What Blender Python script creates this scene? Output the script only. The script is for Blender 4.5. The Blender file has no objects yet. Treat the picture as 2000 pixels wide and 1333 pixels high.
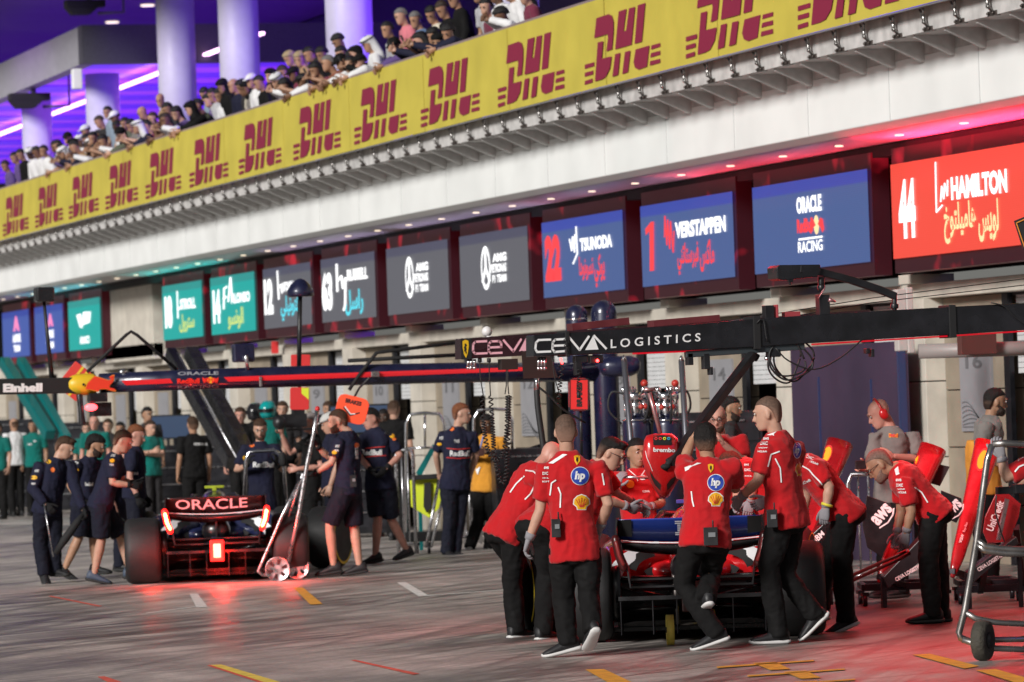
import bpy, bmesh, math, random
from mathutils import Vector as V, Matrix, noise as mnoise
from mathutils.bvhtree import BVHTree
from mathutils import geometry as mgeo
random.seed(7)
S = bpy.context.scene
COL = S.collection
R = math.radians
# ---------------------------------------------------------------- camera frame (the photograph's lens)
F = 8800.0; CX, CY = 1000.0, 666.5; RO = R(2.0); TH = R(16.5); PIT = R(0.8); HC = 1.82
FW = V((math.sin(TH)*math.cos(PIT), math.cos(TH)*math.cos(PIT), math.sin(PIT)))
R0 = V((math.cos(TH), -math.sin(TH), 0)); U0 = R0.cross(FW)
C0 = V((0, 0, HC))
CAMX = (R0*math.cos(RO) - U0*math.sin(RO)); CAMY = (R0*math.sin(RO) + U0*math.cos(RO))
def ray(x, y):
    dx, dy = x-CX, y-CY
    u = dx*math.cos(RO)-dy*math.sin(RO); v = dx*math.sin(RO)+dy*math.cos(RO)
    return FW+R0*(u/F)-U0*(v/F)
def at(x, y, d): return C0+ray(x, y)*d
def gp(x, y, z=0.0):
    r = ray(x, y); return C0+r*((z-HC)/r.z)
def wp(x, y, X):
    r = ray(x, y); return C0+r*(X/r.x)
def yp(x, y, Y):
    r = ray(x, y); return C0+r*(Y/r.y)
def depth(p): return (p-C0).dot(FW)
# ---------------------------------------------------------------- materials
MATS = {}
def mat(name, col, rough=0.6, metal=0.0, var=0.0, vscale=8.0, bump=0.0, bscale=60.0, emit=0.0, ecol=None, spec=0.5, coat=0.0, stretch=None):
    if name in MATS: return MATS[name]
    m = bpy.data.materials.new(name); m.use_nodes = True
    nt = m.node_tree; b = nt.nodes['Principled BSDF']
    c = (col[0], col[1], col[2], 1)
    b.inputs['Base Color'].default_value = c
    b.inputs['Roughness'].default_value = rough; b.inputs['Metallic'].default_value = metal
    b.inputs['Specular IOR Level'].default_value = spec
    if coat: b.inputs['Coat Weight'].default_value = coat
    tc = nt.nodes.new('ShaderNodeTexCoord'); vec = tc.outputs['Object']
    if stretch:
        mp = nt.nodes.new('ShaderNodeMapping'); mp.inputs['Scale'].default_value = stretch
        nt.links.new(vec, mp.inputs['Vector']); vec = mp.outputs['Vector']
    if var > 0:
        n = nt.nodes.new('ShaderNodeTexNoise'); n.inputs['Scale'].default_value = vscale; n.inputs['Detail'].default_value = 5
        nt.links.new(vec, n.inputs['Vector'])
        r = nt.nodes.new('ShaderNodeMapRange'); r.inputs['From Min'].default_value = .3; r.inputs['From Max'].default_value = .7
        r.inputs['To Min'].default_value = 1-var; r.inputs['To Max'].default_value = 1+var
        nt.links.new(n.outputs['Fac'], r.inputs['Value'])
        mx = nt.nodes.new('ShaderNodeVectorMath'); mx.operation = 'SCALE'; mx.inputs[0].default_value = col[:3]
        nt.links.new(r.outputs['Result'], mx.inputs['Scale']); nt.links.new(mx.outputs['Vector'], b.inputs['Base Color'])
        r2 = nt.nodes.new('ShaderNodeMapRange'); r2.inputs['From Min'].default_value = .3; r2.inputs['From Max'].default_value = .7
        r2.inputs['To Min'].default_value = max(.05, rough-.12); r2.inputs['To Max'].default_value = min(1, rough+.12)
        nt.links.new(n.outputs['Fac'], r2.inputs['Value']); nt.links.new(r2.outputs['Result'], b.inputs['Roughness'])
    if bump > 0:
        n2 = nt.nodes.new('ShaderNodeTexNoise'); n2.inputs['Scale'].default_value = bscale; n2.inputs['Detail'].default_value = 3
        nt.links.new(vec, n2.inputs['Vector'])
        bp = nt.nodes.new('ShaderNodeBump'); bp.inputs['Strength'].default_value = bump; bp.inputs['Distance'].default_value = .02
        nt.links.new(n2.outputs['Fac'], bp.inputs['Height']); nt.links.new(bp.outputs['Normal'], b.inputs['Normal'])
    if emit > 0:
        e = ecol or col
        b.inputs['Emission Color'].default_value = (e[0], e[1], e[2], 1); b.inputs['Emission Strength'].default_value = emit
    MATS[name] = m
    return m
def sheen(m, w=.4):
    m.node_tree.nodes['Principled BSDF'].inputs['Sheen Weight'].default_value = w; return m
# ---------------------------------------------------------------- mesh builder
def frame_of(d):
    d = d.normalized(); a = V((0, 0, 1)) if abs(d.z) < .95 else V((1, 0, 0))
    x = d.cross(a).normalized(); return x, x.cross(d).normalized(), d
class MB:
    def __init__(s): s.bm = bmesh.new(); s.mi = 0
    def face(s, pts, mi=None):
        vs = [s.bm.verts.new(p) for p in pts]
        try:
            f = s.bm.faces.new(vs); f.material_index = s.mi if mi is None else mi; return f
        except Exception: return None
    def box(s, c, sz, rot=None, mi=None):
        c = V(c); h = V(sz)/2; vs = []
        for dx in (-1, 1):
            for dy in (-1, 1):
                for dz in (-1, 1):
                    p = V((dx*h.x, dy*h.y, dz*h.z))
                    if rot is not None: p = rot @ p
                    vs.append(s.bm.verts.new(c+p))
        for q in ((0,1,3,2),(4,6,7,5),(0,4,5,1),(2,3,7,6),(0,2,6,4),(1,5,7,3)):
            f = s.bm.faces.new([vs[i] for i in q]); f.material_index = s.mi if mi is None else mi
        return s
    def bar(s, a, b, w, h, up=None, mi=None):
        a, b = V(a), V(b); d = (b-a); L = d.length; d.normalize()
        up = V(up) if up is not None else (V((0,0,1)) if abs(d.z) < .95 else V((1,0,0)))
        x = d.cross(up).normalized(); z = x.cross(d)
        return s.box((a+b)/2, (w, L, h), Matrix((x, d, z)).transposed(), mi)
    def rings(s, rs, closed=True, cap=True, mi=None):
        k = s.mi if mi is None else mi
        vr = [[s.bm.verts.new(p) for p in r] for r in rs]; n = len(vr[0])
        for a, b in zip(vr, vr[1:]):
            for i in range(n if closed else n-1):
                j = (i+1) % n
                f = s.bm.faces.new((a[i], a[j], b[j], b[i])); f.material_index = k; f.smooth = True
        if cap and closed:
            for r in (list(reversed(vr[0])), vr[-1]):
                try:
                    f = s.bm.faces.new(r); f.material_index = k
                except Exception: pass
        return s
    def tube(s, pts, rad, n=10, mi=None, round_=False):
        pts = [V(p) for p in pts]
        rad = list(rad) if hasattr(rad, '__len__') else [rad]*len(pts)
        if round_:
            d = (pts[1]-pts[0]).normalized(); r0 = rad[0]
            pp = [pts[0]-d*r0*.95, pts[0]-d*r0*.7]; pr = [r0*.3, r0*.72]
            d2 = (pts[-1]-pts[-2]).normalized(); r1 = rad[-1]
            qp = [pts[-1]+d2*r1*.7, pts[-1]+d2*r1*.95]; qr = [r1*.72, r1*.3]
            pts = pp+pts+qp; rad = pr+rad+qr
        rs = []; px_ = None
        for i, p in enumerate(pts):
            t = (pts[min(i+1, len(pts)-1)]-pts[max(i-1, 0)])
            if t.length < 1e-9: t = V((0,0,1))
            t.normalize()
            if px_ is None: x = frame_of(t)[0]; y = t.cross(x)
            else:
                x = (px_-t*px_.dot(t))
                x = x.normalized() if x.length > 1e-6 else frame_of(t)[0]
                y = t.cross(x)
            px_ = x
            rs.append([p+(x*math.cos(2*math.pi*k/n)+y*math.sin(2*math.pi*k/n))*rad[i] for k in range(n)])
        return s.rings(rs, mi=mi)
    def ell(s, c, rx, ry, rz, rot=None, n=12, m=8, mi=None):
        rs = []
        for i in range(m+1):
            a = math.pi*(.02+.96*i/m); r = []
            for k in range(n):
                b = 2*math.pi*k/n
                p = V((rx*math.sin(a)*math.cos(b), ry*math.sin(a)*math.sin(b), rz*math.cos(a)))
                r.append(V(c)+(rot @ p if rot is not None else p))
            rs.append(r)
        return s.rings(list(reversed(rs)), mi=mi)
    def cyl(s, a, b, r, n=20, r2=None, mi=None):
        return s.tube([a, b], [r, r if r2 is None else r2], n, mi)
    def lathe(s, c, axis, prof, n=28, mi=None):       # prof: (offset along axis, radius)
        x, y, z = frame_of(V(axis)); c = V(c)
        return s.rings([[c+z*o+(x*math.cos(2*math.pi*k/n)+y*math.sin(2*math.pi*k/n))*r for k in range(n)] for o, r in prof], mi=mi)
    def prism(s, poly, ext, mi=None):                 # planar polygon of 3D points pushed along ext
        poly = [V(p) for p in poly]; e = V(ext); k = s.mi if mi is None else mi
        a = [s.bm.verts.new(p) for p in poly]; b = [s.bm.verts.new(p+e) for p in poly]; n = len(poly)
        for f in (a[::-1], b):
            q = s.bm.faces.new(f); q.material_index = k
        for i in range(n):
            q = s.bm.faces.new((a[i], a[(i+1) % n], b[(i+1) % n], b[i])); q.material_index = k
        return s
    def wheel_torus(s, c, axis, R_, r, n=24, m=8, mi=None):
        x, y, z = frame_of(V(axis)); c = V(c); rs = []
        for i in range(n+1):
            a = 2*math.pi*i/n; d = x*math.cos(a)+y*math.sin(a)
            rs.append([c+d*(R_+r*math.cos(2*math.pi*k/m))+z*r*math.sin(2*math.pi*k/m) for k in range(m)])
        return s.rings(rs, cap=False, mi=mi)
    def obj(s, name, m, parent=None, base=None, smooth=False, bevel=0.0, remesh=0.0, fold=None, smooth_it=2):
        me = bpy.data.meshes.new(name)
        bmesh.ops.recalc_face_normals(s.bm, faces=s.bm.faces)
        s.bm.to_mesh(me); s.bm.free()
        ms = m if isinstance(m, (list, tuple)) else [m]
        for k in ms: me.materials.append(k)
        if remesh > 0: me = remeshed(me, remesh, smooth_it)
        if fold: fold(me)
        if smooth or remesh > 0:
            for p in me.polygons: p.use_smooth = True
        o = bpy.data.objects.new(name, me); COL.objects.link(o)
        if parent is not None: attach(o, parent)
        elif base is not None:
            me.transform(Matrix.Translation(-V(base))); o.location = base
        if bevel > 0:
            bv = o.modifiers.new('bevel', 'BEVEL'); bv.width = bevel; bv.segments = 2; bv.limit_method = 'ANGLE'; bv.angle_limit = R(40)
        return o
def wloc(o):
    l = V(o.location)
    while o.parent is not None: o = o.parent; l = l+V(o.location)
    return l
def attach(o, parent):
    o.parent = parent; o.location = -wloc(parent)
TMPS = []
def remeshed(me, vox, it):
    o = bpy.data.objects.new('tmp', me); COL.objects.link(o)
    md = o.modifiers.new('r', 'REMESH'); md.mode = 'VOXEL'; md.voxel_size = vox
    if it:
        sm = o.modifiers.new('s', 'SMOOTH'); sm.iterations = it; sm.factor = .5
    dg = bpy.context.evaluated_depsgraph_get()
    ev = o.evaluated_get(dg); r = bpy.data.meshes.new_from_object(ev)
    bpy.data.objects.remove(o); bpy.data.meshes.remove(me)
    return r
def empty(name, loc):
    o = bpy.data.objects.new(name, None); COL.objects.link(o); o.location = V(loc); o.empty_display_size = .2; return o
def tag(o, label=None, cat=None, group=None, kind=None):
    if label: o['label'] = label
    if cat: o['category'] = cat
    if group: o['group'] = group
    if kind: o['kind'] = kind
    return o
def thing(name, loc, label, cat, group=None): return tag(empty(name, loc), label, cat, group)
def copy_tree(o, parent=None):
    c = o.copy(); COL.objects.link(c); c.parent = parent
    for ch in [x for x in bpy.data.objects if x.parent == o]: copy_tree(ch, c)
    return c
def light(name, kind, loc, energy, col, size=1.0, size_y=None, aim=None, spot=None, blend=.6):
    l = bpy.data.lights.new(name, kind); l.energy = energy; l.color = col
    o = bpy.data.objects.new(name, l); COL.objects.link(o); o.location = V(loc)
    if kind == 'AREA':
        l.size = size
        if size_y: l.shape = 'RECTANGLE'; l.size_y = size_y
        if name == 'soffit_wash': l.spread = R(84)
    elif kind in ('POINT', 'SPOT'): l.shadow_soft_size = size
    if kind == 'SPOT': l.spot_size = R(spot or 60); l.spot_blend = blend
    if aim is not None: o.rotation_euler = (V(aim)-V(loc)).to_track_quat('-Z', 'Y').to_euler()
    return o
# ---------------------------------------------------------------- lettering
TXT = {}
def text2d(s, bold=0.0, slant=0.0, rounded=False):
    key = (s, bold, slant)
    if key in TXT: return TXT[key]
    c = bpy.data.curves.new('t', 'FONT'); c.body = s; c.resolution_u = 3; c.offset = bold; c.shear = slant
    o = bpy.data.objects.new('t', c); COL.objects.link(o)
    dg = bpy.context.evaluated_depsgraph_get()
    me = bpy.data.meshes.new_from_object(o.evaluated_get(dg))
    vs = [(v.co.x, v.co.y) for v in me.vertices]; fs = [tuple(p.vertices) for p in me.polygons]
    bpy.data.objects.remove(o); bpy.data.curves.remove(c); bpy.data.meshes.remove(me)
    if vs:
        x0 = min(v[0] for v in vs); x1 = max(v[0] for v in vs); y0 = min(v[1] for v in vs); y1 = max(v[1] for v in vs)
        w = max(x1-x0, 1e-6); h = max(y1-y0, 1e-6)
        vs = [((v[0]-x0)/w, (v[1]-y0)/h) for v in vs]
    TXT[key] = (vs, fs); return TXT[key]
def put_text(mb, s, fn, bold=0.0, slant=0.0, mi=0):        # fn maps (u, v) in the unit box to a 3D point
    vs, fs = text2d(s, bold, slant)
    bv = [mb.bm.verts.new(fn(u, v)) for u, v in vs]
    for f in fs:
        try:
            q = mb.bm.faces.new([bv[i] for i in f]); q.material_index = mi
        except Exception: pass
def strokes(mb, lines, fn, w, mi=0):                       # thick 2D polylines in the unit box, w = (half width u, half width v)
    for ln in lines:
        for (a, b) in zip(ln, ln[1:]):
            dx, dy = b[0]-a[0], b[1]-a[1]
            wx, wy = w
            n = (-dy/wy, dx/wx); L = math.hypot(*n) or 1; n = (n[0]/L*wx, n[1]/L*wy)
            t = (dx/wx, dy/wy); L = math.hypot(*t) or 1; t = (t[0]/L*wx*.6, t[1]/L*wy*.6)
            mb.face([fn(a[0]+n[0]-t[0], a[1]+n[1]-t[1]), fn(a[0]-n[0]-t[0], a[1]-n[1]-t[1]), fn(b[0]-n[0]+t[0], b[1]-n[1]+t[1]), fn(b[0]+n[0]+t[0], b[1]+n[1]+t[1])], mi)
# ================================================================ world, camera, floodlight
w = bpy.data.worlds.new('World'); S.world = w; w.use_nodes = True
nt = w.node_tree; bg = nt.nodes['Background']
sky = nt.nodes.new('ShaderNodeTexSky'); sky.sky_type = 'NISHITA'; sky.sun_disc = False
SUN_EL, SUN_AZ = R(24), R(-127)          # the pit floodlights: high up beyond the pit wall on the left
sky.sun_elevation = SUN_EL; sky.sun_rotation = SUN_AZ
hs = nt.nodes.new('ShaderNodeHueSaturation'); hs.inputs['Saturation'].default_value = .25
nt.links.new(sky.outputs['Color'], hs.inputs['Color']); nt.links.new(hs.outputs['Color'], bg.inputs['Color'])
bg.inputs['Strength'].default_value = .05*.6
sd = V((math.sin(SUN_AZ)*math.cos(SUN_EL), math.cos(SUN_AZ)*math.cos(SUN_EL), math.sin(SUN_EL)))
sl = bpy.data.lights.new('floodlight', 'SUN'); sl.energy = 3.9; sl.angle = R(14); sl.color = (1, .97, .93)
so = bpy.data.objects.new('floodlight', sl); COL.objects.link(so); so.location = (-20, 0, 40)
so.rotation_euler = (-sd).to_track_quat('-Z', 'Y').to_euler()
cd = bpy.data.cameras.new('camera'); cam = bpy.data.objects.new('camera', cd); COL.objects.link(cam)
cd.sensor_width = 36; cd.lens = F/2000*36; cd.clip_end = 500; cd.clip_start = .5
m4 = Matrix((CAMX, CAMY, -FW)).transposed().to_4x4(); m4.translation = C0; cam.matrix_world = m4
cd.dof.use_dof = True; cd.dof.focus_distance = 33.0; cd.dof.aperture_fstop = 4.6
S.camera = cam
S.view_settings.view_transform = 'Standard'; S.view_settings.look = 'None'; S.view_settings.exposure = 0; S.view_settings.gamma = 1
S.cycles.max_bounces = 6; S.cycles.caustics_reflective = False; S.cycles.caustics_refractive = False
S.cycles.sample_clamp_indirect = 4.0
# ================================================================ ground
def ground_mat():
    m = bpy.data.materials.new('worn_concrete'); m.use_nodes = True; nt = m.node_tree; b = nt.nodes['Principled BSDF']
    tc = nt.nodes.new('ShaderNodeTexCoord')
    def noise_(scale, st, det=6, rough=.6, rot=0.0, off=0.0):
        pre = nt.nodes.new('ShaderNodeMapping'); pre.inputs['Rotation'].default_value = (0, 0, rot)
        nt.links.new(tc.outputs['Object'], pre.inputs['Vector']); rot = 0.0
        mp = nt.nodes.new('ShaderNodeMapping'); mp.inputs['Scale'].default_value = st; mp.inputs['Rotation'].default_value = (0, 0, rot); mp.inputs['Location'].default_value = (off, off*2, 0)
        nt.links.new(pre.outputs['Vector'], mp.inputs['Vector'])
        n = nt.nodes.new('ShaderNodeTexNoise'); n.inputs['Scale'].default_value = scale; n.inputs['Detail'].default_value = det; n.inputs['Roughness'].default_value = rough
        nt.links.new(mp.outputs['Vector'], n.inputs['Vector']); return n.outputs['Fac']
    def rng(s, a, b_, c, d):
        r = nt.nodes.new('ShaderNodeMapRange'); r.inputs[1].default_value = a; r.inputs[2].default_value = b_; r.inputs[3].default_value = c; r.inputs[4].default_value = d
        nt.links.new(s, r.inputs[0]); return r.outputs[0]
    def mul(a, b_, op='MULTIPLY'):
        n = nt.nodes.new('ShaderNodeMath'); n.operation = op
        for i, q in enumerate((a, b_)):
            if isinstance(q, float): n.inputs[i].default_value = q
            else: nt.links.new(q, n.inputs[i])
        return n.outputs[0]
    base = rng(noise_(.8, (1, .5, 1), 8, .72), .3, .7, .42, 1.28)
    fine = rng(noise_(26, (1, 1, 1), 8, .75), .3, .7, .72, 1.22)
    st1 = rng(noise_(2.2, (1, .05, 1), 5, .65, R(50)), .48, .62, 1.0, .20)       # rubber laid by tyres swinging into the boxes
    st2 = rng(noise_(3.5, (1, .03, 1), 4, .6, R(30), 3.1), .50, .64, 1.0, .28)
    st3 = rng(noise_(5, (1, .05, 1), 4, .6, R(68), 7.7), .54, .66, 1.0, .3)
    zone = rng(noise_(.25, (1, .5, 1), 3, .5, 0, 9.0), .35, .6, .0, 1.0)
    st4 = rng(noise_(9, (1, .02, 1), 4, .6, R(56), 12.7), .56, .63, 1.0, .25); st5 = rng(noise_(7, (1, .02, 1), 3, .6, R(40), 21.0), .58, .64, 1.0, .3)
    st = mul(mul(mul(st1, st2), mul(st4, st5)), st3)
    stz = mul(1.0, mul(mul(1.0, st, 'SUBTRACT'), rng(zone, 0, 1, .35, 1.0)), 'SUBTRACT')
    sx = nt.nodes.new('ShaderNodeSeparateXYZ'); nt.links.new(tc.outputs['Object'], sx.inputs[0])
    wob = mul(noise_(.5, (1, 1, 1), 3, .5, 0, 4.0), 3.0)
    box_shade = mul(rng(mul(sx.outputs['X'], wob, 'ADD'), 11.8, 14.2, 0., 1.), rng(mul(sx.outputs['Y'], wob, 'ADD'), 44., 36., 0., 1.))     # shade from the floodlights, darkened into the concrete around the red box
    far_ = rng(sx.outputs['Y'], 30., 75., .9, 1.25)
    val = mul(mul(mul(mul(base, fine), stz), far_), rng(box_shade, 0., 1., 1., .30))
    sc = nt.nodes.new('ShaderNodeVectorMath'); sc.operation = 'SCALE'; sc.inputs[0].default_value = (.54, .49, .45)
    nt.links.new(val, sc.inputs['Scale']); nt.links.new(sc.outputs['Vector'], b.inputs['Base Color'])
    nt.links.new(rng(val, .2, 1.1, .38, .62), b.inputs['Roughness'])
    bp = nt.nodes.new('ShaderNodeBump'); bp.inputs['Strength'].default_value = .25; bp.inputs['Distance'].default_value = .01
    nt.links.new(noise_(60, (1, 1, 1), 4, .6), bp.inputs['Height']); nt.links.new(bp.outputs['Normal'], b.inputs['Normal'])
    return m
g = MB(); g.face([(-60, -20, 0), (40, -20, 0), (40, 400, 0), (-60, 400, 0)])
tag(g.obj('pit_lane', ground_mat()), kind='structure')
white_paint = mat('white_paint', (.72, .71, .68), .7, var=.25, vscale=12)
orange_paint = mat('orange_paint', (.78, .36, .04), .7, var=.25, vscale=12)
red_paint = mat('red_line_paint', (.7, .12, .08), .7, var=.25, vscale=12)
yellow_paint = mat('yellow_line_paint', (.8, .62, .1), .7, var=.2, vscale=12)
marks = [MB() for _ in range(4)]
def mark(mi, pts): marks[mi].face([gp(x, y, .004+.003*(mi % 2)) for x, y in pts])
mark(0, [(370,1160),(386,1160),(406,1186),(384,1187)]); mark(0, [(775,1138),(792,1137),(838,1164),(818,1165)])
mark(0, [(285,1197),(384,1184),(385,1185.2),(286,1198.5)]); mark(0, [(818,1164),(1000,1151),(1000,1152),(820,1165.2)])
mark(1, [(573,1148),(592,1148),(630,1180),(606,1181)])
mark(1, [(1143,1308),(1180,1307),(1260,1345),(1212,1347)])
mark(1, [(1782,1279),(1816,1277),(1912,1301),(1884,1306)]); mark(1, [(1905,1309),(1945,1307),(2060,1340),(2010,1342)])
for (x, y) in ((1500, 1296), (1560, 1313), (1580, 1333)):
    mark(1, [(x-30, y-1), (x+14, y-3), (x+44, y+11), (x+4, y+13)])
    mark(1, [(x-100, y+6), (x+90, y-7), (x+90, y-4.5), (x-100, y+9)])
mark(2, [(95,1165),(100,1164),(200,1184),(192,1185)]); mark(2, [(685,1290),(694,1289),(820,1316),(806,1318)]); mark(2, [(190,1322),(204,1321),(240,1333),(215,1335)])
mark(2, [(404,1300),(411,1299),(560,1345),(548,1347)]); mark(3, [(411,1299),(432,1298),(590,1345),(560,1347)])
for k, (nm, m) in enumerate((('road_markings', white_paint), ('road_markings', orange_paint), ('road_markings', red_paint), ('road_markings', yellow_paint))):
    tag(marks[k].obj(nm, m), kind='structure')
# ================================================================ pit building
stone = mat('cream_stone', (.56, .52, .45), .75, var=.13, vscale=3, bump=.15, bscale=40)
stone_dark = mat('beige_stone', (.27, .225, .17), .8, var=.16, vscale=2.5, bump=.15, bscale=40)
white_clad = mat('white_cladding', (.84, .86, .85), .5, var=.03, vscale=1.5)
soffit_m = mat('soffit_panel', (.5, .47, .48), .4, var=.08, vscale=1)
dark_metal = mat('dark_metal', (.02, .02, .025), .4, .6, var=.3)
black = mat('black_plastic', (.012, .012, .014), .45, var=.3)
matte_black = mat('matte_black', (.01, .01, .011), .8)
steel = mat('brushed_steel', (.55, .55, .56), .28, 1.0, var=.1, vscale=30)
concrete = mat('concrete_fin', (.52, .51, .50), .8, var=.2, vscale=6)
shutter_m = mat('pale_shutter', (.62, .63, .64), .6, var=.06)
grey_sign = mat('grey_sign_panel', (.27, .27, .29), .6, var=.05)
garage_dark = mat('garage_interior', (.035, .033, .035), .8, var=.3)
ceil_m = mat('terrace_ceiling', (.16, .15, .17), .7, var=.15, vscale=.6)
col_m = mat('white_column', (.52, .49, .66), .5, var=.03)
XS, XW = 17.3, 17.75                      # screen front, wall plane
Y0, Y1 = 28.0, 150.0
bld = thing('pit_building', (17, 60, 0), 'long cream and white pit building with open terrace above the team garages', 'building')
b = MB(); b.prism([(16.5, Y0, 4.52), (16.5, Y0, 5.10), (17.6, Y0, 5.10), (17.6, Y0, 4.43), (16.6, Y0, 4.46)], (0, Y1-Y0, 0))
b.obj('fascia', white_clad, bld, bevel=.01)
b = MB()
for y in [Y0+2.35*i for i in range(51)]: b.box((16.497, y, 4.81), (.006, .012, .56))
b.obj('fascia_joint', mat('panel_gap', (.52, .53, .53), .8), bld)
b = MB(); b.face([(16.62, Y0, 4.455), (16.62, Y1, 4.455), (17.62, Y1, 4.425), (17.62, Y0, 4.425)])
b.obj('soffit', soffit_m, bld)
b = MB(); b.box((17.5, (Y0+Y1)/2, 4.36), (.3, Y1-Y0, .12)); b.obj('soffit_trim', matte_black, bld)
lamp_warm = mat('downlight_glow', (1, .9, .75), .5, emit=1.5, ecol=(1, .82, .6))
for i in range(38):
    y = 30.9+1.75*i
    b = MB(); b.cyl((17.0, y, 4.443), (17.0, y, 4.432), .045, 14); b.obj('downlight', lamp_warm, bld)
# wall of each bay
b = MB(); b.box((XW+.15, (Y0+Y1)/2, 2.86), (.42, Y1-Y0, .16)); b.obj('lintel_beam', stone, bld, bevel=.01)
b = MB(); b.box((XW+.12, (Y0+Y1)/2, 3.72), (.2, Y1-Y0, 1.35)); b.obj('upper_wall', mat('dark_screen_bay', (.003, .003, .003), .9, spec=.1), bld)
pilY = [44.55+4.02*k for k in range(-4, 20)]
sign_txt = {0: '16', 1: '15', 2: '14', 3: '13', 4: '12', 5: '11', 6: '10', 7: '9'}
for i, y in enumerate(pilY):
    k = i-4
    b = MB()
    for z0, z1 in ((0, 1.1), (1.108, 1.9), (1.908, 2.78)):
        b.box((XW+.05, y, (z0+z1)/2), (.34, .62, z1-z0-.004))
    b.box((XW+.05, y, 2.99), (.5, .34, .10))
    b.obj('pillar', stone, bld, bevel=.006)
    b = MB()
    for z0, z1 in ((0, .6), (.608, 1.2), (1.208, 1.8), (1.808, 2.775)):
        b.box((XW+.2, y-1.13, (z0+z1)/2), (.2, 1.62, z1-z0-.004))
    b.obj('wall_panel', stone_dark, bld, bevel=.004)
    b = MB(); b.box((XW+.09, y-1.2, 1.82), (.03, .85, .9)); sg = b.obj('number_sign', grey_sign, bld)
    b = MB(); fx = XW+.07
    if k in sign_txt:
        put_text(b, sign_txt[k], lambda u, v, y=y: V((fx, y-.95-u*.45, 2.02+v*.15)), .02)
    for q in range(7):
        pts = [(t/12, .04+.34*q/7*(.35+.65*math.sin(math.pi*(t/12)*1.1+.2*q))) for t in range(13)]
        strokes(b, [pts], lambda u, v, y=y: V((fx, y-.82-u*.76, 1.38+v*.9)), (.006, .006))
    b.obj('sign_lettering', mat('sign_grey_ink', (.14, .14, .15), .7), sg)
    b = MB(); b.box((XW+.12, y-2.0, 1.39), (.05, .15, 2.77)); b.obj('door_jamb', dark_metal, bld)
    b = MB()
    for z in range(15): b.box((XW+.2, y-2.78, 1.98+z*.055), (.04, 1.36, .05))
    b.obj('roller_shutter', shutter_m, bld)
b = MB(); b.box((22.5, (Y0+Y1)/2, 1.4), (.1, Y1-Y0, 2.8)); b.box((20.2, (Y0+Y1)/2, 2.775), (4.6, Y1-Y0, .05))
for y in pilY[::2]: b.box((20.2, y-.1, 1.37), (4.4, .1, 2.74))
b.obj('garage_interior', garage_dark, bld)
b = MB(); b.box((17.65, 85.0, 3.7), (.3, 4.6, 1.5)); b.box((17.6, 85.0, 3.05), (.2, 4.6, .3)); b.obj('stone_panel', stone, bld, bevel=.01)
# balcony slab, fins, glass clamps
XB = 16.0
b = MB(); b.box((19.55, (Y0+Y1)/2, 5.35), (7.0, Y1-Y0, .24)); b.box((17.3, (Y0+Y1)/2, 5.17), (1.6, Y1-Y0, .14)); b.obj('terrace_slab', concrete, bld)
fin_me = None; cl_me = None; pl_me = None
for i in range(84):
    y = 30.09+.79*i
    if fin_me is None:
        b = MB(); b.prism([(XB+.09, y-.02, 5.46), (XB+.545, y-.02, 5.46), (XB+.545, y-.02, 5.035), (XB+.45, y-.02, 5.035), (XB+.40, y-.02, 5.06), (XB+.09, y-.02, 5.20)], (0, .04, 0))
        o = b.obj('concrete_fin', concrete, bld); fin_me = o.data; fin_y = y
        b = MB(); b.box((XB+.06, y+.30, 5.245), (.05, .20, .045)); b.cyl((XB+.03, y+.24, 5.245), (XB+.01, y+.24, 5.245), .012, 8); b.cyl((XB+.03, y+.36, 5.245), (XB+.01, y+.36, 5.245), .012, 8)
        o2 = b.obj('clamp_plate', mat('weathered_bracket', (.12, .10, .09), .45, .7, var=.3), bld); pl_me = o2.data
        b = MB(); b.tube([(XB+.05, y+.3, 5.26), (XB+.0, y+.3, 5.31), (XB-.01, y+.3, 5.40)], .018, 8)
        for q in (-.05, .05): b.tube([(XB-.01, y+.3, 5.36), (XB-.02, y+.3+q, 5.435)], .012, 6)
        b.ell((XB+.0, y+.3, 5.31), .022, .03, .022, n=8, m=5)
        o3 = b.obj('glass_clamp', mat('clamp_steel', (.30, .29, .28), .35, .9, var=.2, vscale=30), bld); cl_me = o3.data
    else:
        for nm, me in (('concrete_fin', fin_me), ('clamp_plate', pl_me), ('glass_clamp', cl_me)):
            o = bpy.data.objects.new(nm, me); COL.objects.link(o); attach(o, bld); o.location.y += y-fin_y
# terrace: columns, ceiling, bulkhead
for (x, r, z1) in ((348, .38, 11.4), (471, .38, 11.4), (687, .40, 11.4), (201, .37, 9.2), (71, .35, 9.2), (1010, .38, 11.4)):
    p = wp(x, 200, 19.2)
    b = MB(); b.lathe((p.x, p.y, 5.4), (0, 0, 1), [(0, r), (z1-5.4, r)], 40); b.obj('column', col_m, bld, smooth=True)
b = MB(); b.box((22.0, 95, 11.5), (13.4, 160, .2)); b.obj('terrace_ceiling', ceil_m, bld)
bp_ = wp(160, 90, 18.2)
b = MB()
b.box((24.0, bp_.y+.2, 9.60), (11.6, .4, .80)); b.obj('bulkhead', mat('perforated_panel', (.06, .06, .075), .6, var=.4, vscale=40), bld)
b = MB(); b.prism([(18.2, bp_.y+.41, 9.99), (18.2, bp_.y+.41, 9.2), (18.2, bp_.y+40, 9.2), (18.2, bp_.y+40, 9.99)], (.3, 0, 0)); b.obj('edge_beam', mat('grey_beam', (.33, .33, .36), .6, var=.1), bld)
violet = mat('violet_lit_slat', (.3, .1, .8), .5, emit=.62, ecol=(.10, .015, .95))  # purple light on both sets of slats built in as their own glow
magenta = mat('magenta_lit_slat', (.5, .1, .8), .5, emit=.62, ecol=(.30, .05, .95))
b = MB()
for i in range(16): b.box((25, bp_.y+1.6+3.3*i, 9.55+.02*(i % 3)), (13.4, 1.75, .06))
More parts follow.
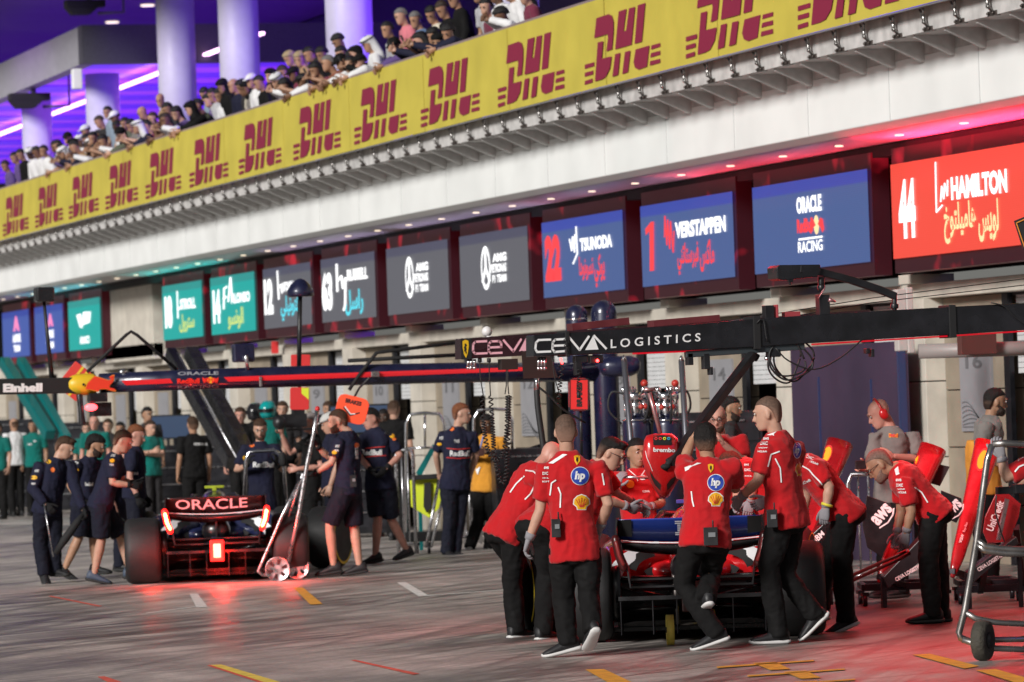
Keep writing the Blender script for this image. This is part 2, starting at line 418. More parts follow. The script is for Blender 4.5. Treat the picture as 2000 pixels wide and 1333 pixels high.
b.obj('slat_ceiling', violet, bld)
b = MB()
for i in range(15): b.box((25, bp_.y+3.25+3.3*i, 9.57), (13.4, 1.1+.4*(i % 2), .05))
b.obj('slat_ceiling', magenta, bld)
a0 = at(-40, 283, 112); 
z_s = 9.35
pa, pb = gp(0, 265, z_s), gp(310, 140, z_s)
b = MB(); xs = (pa.x+pb.x)/2; b.box((xs, (pa.y+pb.y)/2, z_s), (.12, abs(pa.y-pb.y)*1.9, .05)); b.obj('light_strip', mat('pink_strip', (1, .6, 1), .5, emit=4, ecol=(1, .55, .95)), bld)
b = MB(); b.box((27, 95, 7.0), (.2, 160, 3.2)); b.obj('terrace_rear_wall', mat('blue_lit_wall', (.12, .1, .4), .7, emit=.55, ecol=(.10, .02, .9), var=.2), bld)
b = MB(); b.box((26.8, 95, 8.72), (.2, 160, .08)); b.obj('light_strip', mat('violet_strip', (.6, .1, .9), .5, emit=1.6, ecol=(.45, .06, 1)), bld)
b = MB(); b.box((26.9, 95, 10.1), (.3, 160, 2.5)); b.obj('upper_bulkhead', mat('dusk_panel', (.05, .04, .07), .7, var=.3), bld)
for (x, y) in ((288, 10), (219, 43), (609, 68), (742, 14)):
    p = gp(x, y, 11.39)
    b = MB(); b.cyl(p, p+V((0, 0, -.03)), .16, 14); b.obj('downlight', lamp_warm, bld)
light('terrace_glow', 'AREA', (23, 78, 11.2), 90, (.32, .08, 1), 6, 60, (22.5, 78, 5))
light('terrace_glow_far', 'AREA', (22.5, 98, 9.2), 500, (.5, .08, 1), 4, 20, (21, 98, 5))
light('column_glow', 'AREA', (24.5, 66, 8.0), 2200, (.22, .05, 1), 3, 12, (19, 82, 8))
# ================================================================ yellow banner
ban_y, ban_r = mat('banner_yellow', (.56, .47, .07), .6, var=.05, vscale=2, bump=.05, bscale=8), mat('banner_crimson', (.24, .014, .05), .6)
bn = thing('banner', (XB-.1, 60, 5.45), 'long yellow banner with crimson emblems fixed along the terrace railing', 'banner')
b = MB(); rs = []
for i in range(245):
    y = Y0+i*.5; rs.append([V((XB-.106+.003*math.sin(y*1.7)+.002*math.sin(y*4.1), y, z)) for z in (5.455, 5.7, 5.95, 6.2, 6.47)])
b.rings(rs, closed=False, cap=False); b.obj('fabric', ban_y, bn, smooth=True)
b = MB()
for k in range(30): b.box((XB-.111, Y0+1.7+3.95*k, 5.96), (.004, .014, .99))
b.obj('seam', mat('banner_seam', (.46, .38, .06), .6), bn)
b = MB(); b.box((XB-.04, (Y0+Y1)/2, 6.485), (.10, Y1-Y0, .035)); b.obj('rail', mat('pinkish_rail', (.36, .27, .28), .4, .3), bn)
b = MB(); b.box((XB-.09, (Y0+Y1)/2, 5.445), (.02, Y1-Y0, .016)); b.obj('hem', mat('grey_hem', (.2, .2, .22), .5), bn)
EMB = [[(1103,258),(1162,238),(1178,245),(1187,275),(1187,330),(1180,422),(1152,432),(1160,362),(1158,342),(1093,362)],
 [(1212,225),(1250,213),(1236,330),(1248,326),(1262,210),(1292,202),(1275,400),(1195,422)], [(1305,195),(1342,183),(1325,385),(1290,395)],
 [(1110,385),(1137,378),(1130,470),(1178,458),(1170,520),(1150,565),(1130,578),(1097,588)], [(1195,448),(1220,440),(1210,555),(1182,565)], [(1243,437),(1270,430),(1258,542),(1230,552)],
 [(1295,425),(1362,405),(1350,515),(1310,530),(1292,520),(1285,490)],
 [(1047,500),(1093,487),(1093,508),(1047,522)], [(1047,542),(1088,530),(1088,551),(1047,563)], [(1047,585),(1085,572),(1085,593),(1047,605)],
 [(1372,405),(1415,393),(1415,413),(1370,427)], [(1370,445),(1415,433),(1415,455),(1366,468)], [(1366,487),(1415,475),(1415,497),(1364,510)]]
def embp(zx, zy): return wp(600+zx/2.857, zy/2.857, XB-.12)
ec = embp(1230, 395); emb_me = None; EMBY = []
for i, x in enumerate((1620, 1424, 1215, 1036, 878, 742, 618, 507, 407, 318, 237, 163, 95, 30)):
    pass
cy = [wp(x, y, XB-.12).y for x, y in ((1424, 50), (1215, 98), (1036, 136), (878, 180), (742, 218), (618, 255), (507, 288), (407, 318), (318, 345), (237, 370), (163, 392), (95, 412), (30, 432))]
step = (cy[-1]-cy[0])/(len(cy)-1)
for i in range(-4, 14):
    yc = cy[i] if 0 <= i < len(cy) else (cy[0]+i*step if i < 0 else cy[-1]+step*(i-len(cy)+1))
    if emb_me is None:
        b = MB()
        for poly in EMB: b.face([embp(*q) for q in poly])
        o = b.obj('emblem', ban_r, bn); emb_me = o.data
        for v in emb_me.vertices: v.co.x = XB-.116
    else:
        o = bpy.data.objects.new('emblem', emb_me); COL.objects.link(o); attach(o, bn)
    o.location.y += yc-ec.y; EMBY.append(yc)
# ================================================================ led screens over the garages
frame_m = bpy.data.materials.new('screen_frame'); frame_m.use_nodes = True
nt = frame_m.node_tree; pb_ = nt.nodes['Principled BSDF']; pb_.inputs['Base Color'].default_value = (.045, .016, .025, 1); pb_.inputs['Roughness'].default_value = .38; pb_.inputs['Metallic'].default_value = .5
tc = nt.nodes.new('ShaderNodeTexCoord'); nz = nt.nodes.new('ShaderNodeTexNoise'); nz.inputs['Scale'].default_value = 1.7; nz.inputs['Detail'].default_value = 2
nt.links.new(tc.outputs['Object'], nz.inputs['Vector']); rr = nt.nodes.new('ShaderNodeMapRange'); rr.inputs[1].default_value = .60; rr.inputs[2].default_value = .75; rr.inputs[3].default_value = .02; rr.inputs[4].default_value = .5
nt.links.new(nz.outputs['Fac'], rr.inputs[0]); nt.links.new(rr.outputs[0], pb_.inputs['Emission Strength']); pb_.inputs['Emission Color'].default_value = (1, .02, .05, 1)  # reflected red light painted on the frames as glowing noise blotches
def led(name, c, e=1.0, c2=None):
    m = bpy.data.materials.new(name); m.use_nodes = True; nt = m.node_tree; b = nt.nodes['Principled BSDF']
    b.inputs['Base Color'].default_value = (.01, .01, .01, 1); b.inputs['Roughness'].default_value = .4
    tc = nt.nodes.new('ShaderNodeTexCoord'); wv = nt.nodes.new('ShaderNodeTexWave'); wv.bands_direction = 'Z'; wv.inputs['Scale'].default_value = 14
    nt.links.new(tc.outputs['Object'], wv.inputs['Vector'])
    r = nt.nodes.new('ShaderNodeMapRange'); r.inputs[3].default_value = e*.9; r.inputs[4].default_value = e*1.06
    nt.links.new(wv.outputs['Fac'], r.inputs[0]); nt.links.new(r.outputs[0], b.inputs['Emission Strength'])
    if c2:
        sx = nt.nodes.new('ShaderNodeSeparateXYZ'); nt.links.new(tc.outputs['Object'], sx.inputs[0])
        rp = nt.nodes.new('ShaderNodeValToRGB'); mr = nt.nodes.new('ShaderNodeMapRange'); mr.inputs[1].default_value = 3.2; mr.inputs[2].default_value = 4.2
        nt.links.new(sx.outputs['Z'], mr.inputs[0]); nt.links.new(mr.outputs[0], rp.inputs[0])
        cr = rp.color_ramp; cr.elements[0].color = (*c, 1); cr.elements[0].position = .84; cr.elements[1].color = (*c2, 1); cr.elements[1].position = .87
        nt.links.new(rp.outputs[0], b.inputs['Emission Color'])
    else: b.inputs['Emission Color'].default_value = (*c, 1)
    return m
L_red = led('led_red', (.95, .075, .045), 1.0); L_blue = led('led_blue', (.062, .112, .30), 1.0, (.04, .07, .40)); L_grey = led('led_grey', (.115, .115, .135), 1.0, (.075, .075, .12))
L_teal = led('led_teal', (.0, .40, .36), 1.0, (.02, .30, .28)); L_blue2 = led('led_sky_blue', (.05, .10, .40), 1.0, (.03, .06, .36))
I_w = led('ink_white', (1, 1, 1), 1.5); I_r = led('ink_red', (.95, .05, .06), 1.1); I_lime = led('ink_lime', (.75, .85, .2), 1.0); I_cy = led('ink_cyan', (.1, .75, .9), 1.1)
I_pk = led('ink_pink', (1, .25, .5), 1.2); I_gold = led('ink_gold', (1, .7, .35), 1.3); I_or = led('ink_orange', (1, .45, .1), 1.1)
INK = [I_w, I_r, I_lime, I_cy, I_pk, I_gold, I_or]
def script_squiggle(seed, n=10):
    rnd = random.Random(seed); p = []; x = 0
    for i in range(n): p.append((i/(n-1), rnd.uniform(.1, .55)+(.4 if i % 4 == 1 else 0)))
    return p
def screen(label, xl, xr, content, m):
    (x0, t0, b0), (x1, t1, b1) = xl, xr
    ya = (wp(x0, t0, XS).y+wp(x0, b0, XS).y)/2; yb = (wp(x1, t1, XS).y+wp(x1, b1, XS).y)/2
    zb, zt = 3.20, 4.19
    t = thing('led_screen', (XS, (ya+yb)/2, zb), label, 'screen', 'led screens above the garages')
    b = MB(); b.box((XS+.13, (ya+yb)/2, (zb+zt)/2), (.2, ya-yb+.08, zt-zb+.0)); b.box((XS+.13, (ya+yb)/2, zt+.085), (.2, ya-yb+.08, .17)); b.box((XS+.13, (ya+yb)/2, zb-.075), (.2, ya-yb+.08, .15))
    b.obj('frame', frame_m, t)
    b = MB(); b.face([(XS, ya, zb), (XS, yb, zb), (XS, yb, zt), (XS, ya, zt)]); b.obj('display', m, t)
    b = MB()
    for c in content:
        kind, bx, ink = c[0], c[1], c[2]
        px0, py0, px1, py1 = bx; xm = (px0+px1)/2
        A = wp(px0, py1, XS-.01); Bp = wp(px1, py1, XS-.01); T = wp(px0, py0, XS-.01); T2 = wp(px1, py0, XS-.01)
        fn = lambda u, v, A=A, Bp=Bp, T=T: V((XS-.01, A.y+(Bp.y-A.y)*u, A.z+(T.z-A.z)*v))
        # level the box: text lines run along the lane, so keep z constant
        if kind == 'poly':
            for poly in c[3]: b.face([V((XS-.012, q.y, q.z)) for q in (wp(x, y, XS-.012) for x, y in poly)], ink)
        elif kind == 'text': put_text(b, c[3], fn, c[4] if len(c) > 4 else .02, c[5] if len(c) > 5 else 0, ink)
        elif kind == 'line': strokes(b, c[3], fn, c[4], ink)
        elif kind == 'disc': b.face([fn(.5+.5*math.cos(2*math.pi*k/24), .5+.5*math.sin(2*math.pi*k/24)) for k in range(24)], ink)
        elif kind == 'ring':
            n = 28
            for i in range(n):
                q = []
                for (k, rr) in ((i, 1), (i+1, 1), (i+1, .78), (i, .78)):
                    a = 2*math.pi*k/n; q.append(fn(.5+.5*rr*math.cos(a), .5+.5*rr*math.sin(a)))
                b.face(q, ink)
    b.obj('lettering', INK, t)
    return t
# boxes are read in the plane of the screens: (left, top, right, bottom) with top/bottom at the left edge
def BX(x0, y0, x1, y1): return (x0, y0, x1, y1)
star = [[(.5, .5), (.5, .97)], [(.5, .5), (.12, .2)], [(.5, .5), (.88, .2)]]
AR = {'ham': ['\ufea6\ufeee\ufe98\ufee0\ufef4\ufee3\ufe8e\ufeeb', '\ufeb2\ufef3\ufeee\ufedf'], 'ver': ['\ufef2\ufee8\ufe97\ufe8e\ufe98\ufeb3\ufeae\ufef4\ufed3', '\ufeb2\ufedb\ufe8e\ufee3'], 'tsu': ['\ufe8d\ufea9\ufeee\ufee7\ufeee\ufeb4\ufe97', '\ufef2\ufedb\ufeee\ufef3']}
screen('large red screen with a white number 44, furthest right in the photo', (1742, 318, 508), (2030, 262, 484), [
    ('text', BX(1757, 352, 1790, 468), 0, '44', .06), ('line', BX(1826, 318, 1856, 415), 0, [[(.1,0),(.12,.5),(.15,1)],[(.1,.0),(.5,.12)],[(.4,.2),(.5,.5),(.6,.25),(.7,.55),(.85,.3),(.9,.6)]], (.05,.018)),
    ('text', BX(1858, 346, 1968, 392), 0, 'HAMILTON', .05), ('text', BX(1845, 398, 1908, 478), 5, AR['ham'][0], .03), ('text', BX(1912, 392, 1952, 474), 5, AR['ham'][1], .03)], L_red)
screen('blue screen with stacked white title, two small red bulls and a thin line', (1472, 366, 541), (1697, 331, 520), [
    ('text', BX(1556, 386, 1605, 419), 0, 'ORACLE', .05), ('text', BX(1557, 429, 1588, 457), 1, 'RedBull', .06), ('disc', BX(1590, 421, 1600, 459), 5), ('poly', BX(0, 0, 0, 0), 1, [[(1580,452),(1583,432),(1588,428),(1593,440),(1588,446),(1584,458)],[(1610,448),(1607,428),(1602,425),(1597,438),(1602,444),(1606,455)]]), ('line', BX(1560, 466, 1606, 471), 0, [[(0,.5),(1,.5)]], (.02,.4)), ('text', BX(1559, 473, 1607, 495), 0, 'RACING', .02)], L_blue)
screen('blue screen with a tall red number 1 and a white name', (1253, 404, 562), (1433, 375, 545), [
    ('poly', BX(0, 0, 0, 0), 1, [[(1260,448),(1271,434),(1277,433),(1277.5,529),(1269,530),(1268.5,452),(1261,460)]]), ('line', BX(1299, 415, 1320, 495), 1, [[(0,.4),(.1,.9),(.2,.2),(.35,.8),(.45,.1),(.6,.75),(.75,0),(.9,.5)]], (.06,.02)), ('text', BX(1319, 435, 1418, 467), 0, 'VERSTAPPEN', .05), ('text', BX(1324, 476, 1366, 538), 1, AR['ver'][0], .03), ('text', BX(1368, 470, 1396, 532), 1, AR['ver'][1], .03)], L_blue)
screen('blue screen with a red number 22 and a white name', (1060, 433, 583), (1218, 409, 568), [
    ('text', BX(1066, 461, 1097, 552), 1, '22', .07), ('line', BX(1114, 445, 1132, 520), 0, [[(.0,.7),(.2,.4),(.35,.75),(.5,.35),(.6,.8)],[(.75,1),(.8,.3),(.3,.05)]], (.07,.02)), ('text', BX(1133, 466, 1196, 492), 0, 'TSUNODA', .05), ('text', BX(1132, 502, 1160, 550), 1, AR['tsu'][0], .03), ('text', BX(1162, 496, 1182, 562), 1, AR['tsu'][1], .03)], L_blue)
for x, xr in ((899, 1032), (756, 876)):
    s_ = (xr-x)/133.0
    t0 = 466 if x == 899 else 489; b0 = 600 if x == 899 else 612
    cx_ = x+(51 if x == 899 else 45); cy_ = 525 if x == 899 else 543.5; hw = 9*s_; hh = 43*(1 if x == 899 else .95)
    lx = cx_+12*s_; rx = lx+27*s_
    screen('grey screen with a ringed three point star emblem, beside the red 22 screen' if x == 899 else 'grey screen with a ringed three point star emblem, beside the white 63 screen', (x, t0, b0), (xr, t0-24*s_, b0-13*s_), [
        ('ring', BX(cx_-hw, cy_-hh, cx_+hw, cy_+hh), 0), ('line', BX(cx_-hw, cy_-hh, cx_+hw, cy_+hh), 0, star, (.1, .03)),
        ('text', BX(lx, cy_-29, rx, cy_-12), 0, 'AMG', .05), ('text', BX(lx-3, cy_-8, rx, cy_+9), 0, 'PETRONAS', .04), ('text', BX(lx, cy_+13, rx, cy_+28), 0, 'F1 TEAM', .04)], L_grey)
screen('grey screen with a white number 63 and a cyan script', (628, 508, 630), (733, 488, 620), [
    ('text', BX(630, 532, 650, 609), 0, '63', .06), ('line', BX(658, 512, 680, 608), 0, [[(.1,.95),(.1,.4)],[(.1,.6),(.5,.7),(.6,.45),(.85,.65),(.75,.1),(.6,.0)]], (.09,.02)), ('text', BX(678, 527, 718, 550), 0, 'RUSSELL', .05), ('text', BX(675, 568, 710, 618), 3, '\ufede\ufeb3\ufe8d\ufead', .03)], L_grey)
screen('grey screen with a white number 12 and a cyan script', (515, 529, 642), (608, 512, 633), [
    ('text', BX(517, 546, 534, 616), 0, '12', .06), ('line', BX(541, 530, 552, 585), 0, [[(.2,1),(.3,0),(.3,.4),(.8,.5),(.9,.2)]], (.12,.03)), ('text', BX(550, 552, 574, 571), 0, 'ANTONELLI', .05), ('text', BX(549, 580, 584, 628), 3, '\ufef2\ufee0\ufef4\ufee7\ufeee\ufe98\ufee7', .03)], L_grey)
screen('teal screen with a white number 14 and a lime script', (412, 542, 655), (498, 525, 645), [
    ('text', BX(417, 567, 431, 633), 0, '14', .07), ('line', BX(437, 545, 456, 610), 0, [[(0,.1),(.1,.7),(.4,.75)],[(.0,.4),(.3,.45)],[(.5,.3),(.8,1),(.9,.3)]], (.08,.03)), ('text', BX(451, 574, 488, 594), 0, 'ALONSO', .05), ('text', BX(446, 603, 476, 645), 2, '\ufeee\ufeb4\ufee7\ufeee\ufedf\ufe8d', .03)], L_teal)
screen('teal screen with a white number 18 and a lime script', (318, 557, 665), (395, 543, 657), [
    ('text', BX(323, 579, 337, 643), 0, '18', .07), ('line', BX(345, 570, 353, 622), 0, [[(.3,1),(.3,0)],[(.3,.3),(1,.4)]], (.15,.03)), ('text', BX(352, 585, 382, 606), 0, 'STROLL', .05), ('text', BX(351, 615, 380, 651), 2, '\ufedd\ufeed\ufead\ufe98\ufeb3', .03)], L_teal)
screen('small teal screen with a white winged mark, alone left of the stone panel', (134, 586, 686), (196, 574, 677), [
    ('poly', BX(0, 0, 0, 0), 0, [[(149,616),(156,640),(161,641),(158,613)],[(162,610),(160,636),(175,630),(177,609)]]), ('text', BX(156, 658, 175, 673), 0, 'ARAMCO', .04)], L_teal)
screen('blue screen with a pink mark, second from the left in the photo', (68, 596, 696), (123, 586, 688), [
    ('text', BX(93, 614, 104, 639), 4, 'A', .08), ('text', BX(90, 646, 105, 662), 0, 'ALPINE', .05), ('text', BX(91, 668, 105, 682), 0, 'TEAM', .05)], L_blue2)
screen('blue screen with a pink mark, furthest left in the photo', (5, 608, 704), (57, 599, 698), [
    ('text', BX(26, 619, 38, 648), 4, 'A', .08), ('text', BX(25, 654, 40, 670), 0, 'ALPINE', .05), ('text', BX(27, 675, 39, 688), 0, 'TEAM', .05)], L_blue2)
for (y, c, e) in ((40.2, (1, .02, .06), 330), (47.2, (1, .05, .10), 24), (53.5, (.8, .3, .5), 6), (60, (.7, .6, 1), 7), (68, (.7, .6, 1), 7), (78.6, (.0, .9, .8), 14), (90, (.1, .7, .8), 16)):
    light('soffit_wash', 'AREA', (17.14, y, 3.72), e, c, .10, 7.0).rotation_euler = (math.pi, 0, 0)
# ================================================================ pit equipment: gantries
navy = mat('navy_paint', (.012, .014, .045), .32, .1, var=.15, coat=.4)
gl_black = mat('gloss_black', (.014, .014, .017), .25, var=.4, vscale=5, coat=.3)
red_p = mat('red_paint', (.55, .012, .014), .32, var=.06, coat=.5)
dark_red = mat('maroon_plate', (.12, .02, .025), .45, var=.2)
white_v = mat('white_vinyl', (.82, .82, .82), .5)
pink_v = mat('pink_lit_vinyl', (.8, .42, .50), .5)  # white lettering in pink light, the pink mixed into its colour
yel = mat('signal_yellow', (.75, .48, .02), .45, var=.05)
lime = mat('lime_paint', (.62, .72, .03), .45)
teal_p = mat('teal_paint', (.0, .16, .16), .3, .2, coat=.4)
chrome = mat('chrome', (.75, .75, .78), .12, 1.0)
alu = mat('aluminium', (.60, .60, .62), .3, 1.0, var=.1, vscale=20)
rubber = mat('hose_rubber', (.015, .015, .016), .55)
glow_red = mat('red_lamp', (1, .05, .03), .4, emit=14, ecol=(1, .03, .03))
glow_bar = mat('red_bar', (.5, .01, .02), .4, emit=.55, ecol=(1, .01, .03))
or_red = mat('fluorescent_orange', (.85, .075, .02), .5, emit=.10, ecol=(1, .08, .02))
def resample(pts, step):
    pts = [V(p) for p in pts]; out = []
    # Catmull-Rom smoothing then even spacing
    P = [pts[0]*2-pts[1]]+pts+[pts[-1]*2-pts[-2]]; fine = []
    for i in range(1, len(P)-2):
        nn = max(8, int((P[i+1]-P[i]).length/step)+1)
        for k in range(nn):
            t = k/nn; a, b_, c, d = P[i-1], P[i], P[i+1], P[i+2]
            fine.append(.5*((2*b_)+(c-a)*t+(2*a-5*b_+4*c-d)*t*t+(3*b_-a-3*c+d)*t**3))
    fine.append(pts[-1]); acc = 0; out = [fine[0]]
    for a, b_ in zip(fine, fine[1:]):
        acc += (b_-a).length
        if acc >= step: out.append(b_); acc = 0
    return out
def coil(mb, pts, rad, pitch, r, m=6, per=7):
    path = resample(pts, pitch/per); hel = []
    x = None
    for i, p in enumerate(path):
        t = (path[min(i+1, len(path)-1)]-path[max(i-1, 0)]).normalized()
        if x is None: x = frame_of(t)[0]; y = t.cross(x)
        else: x = (x-t*x.dot(t)).normalized(); y = t.cross(x)
        a = 2*math.pi*i/per; hel.append(p+(x*math.cos(a)+y*math.sin(a))*rad)
    mb.tube(hel, r, m)
def cable(mb, pts, r, step=.03, n=6): mb.tube(resample(pts, step), r, n)
def zpx(ox, oy, sc): return lambda x, y: (ox+x/sc, oy+y/sc)
# ---- near red-team boom
YB = 32.0
t = thing('gantry_boom', yp(1500, 650, YB), 'black overhead boom with large white lettering above the red car', 'gantry', 'overhead gantry booms')
secs = [(1042, 655, 697), (1110, 650, 694), (1328, 636, 686), (1478, 623, 678), (1610, 614, 669), (1850, 600, 655), (2080, 588, 640)]
b = MB(); rs = []
for x, y0, y1 in secs:
    p, q = yp(x, y0, YB), yp(x, y1, YB); rs.append([p, q, q+V((0, .2, 0)), p+V((0, .2, 0))])
b.rings(rs)
for p in b.bm.faces: p.smooth = False
b.obj('boom', gl_black, t, bevel=.006)
b = MB(); p = yp(2076, 614, YB+.1); b.bar(p, V((17.6, p.y, p.z+.03)), .19, .19); b.obj('boom_root', gl_black, t, bevel=.006)
z_ = zpx(880, 580, 4.4444); YL = YB-.006
def lett(b, items, tri, txt=None):
    fn = lambda u, v: yp(*z_(u, v), YL)
    strokes(b, items, fn, (9.5, 9.5))
    for tr in tri: b.face([fn(*q) for q in tr])
b = MB()
lett(b, [[(868,372),(765,376),(742,398),(736,455),(752,480),(868,475)], [(1012,366),(908,372),(888,396),(884,452),(902,480),(1012,470)], [(886,426),(1012,421)], [(1028,350),(1120,462),(1200,345)], [(1245,338),(1350,450)]], [[(1240,335),(1285,458),(1168,463)]])
fnL = lambda u, v: yp(880+(1390+u*780)/4.4444, 580+((448-u*62)-(78-u*6)*v)/4.4444, YL)
put_text(b, 'L O G I S T I C S', fnL, .015)
b.obj('lettering', white_v, t)
b = MB()
for x in (1478, 1860):
    p = yp(x, 650 if x < 1600 else 628, YB); b.box((p.x, p.y+.1, p.z), (.055, .23, .25))
p = yp(1108, 672, YB); b.box((p.x, p.y+.1, p.z), (.03, .23, .19))
b.obj('clamp_band', matte_black, t, bevel=.004)
b = MB(); p, q = yp(1112, 640, YB+.1), yp(1224, 628, YB+.1); b.bar(p, q, .14, .055); q2 = yp(1270, 633, YB+.1); q3 = yp(1400, 622, YB+.1); b.bar(q2, q3, .15, .05)
b.obj('top_board', dark_red, t, bevel=.003)
b = MB()
for (x0, y0, x1, y1) in ((1240, 691, 1478, 681), (1590, 673, 1850, 657), (1850, 657, 2080, 642)): b.bar(yp(x0, y0, YB+.1), yp(x1, y1, YB+.1), .12, .012)
b.obj('light_bar', glow_bar, t)
b = MB(); b.bar(yp(1338, 693, YB+.05), yp(1570, 677, YB+.05), .05, .05); b.obj('slide_rail', mat('rail_grey', (.10, .12, .13), .4, .7), t, bevel=.004)
def hang(b, items):
    for (x, y, w_, h_) in items: b.box(yp(x, y, YB+.06), (w_, .07, h_))
b = MB(); hang(b, [(1058, 703, .05, .04), (1128, 716, .05, .13), (1133, 702, .1, .05), (1163, 702, .10, .06), (1346, 702, .045, .09), (1378, 706, .05, .12), (1387, 725, .025, .06), (1510, 690, .1, .06), (1693, 686, .03, .04), (1702, 690, .025, .06)])
b.obj('fitting', black, t, bevel=.004)
b = MB()
for x in (1052, 1058, 1064): b.cyl(yp(x, 700, YB+.03), yp(x, 716, YB+.03), .011, 10); b.ell(yp(x, 720, YB+.03), .014, .014, .014)
b.cyl(yp(1494, 700, YB+.05), yp(1506, 700, YB+.05), .014, 10)
b.obj('coupling', chrome, t)
b = MB(); b.ell(yp(1167, 705, YB-.0), .012, .012, .012); b.tube([yp(1095, 700, YB), yp(1098, 712, YB)], .008, 8); b.obj('red_lamp', glow_red, t)
b = MB(); d_ = 33.2
coil(b, [yp(1104, 662, YB-.02), yp(1107, 690, YB-.03)], .012, .02, .004)
cable(b, [yp(1078, 697, YB), yp(1083, 735, YB), yp(1090, 762, YB), yp(1094, 780, YB)], .004)
coil(b, [yp(1097, 712, YB), yp(1095, 740, YB), yp(1092, 765, YB), yp(1091, 780, YB)], .016, .022, .0045)
coil(b, [yp(1130, 722, YB+.02), yp(1130, 745, YB+.02), yp(1130, 770, YB+.02)], .012, .016, .004)
b.cyl(yp(1130, 765, YB+.02), yp(1130, 778, YB+.02), .014, 8)
b.obj('coil_hose', rubber, t, smooth=True)
b = MB()
for k, (cx, cy, rx, ry) in enumerate(((1538, 702, 34, 36), (1545, 706, 40, 38), (1551, 700, 36, 44), (1532, 704, 30, 42))):
    ring = [yp(cx+rx*math.cos(a)+4*math.sin(3*a+k), cy+ry*math.sin(a)+3*math.cos(2*a+k), YB+.02+.015*k) for a in [2*math.pi*i/18 for i in range(19)]]
    cable(b, ring, .0075, .02)
cable(b, [yp(1515, 680, YB), yp(1540, 705, YB), yp(1590, 722, YB), yp(1640, 700, YB), yp(1685, 663, YB)], .006)
cable(b, [yp(1478, 632, YB-.02), yp(1490, 622, YB-.02), yp(1496, 655, YB-.02), yp(1500, 672, YB-.02)], .005)
cable(b, [yp(1935, 592, YB-.02), yp(1960, 598, YB-.02), yp(1985, 622, YB-.02), yp(2010, 640, YB-.02)], .005)
b.obj('cable_loop', rubber, t, smooth=True)
# overhead camera on the boom
b = MB()
out = [(1517, 523), (1523, 518), (1602, 517), (1604, 527), (1598, 541), (1530, 548), (1519, 545)]
b.prism([yp(x, y, YB) for x, y in out], (0, .22, 0)); b.obj('camera_housing', gl_black, t, bevel=.006)
b = MB(); pth = [yp(1562, 526, YB+.02), yp(1602, 532, YB+.05), yp(1660, 547, YB+.07), yp(1720, 567, YB+.08), yp(1748, 579, YB+.08)]
for a, c in zip(pth, pth[1:]): b.bar(a-(c-a)*.03, c+(c-a)*.03, .05, .055)
b.tube([yp(1747, 575, YB+.08), yp(1747, 606, YB+.08)], .02, 10); b.cyl(yp(1747, 594, YB+.08), yp(1747, 603, YB+.08), .032, 12); b.obj('camera_arm', black, t, bevel=.004)
b = MB(); b.box(yp(1607, 597, YB+.06), (.085, .09, .16)); b.cyl(yp(1604, 542, YB+.06), yp(1604, 556, YB+.06), .026, 12); b.ell(yp(1604, 562, YB+.06), .03, .03, .035); b.box(yp(1500, 610, YB+.05), (.07, .08, .10)); b.box(yp(1543, 549, YB), (.04, .04, .02)); b.cyl(yp(1543, 548, YB), yp(1543, 557, YB), .012, 8)
b.obj('camera_mount', black, t, bevel=.003)
b = MB(); b.tube([yp(1602, 575, YB), yp(1612, 560, YB), yp(1606, 572, YB), yp(1598, 583, YB)], .004, 6); b.cyl(yp(1618, 585, YB+.02), yp(1632, 590, YB+.02), .02, 10, .006); b.obj('clip', mat('pink_steel', (.6, .3, .32), .3, .8), t)
b = MB(); b.box(yp(1545, 617, YB+.1), (.12, .09, .06)); b.box(yp(1515, 610, YB+.05), (.015, .09, .11)); b.obj('junction_box', mat('reddish_box', (.35, .05, .06), .45), t, bevel=.003)
b = MB(); b.tube([yp(1400, 632, YB+.3), yp(1700, 583, YB+.3), yp(2080, 535, YB+.3)], .004, 6); b.tube([yp(1400, 644, YB+.25), yp(1700, 592, YB+.25), yp(2080, 548, YB+.25)], .004, 6); b.obj('stay_wire', dark_metal, t)
# ---- signal arm with red egg-shaped housing
t2 = thing('signal_arm', yp(1300, 910, 31.4), 'red egg shaped signal housing with four coloured lamps hanging on a slanted black arm', 'signal arm')
Ys = 31.45
b = MB(); A, B_ = yp(1470, 693, YB+.02), yp(1308, 905, Ys-.12); b.bar(A, B_, .06, .06); b.obj('arm', black, t2, bevel=.006)
b = MB(); b.ell(yp(1300, 912, Ys-.12), .04, .03, .022); b.cyl(yp(1310, 898, Ys-.13), yp(1298, 918, Ys-.10), .022, 10); b.cyl(yp(1462, 690, YB+.05), yp(1480, 700, YB+.05), .03, 10); b.obj('joint', matte_black, t2)
z2 = zpx(1060, 690, 4.597)
outl = [(930,742),(985,725),(1075,722),(1160,726),(1212,765),(1232,850),(1258,930),(1277,1000),(1252,1085),(1190,1190),(1135,1285),(1090,1312),(1048,1292),(985,1190),(925,1080),(893,960),(900,860),(910,780)]
outl = [q for a, c in zip(outl, outl[1:]+outl[:1]) for q in (a, ((a[0]+c[0])/2, (a[1]+c[1])/2))]
b = MB(); rs = []
for k, (sc, dy) in enumerate(((.55, -.105), (.80, -.09), (.93, -.06), (1.0, -.01), (.99, .05), (.85, .11), (.4, .13))):
    rs.append([yp(*z2(1085+(x-1085)*sc, 990+(y-990)*sc), Ys+dy) for x, y in outl])
b.rings(rs); hs_ = b.obj('housing', red_p, t2, smooth=True)
fz = lambda x, y, o=-.116: yp(*z2(x, y), Ys+o)
bv = MB(); 
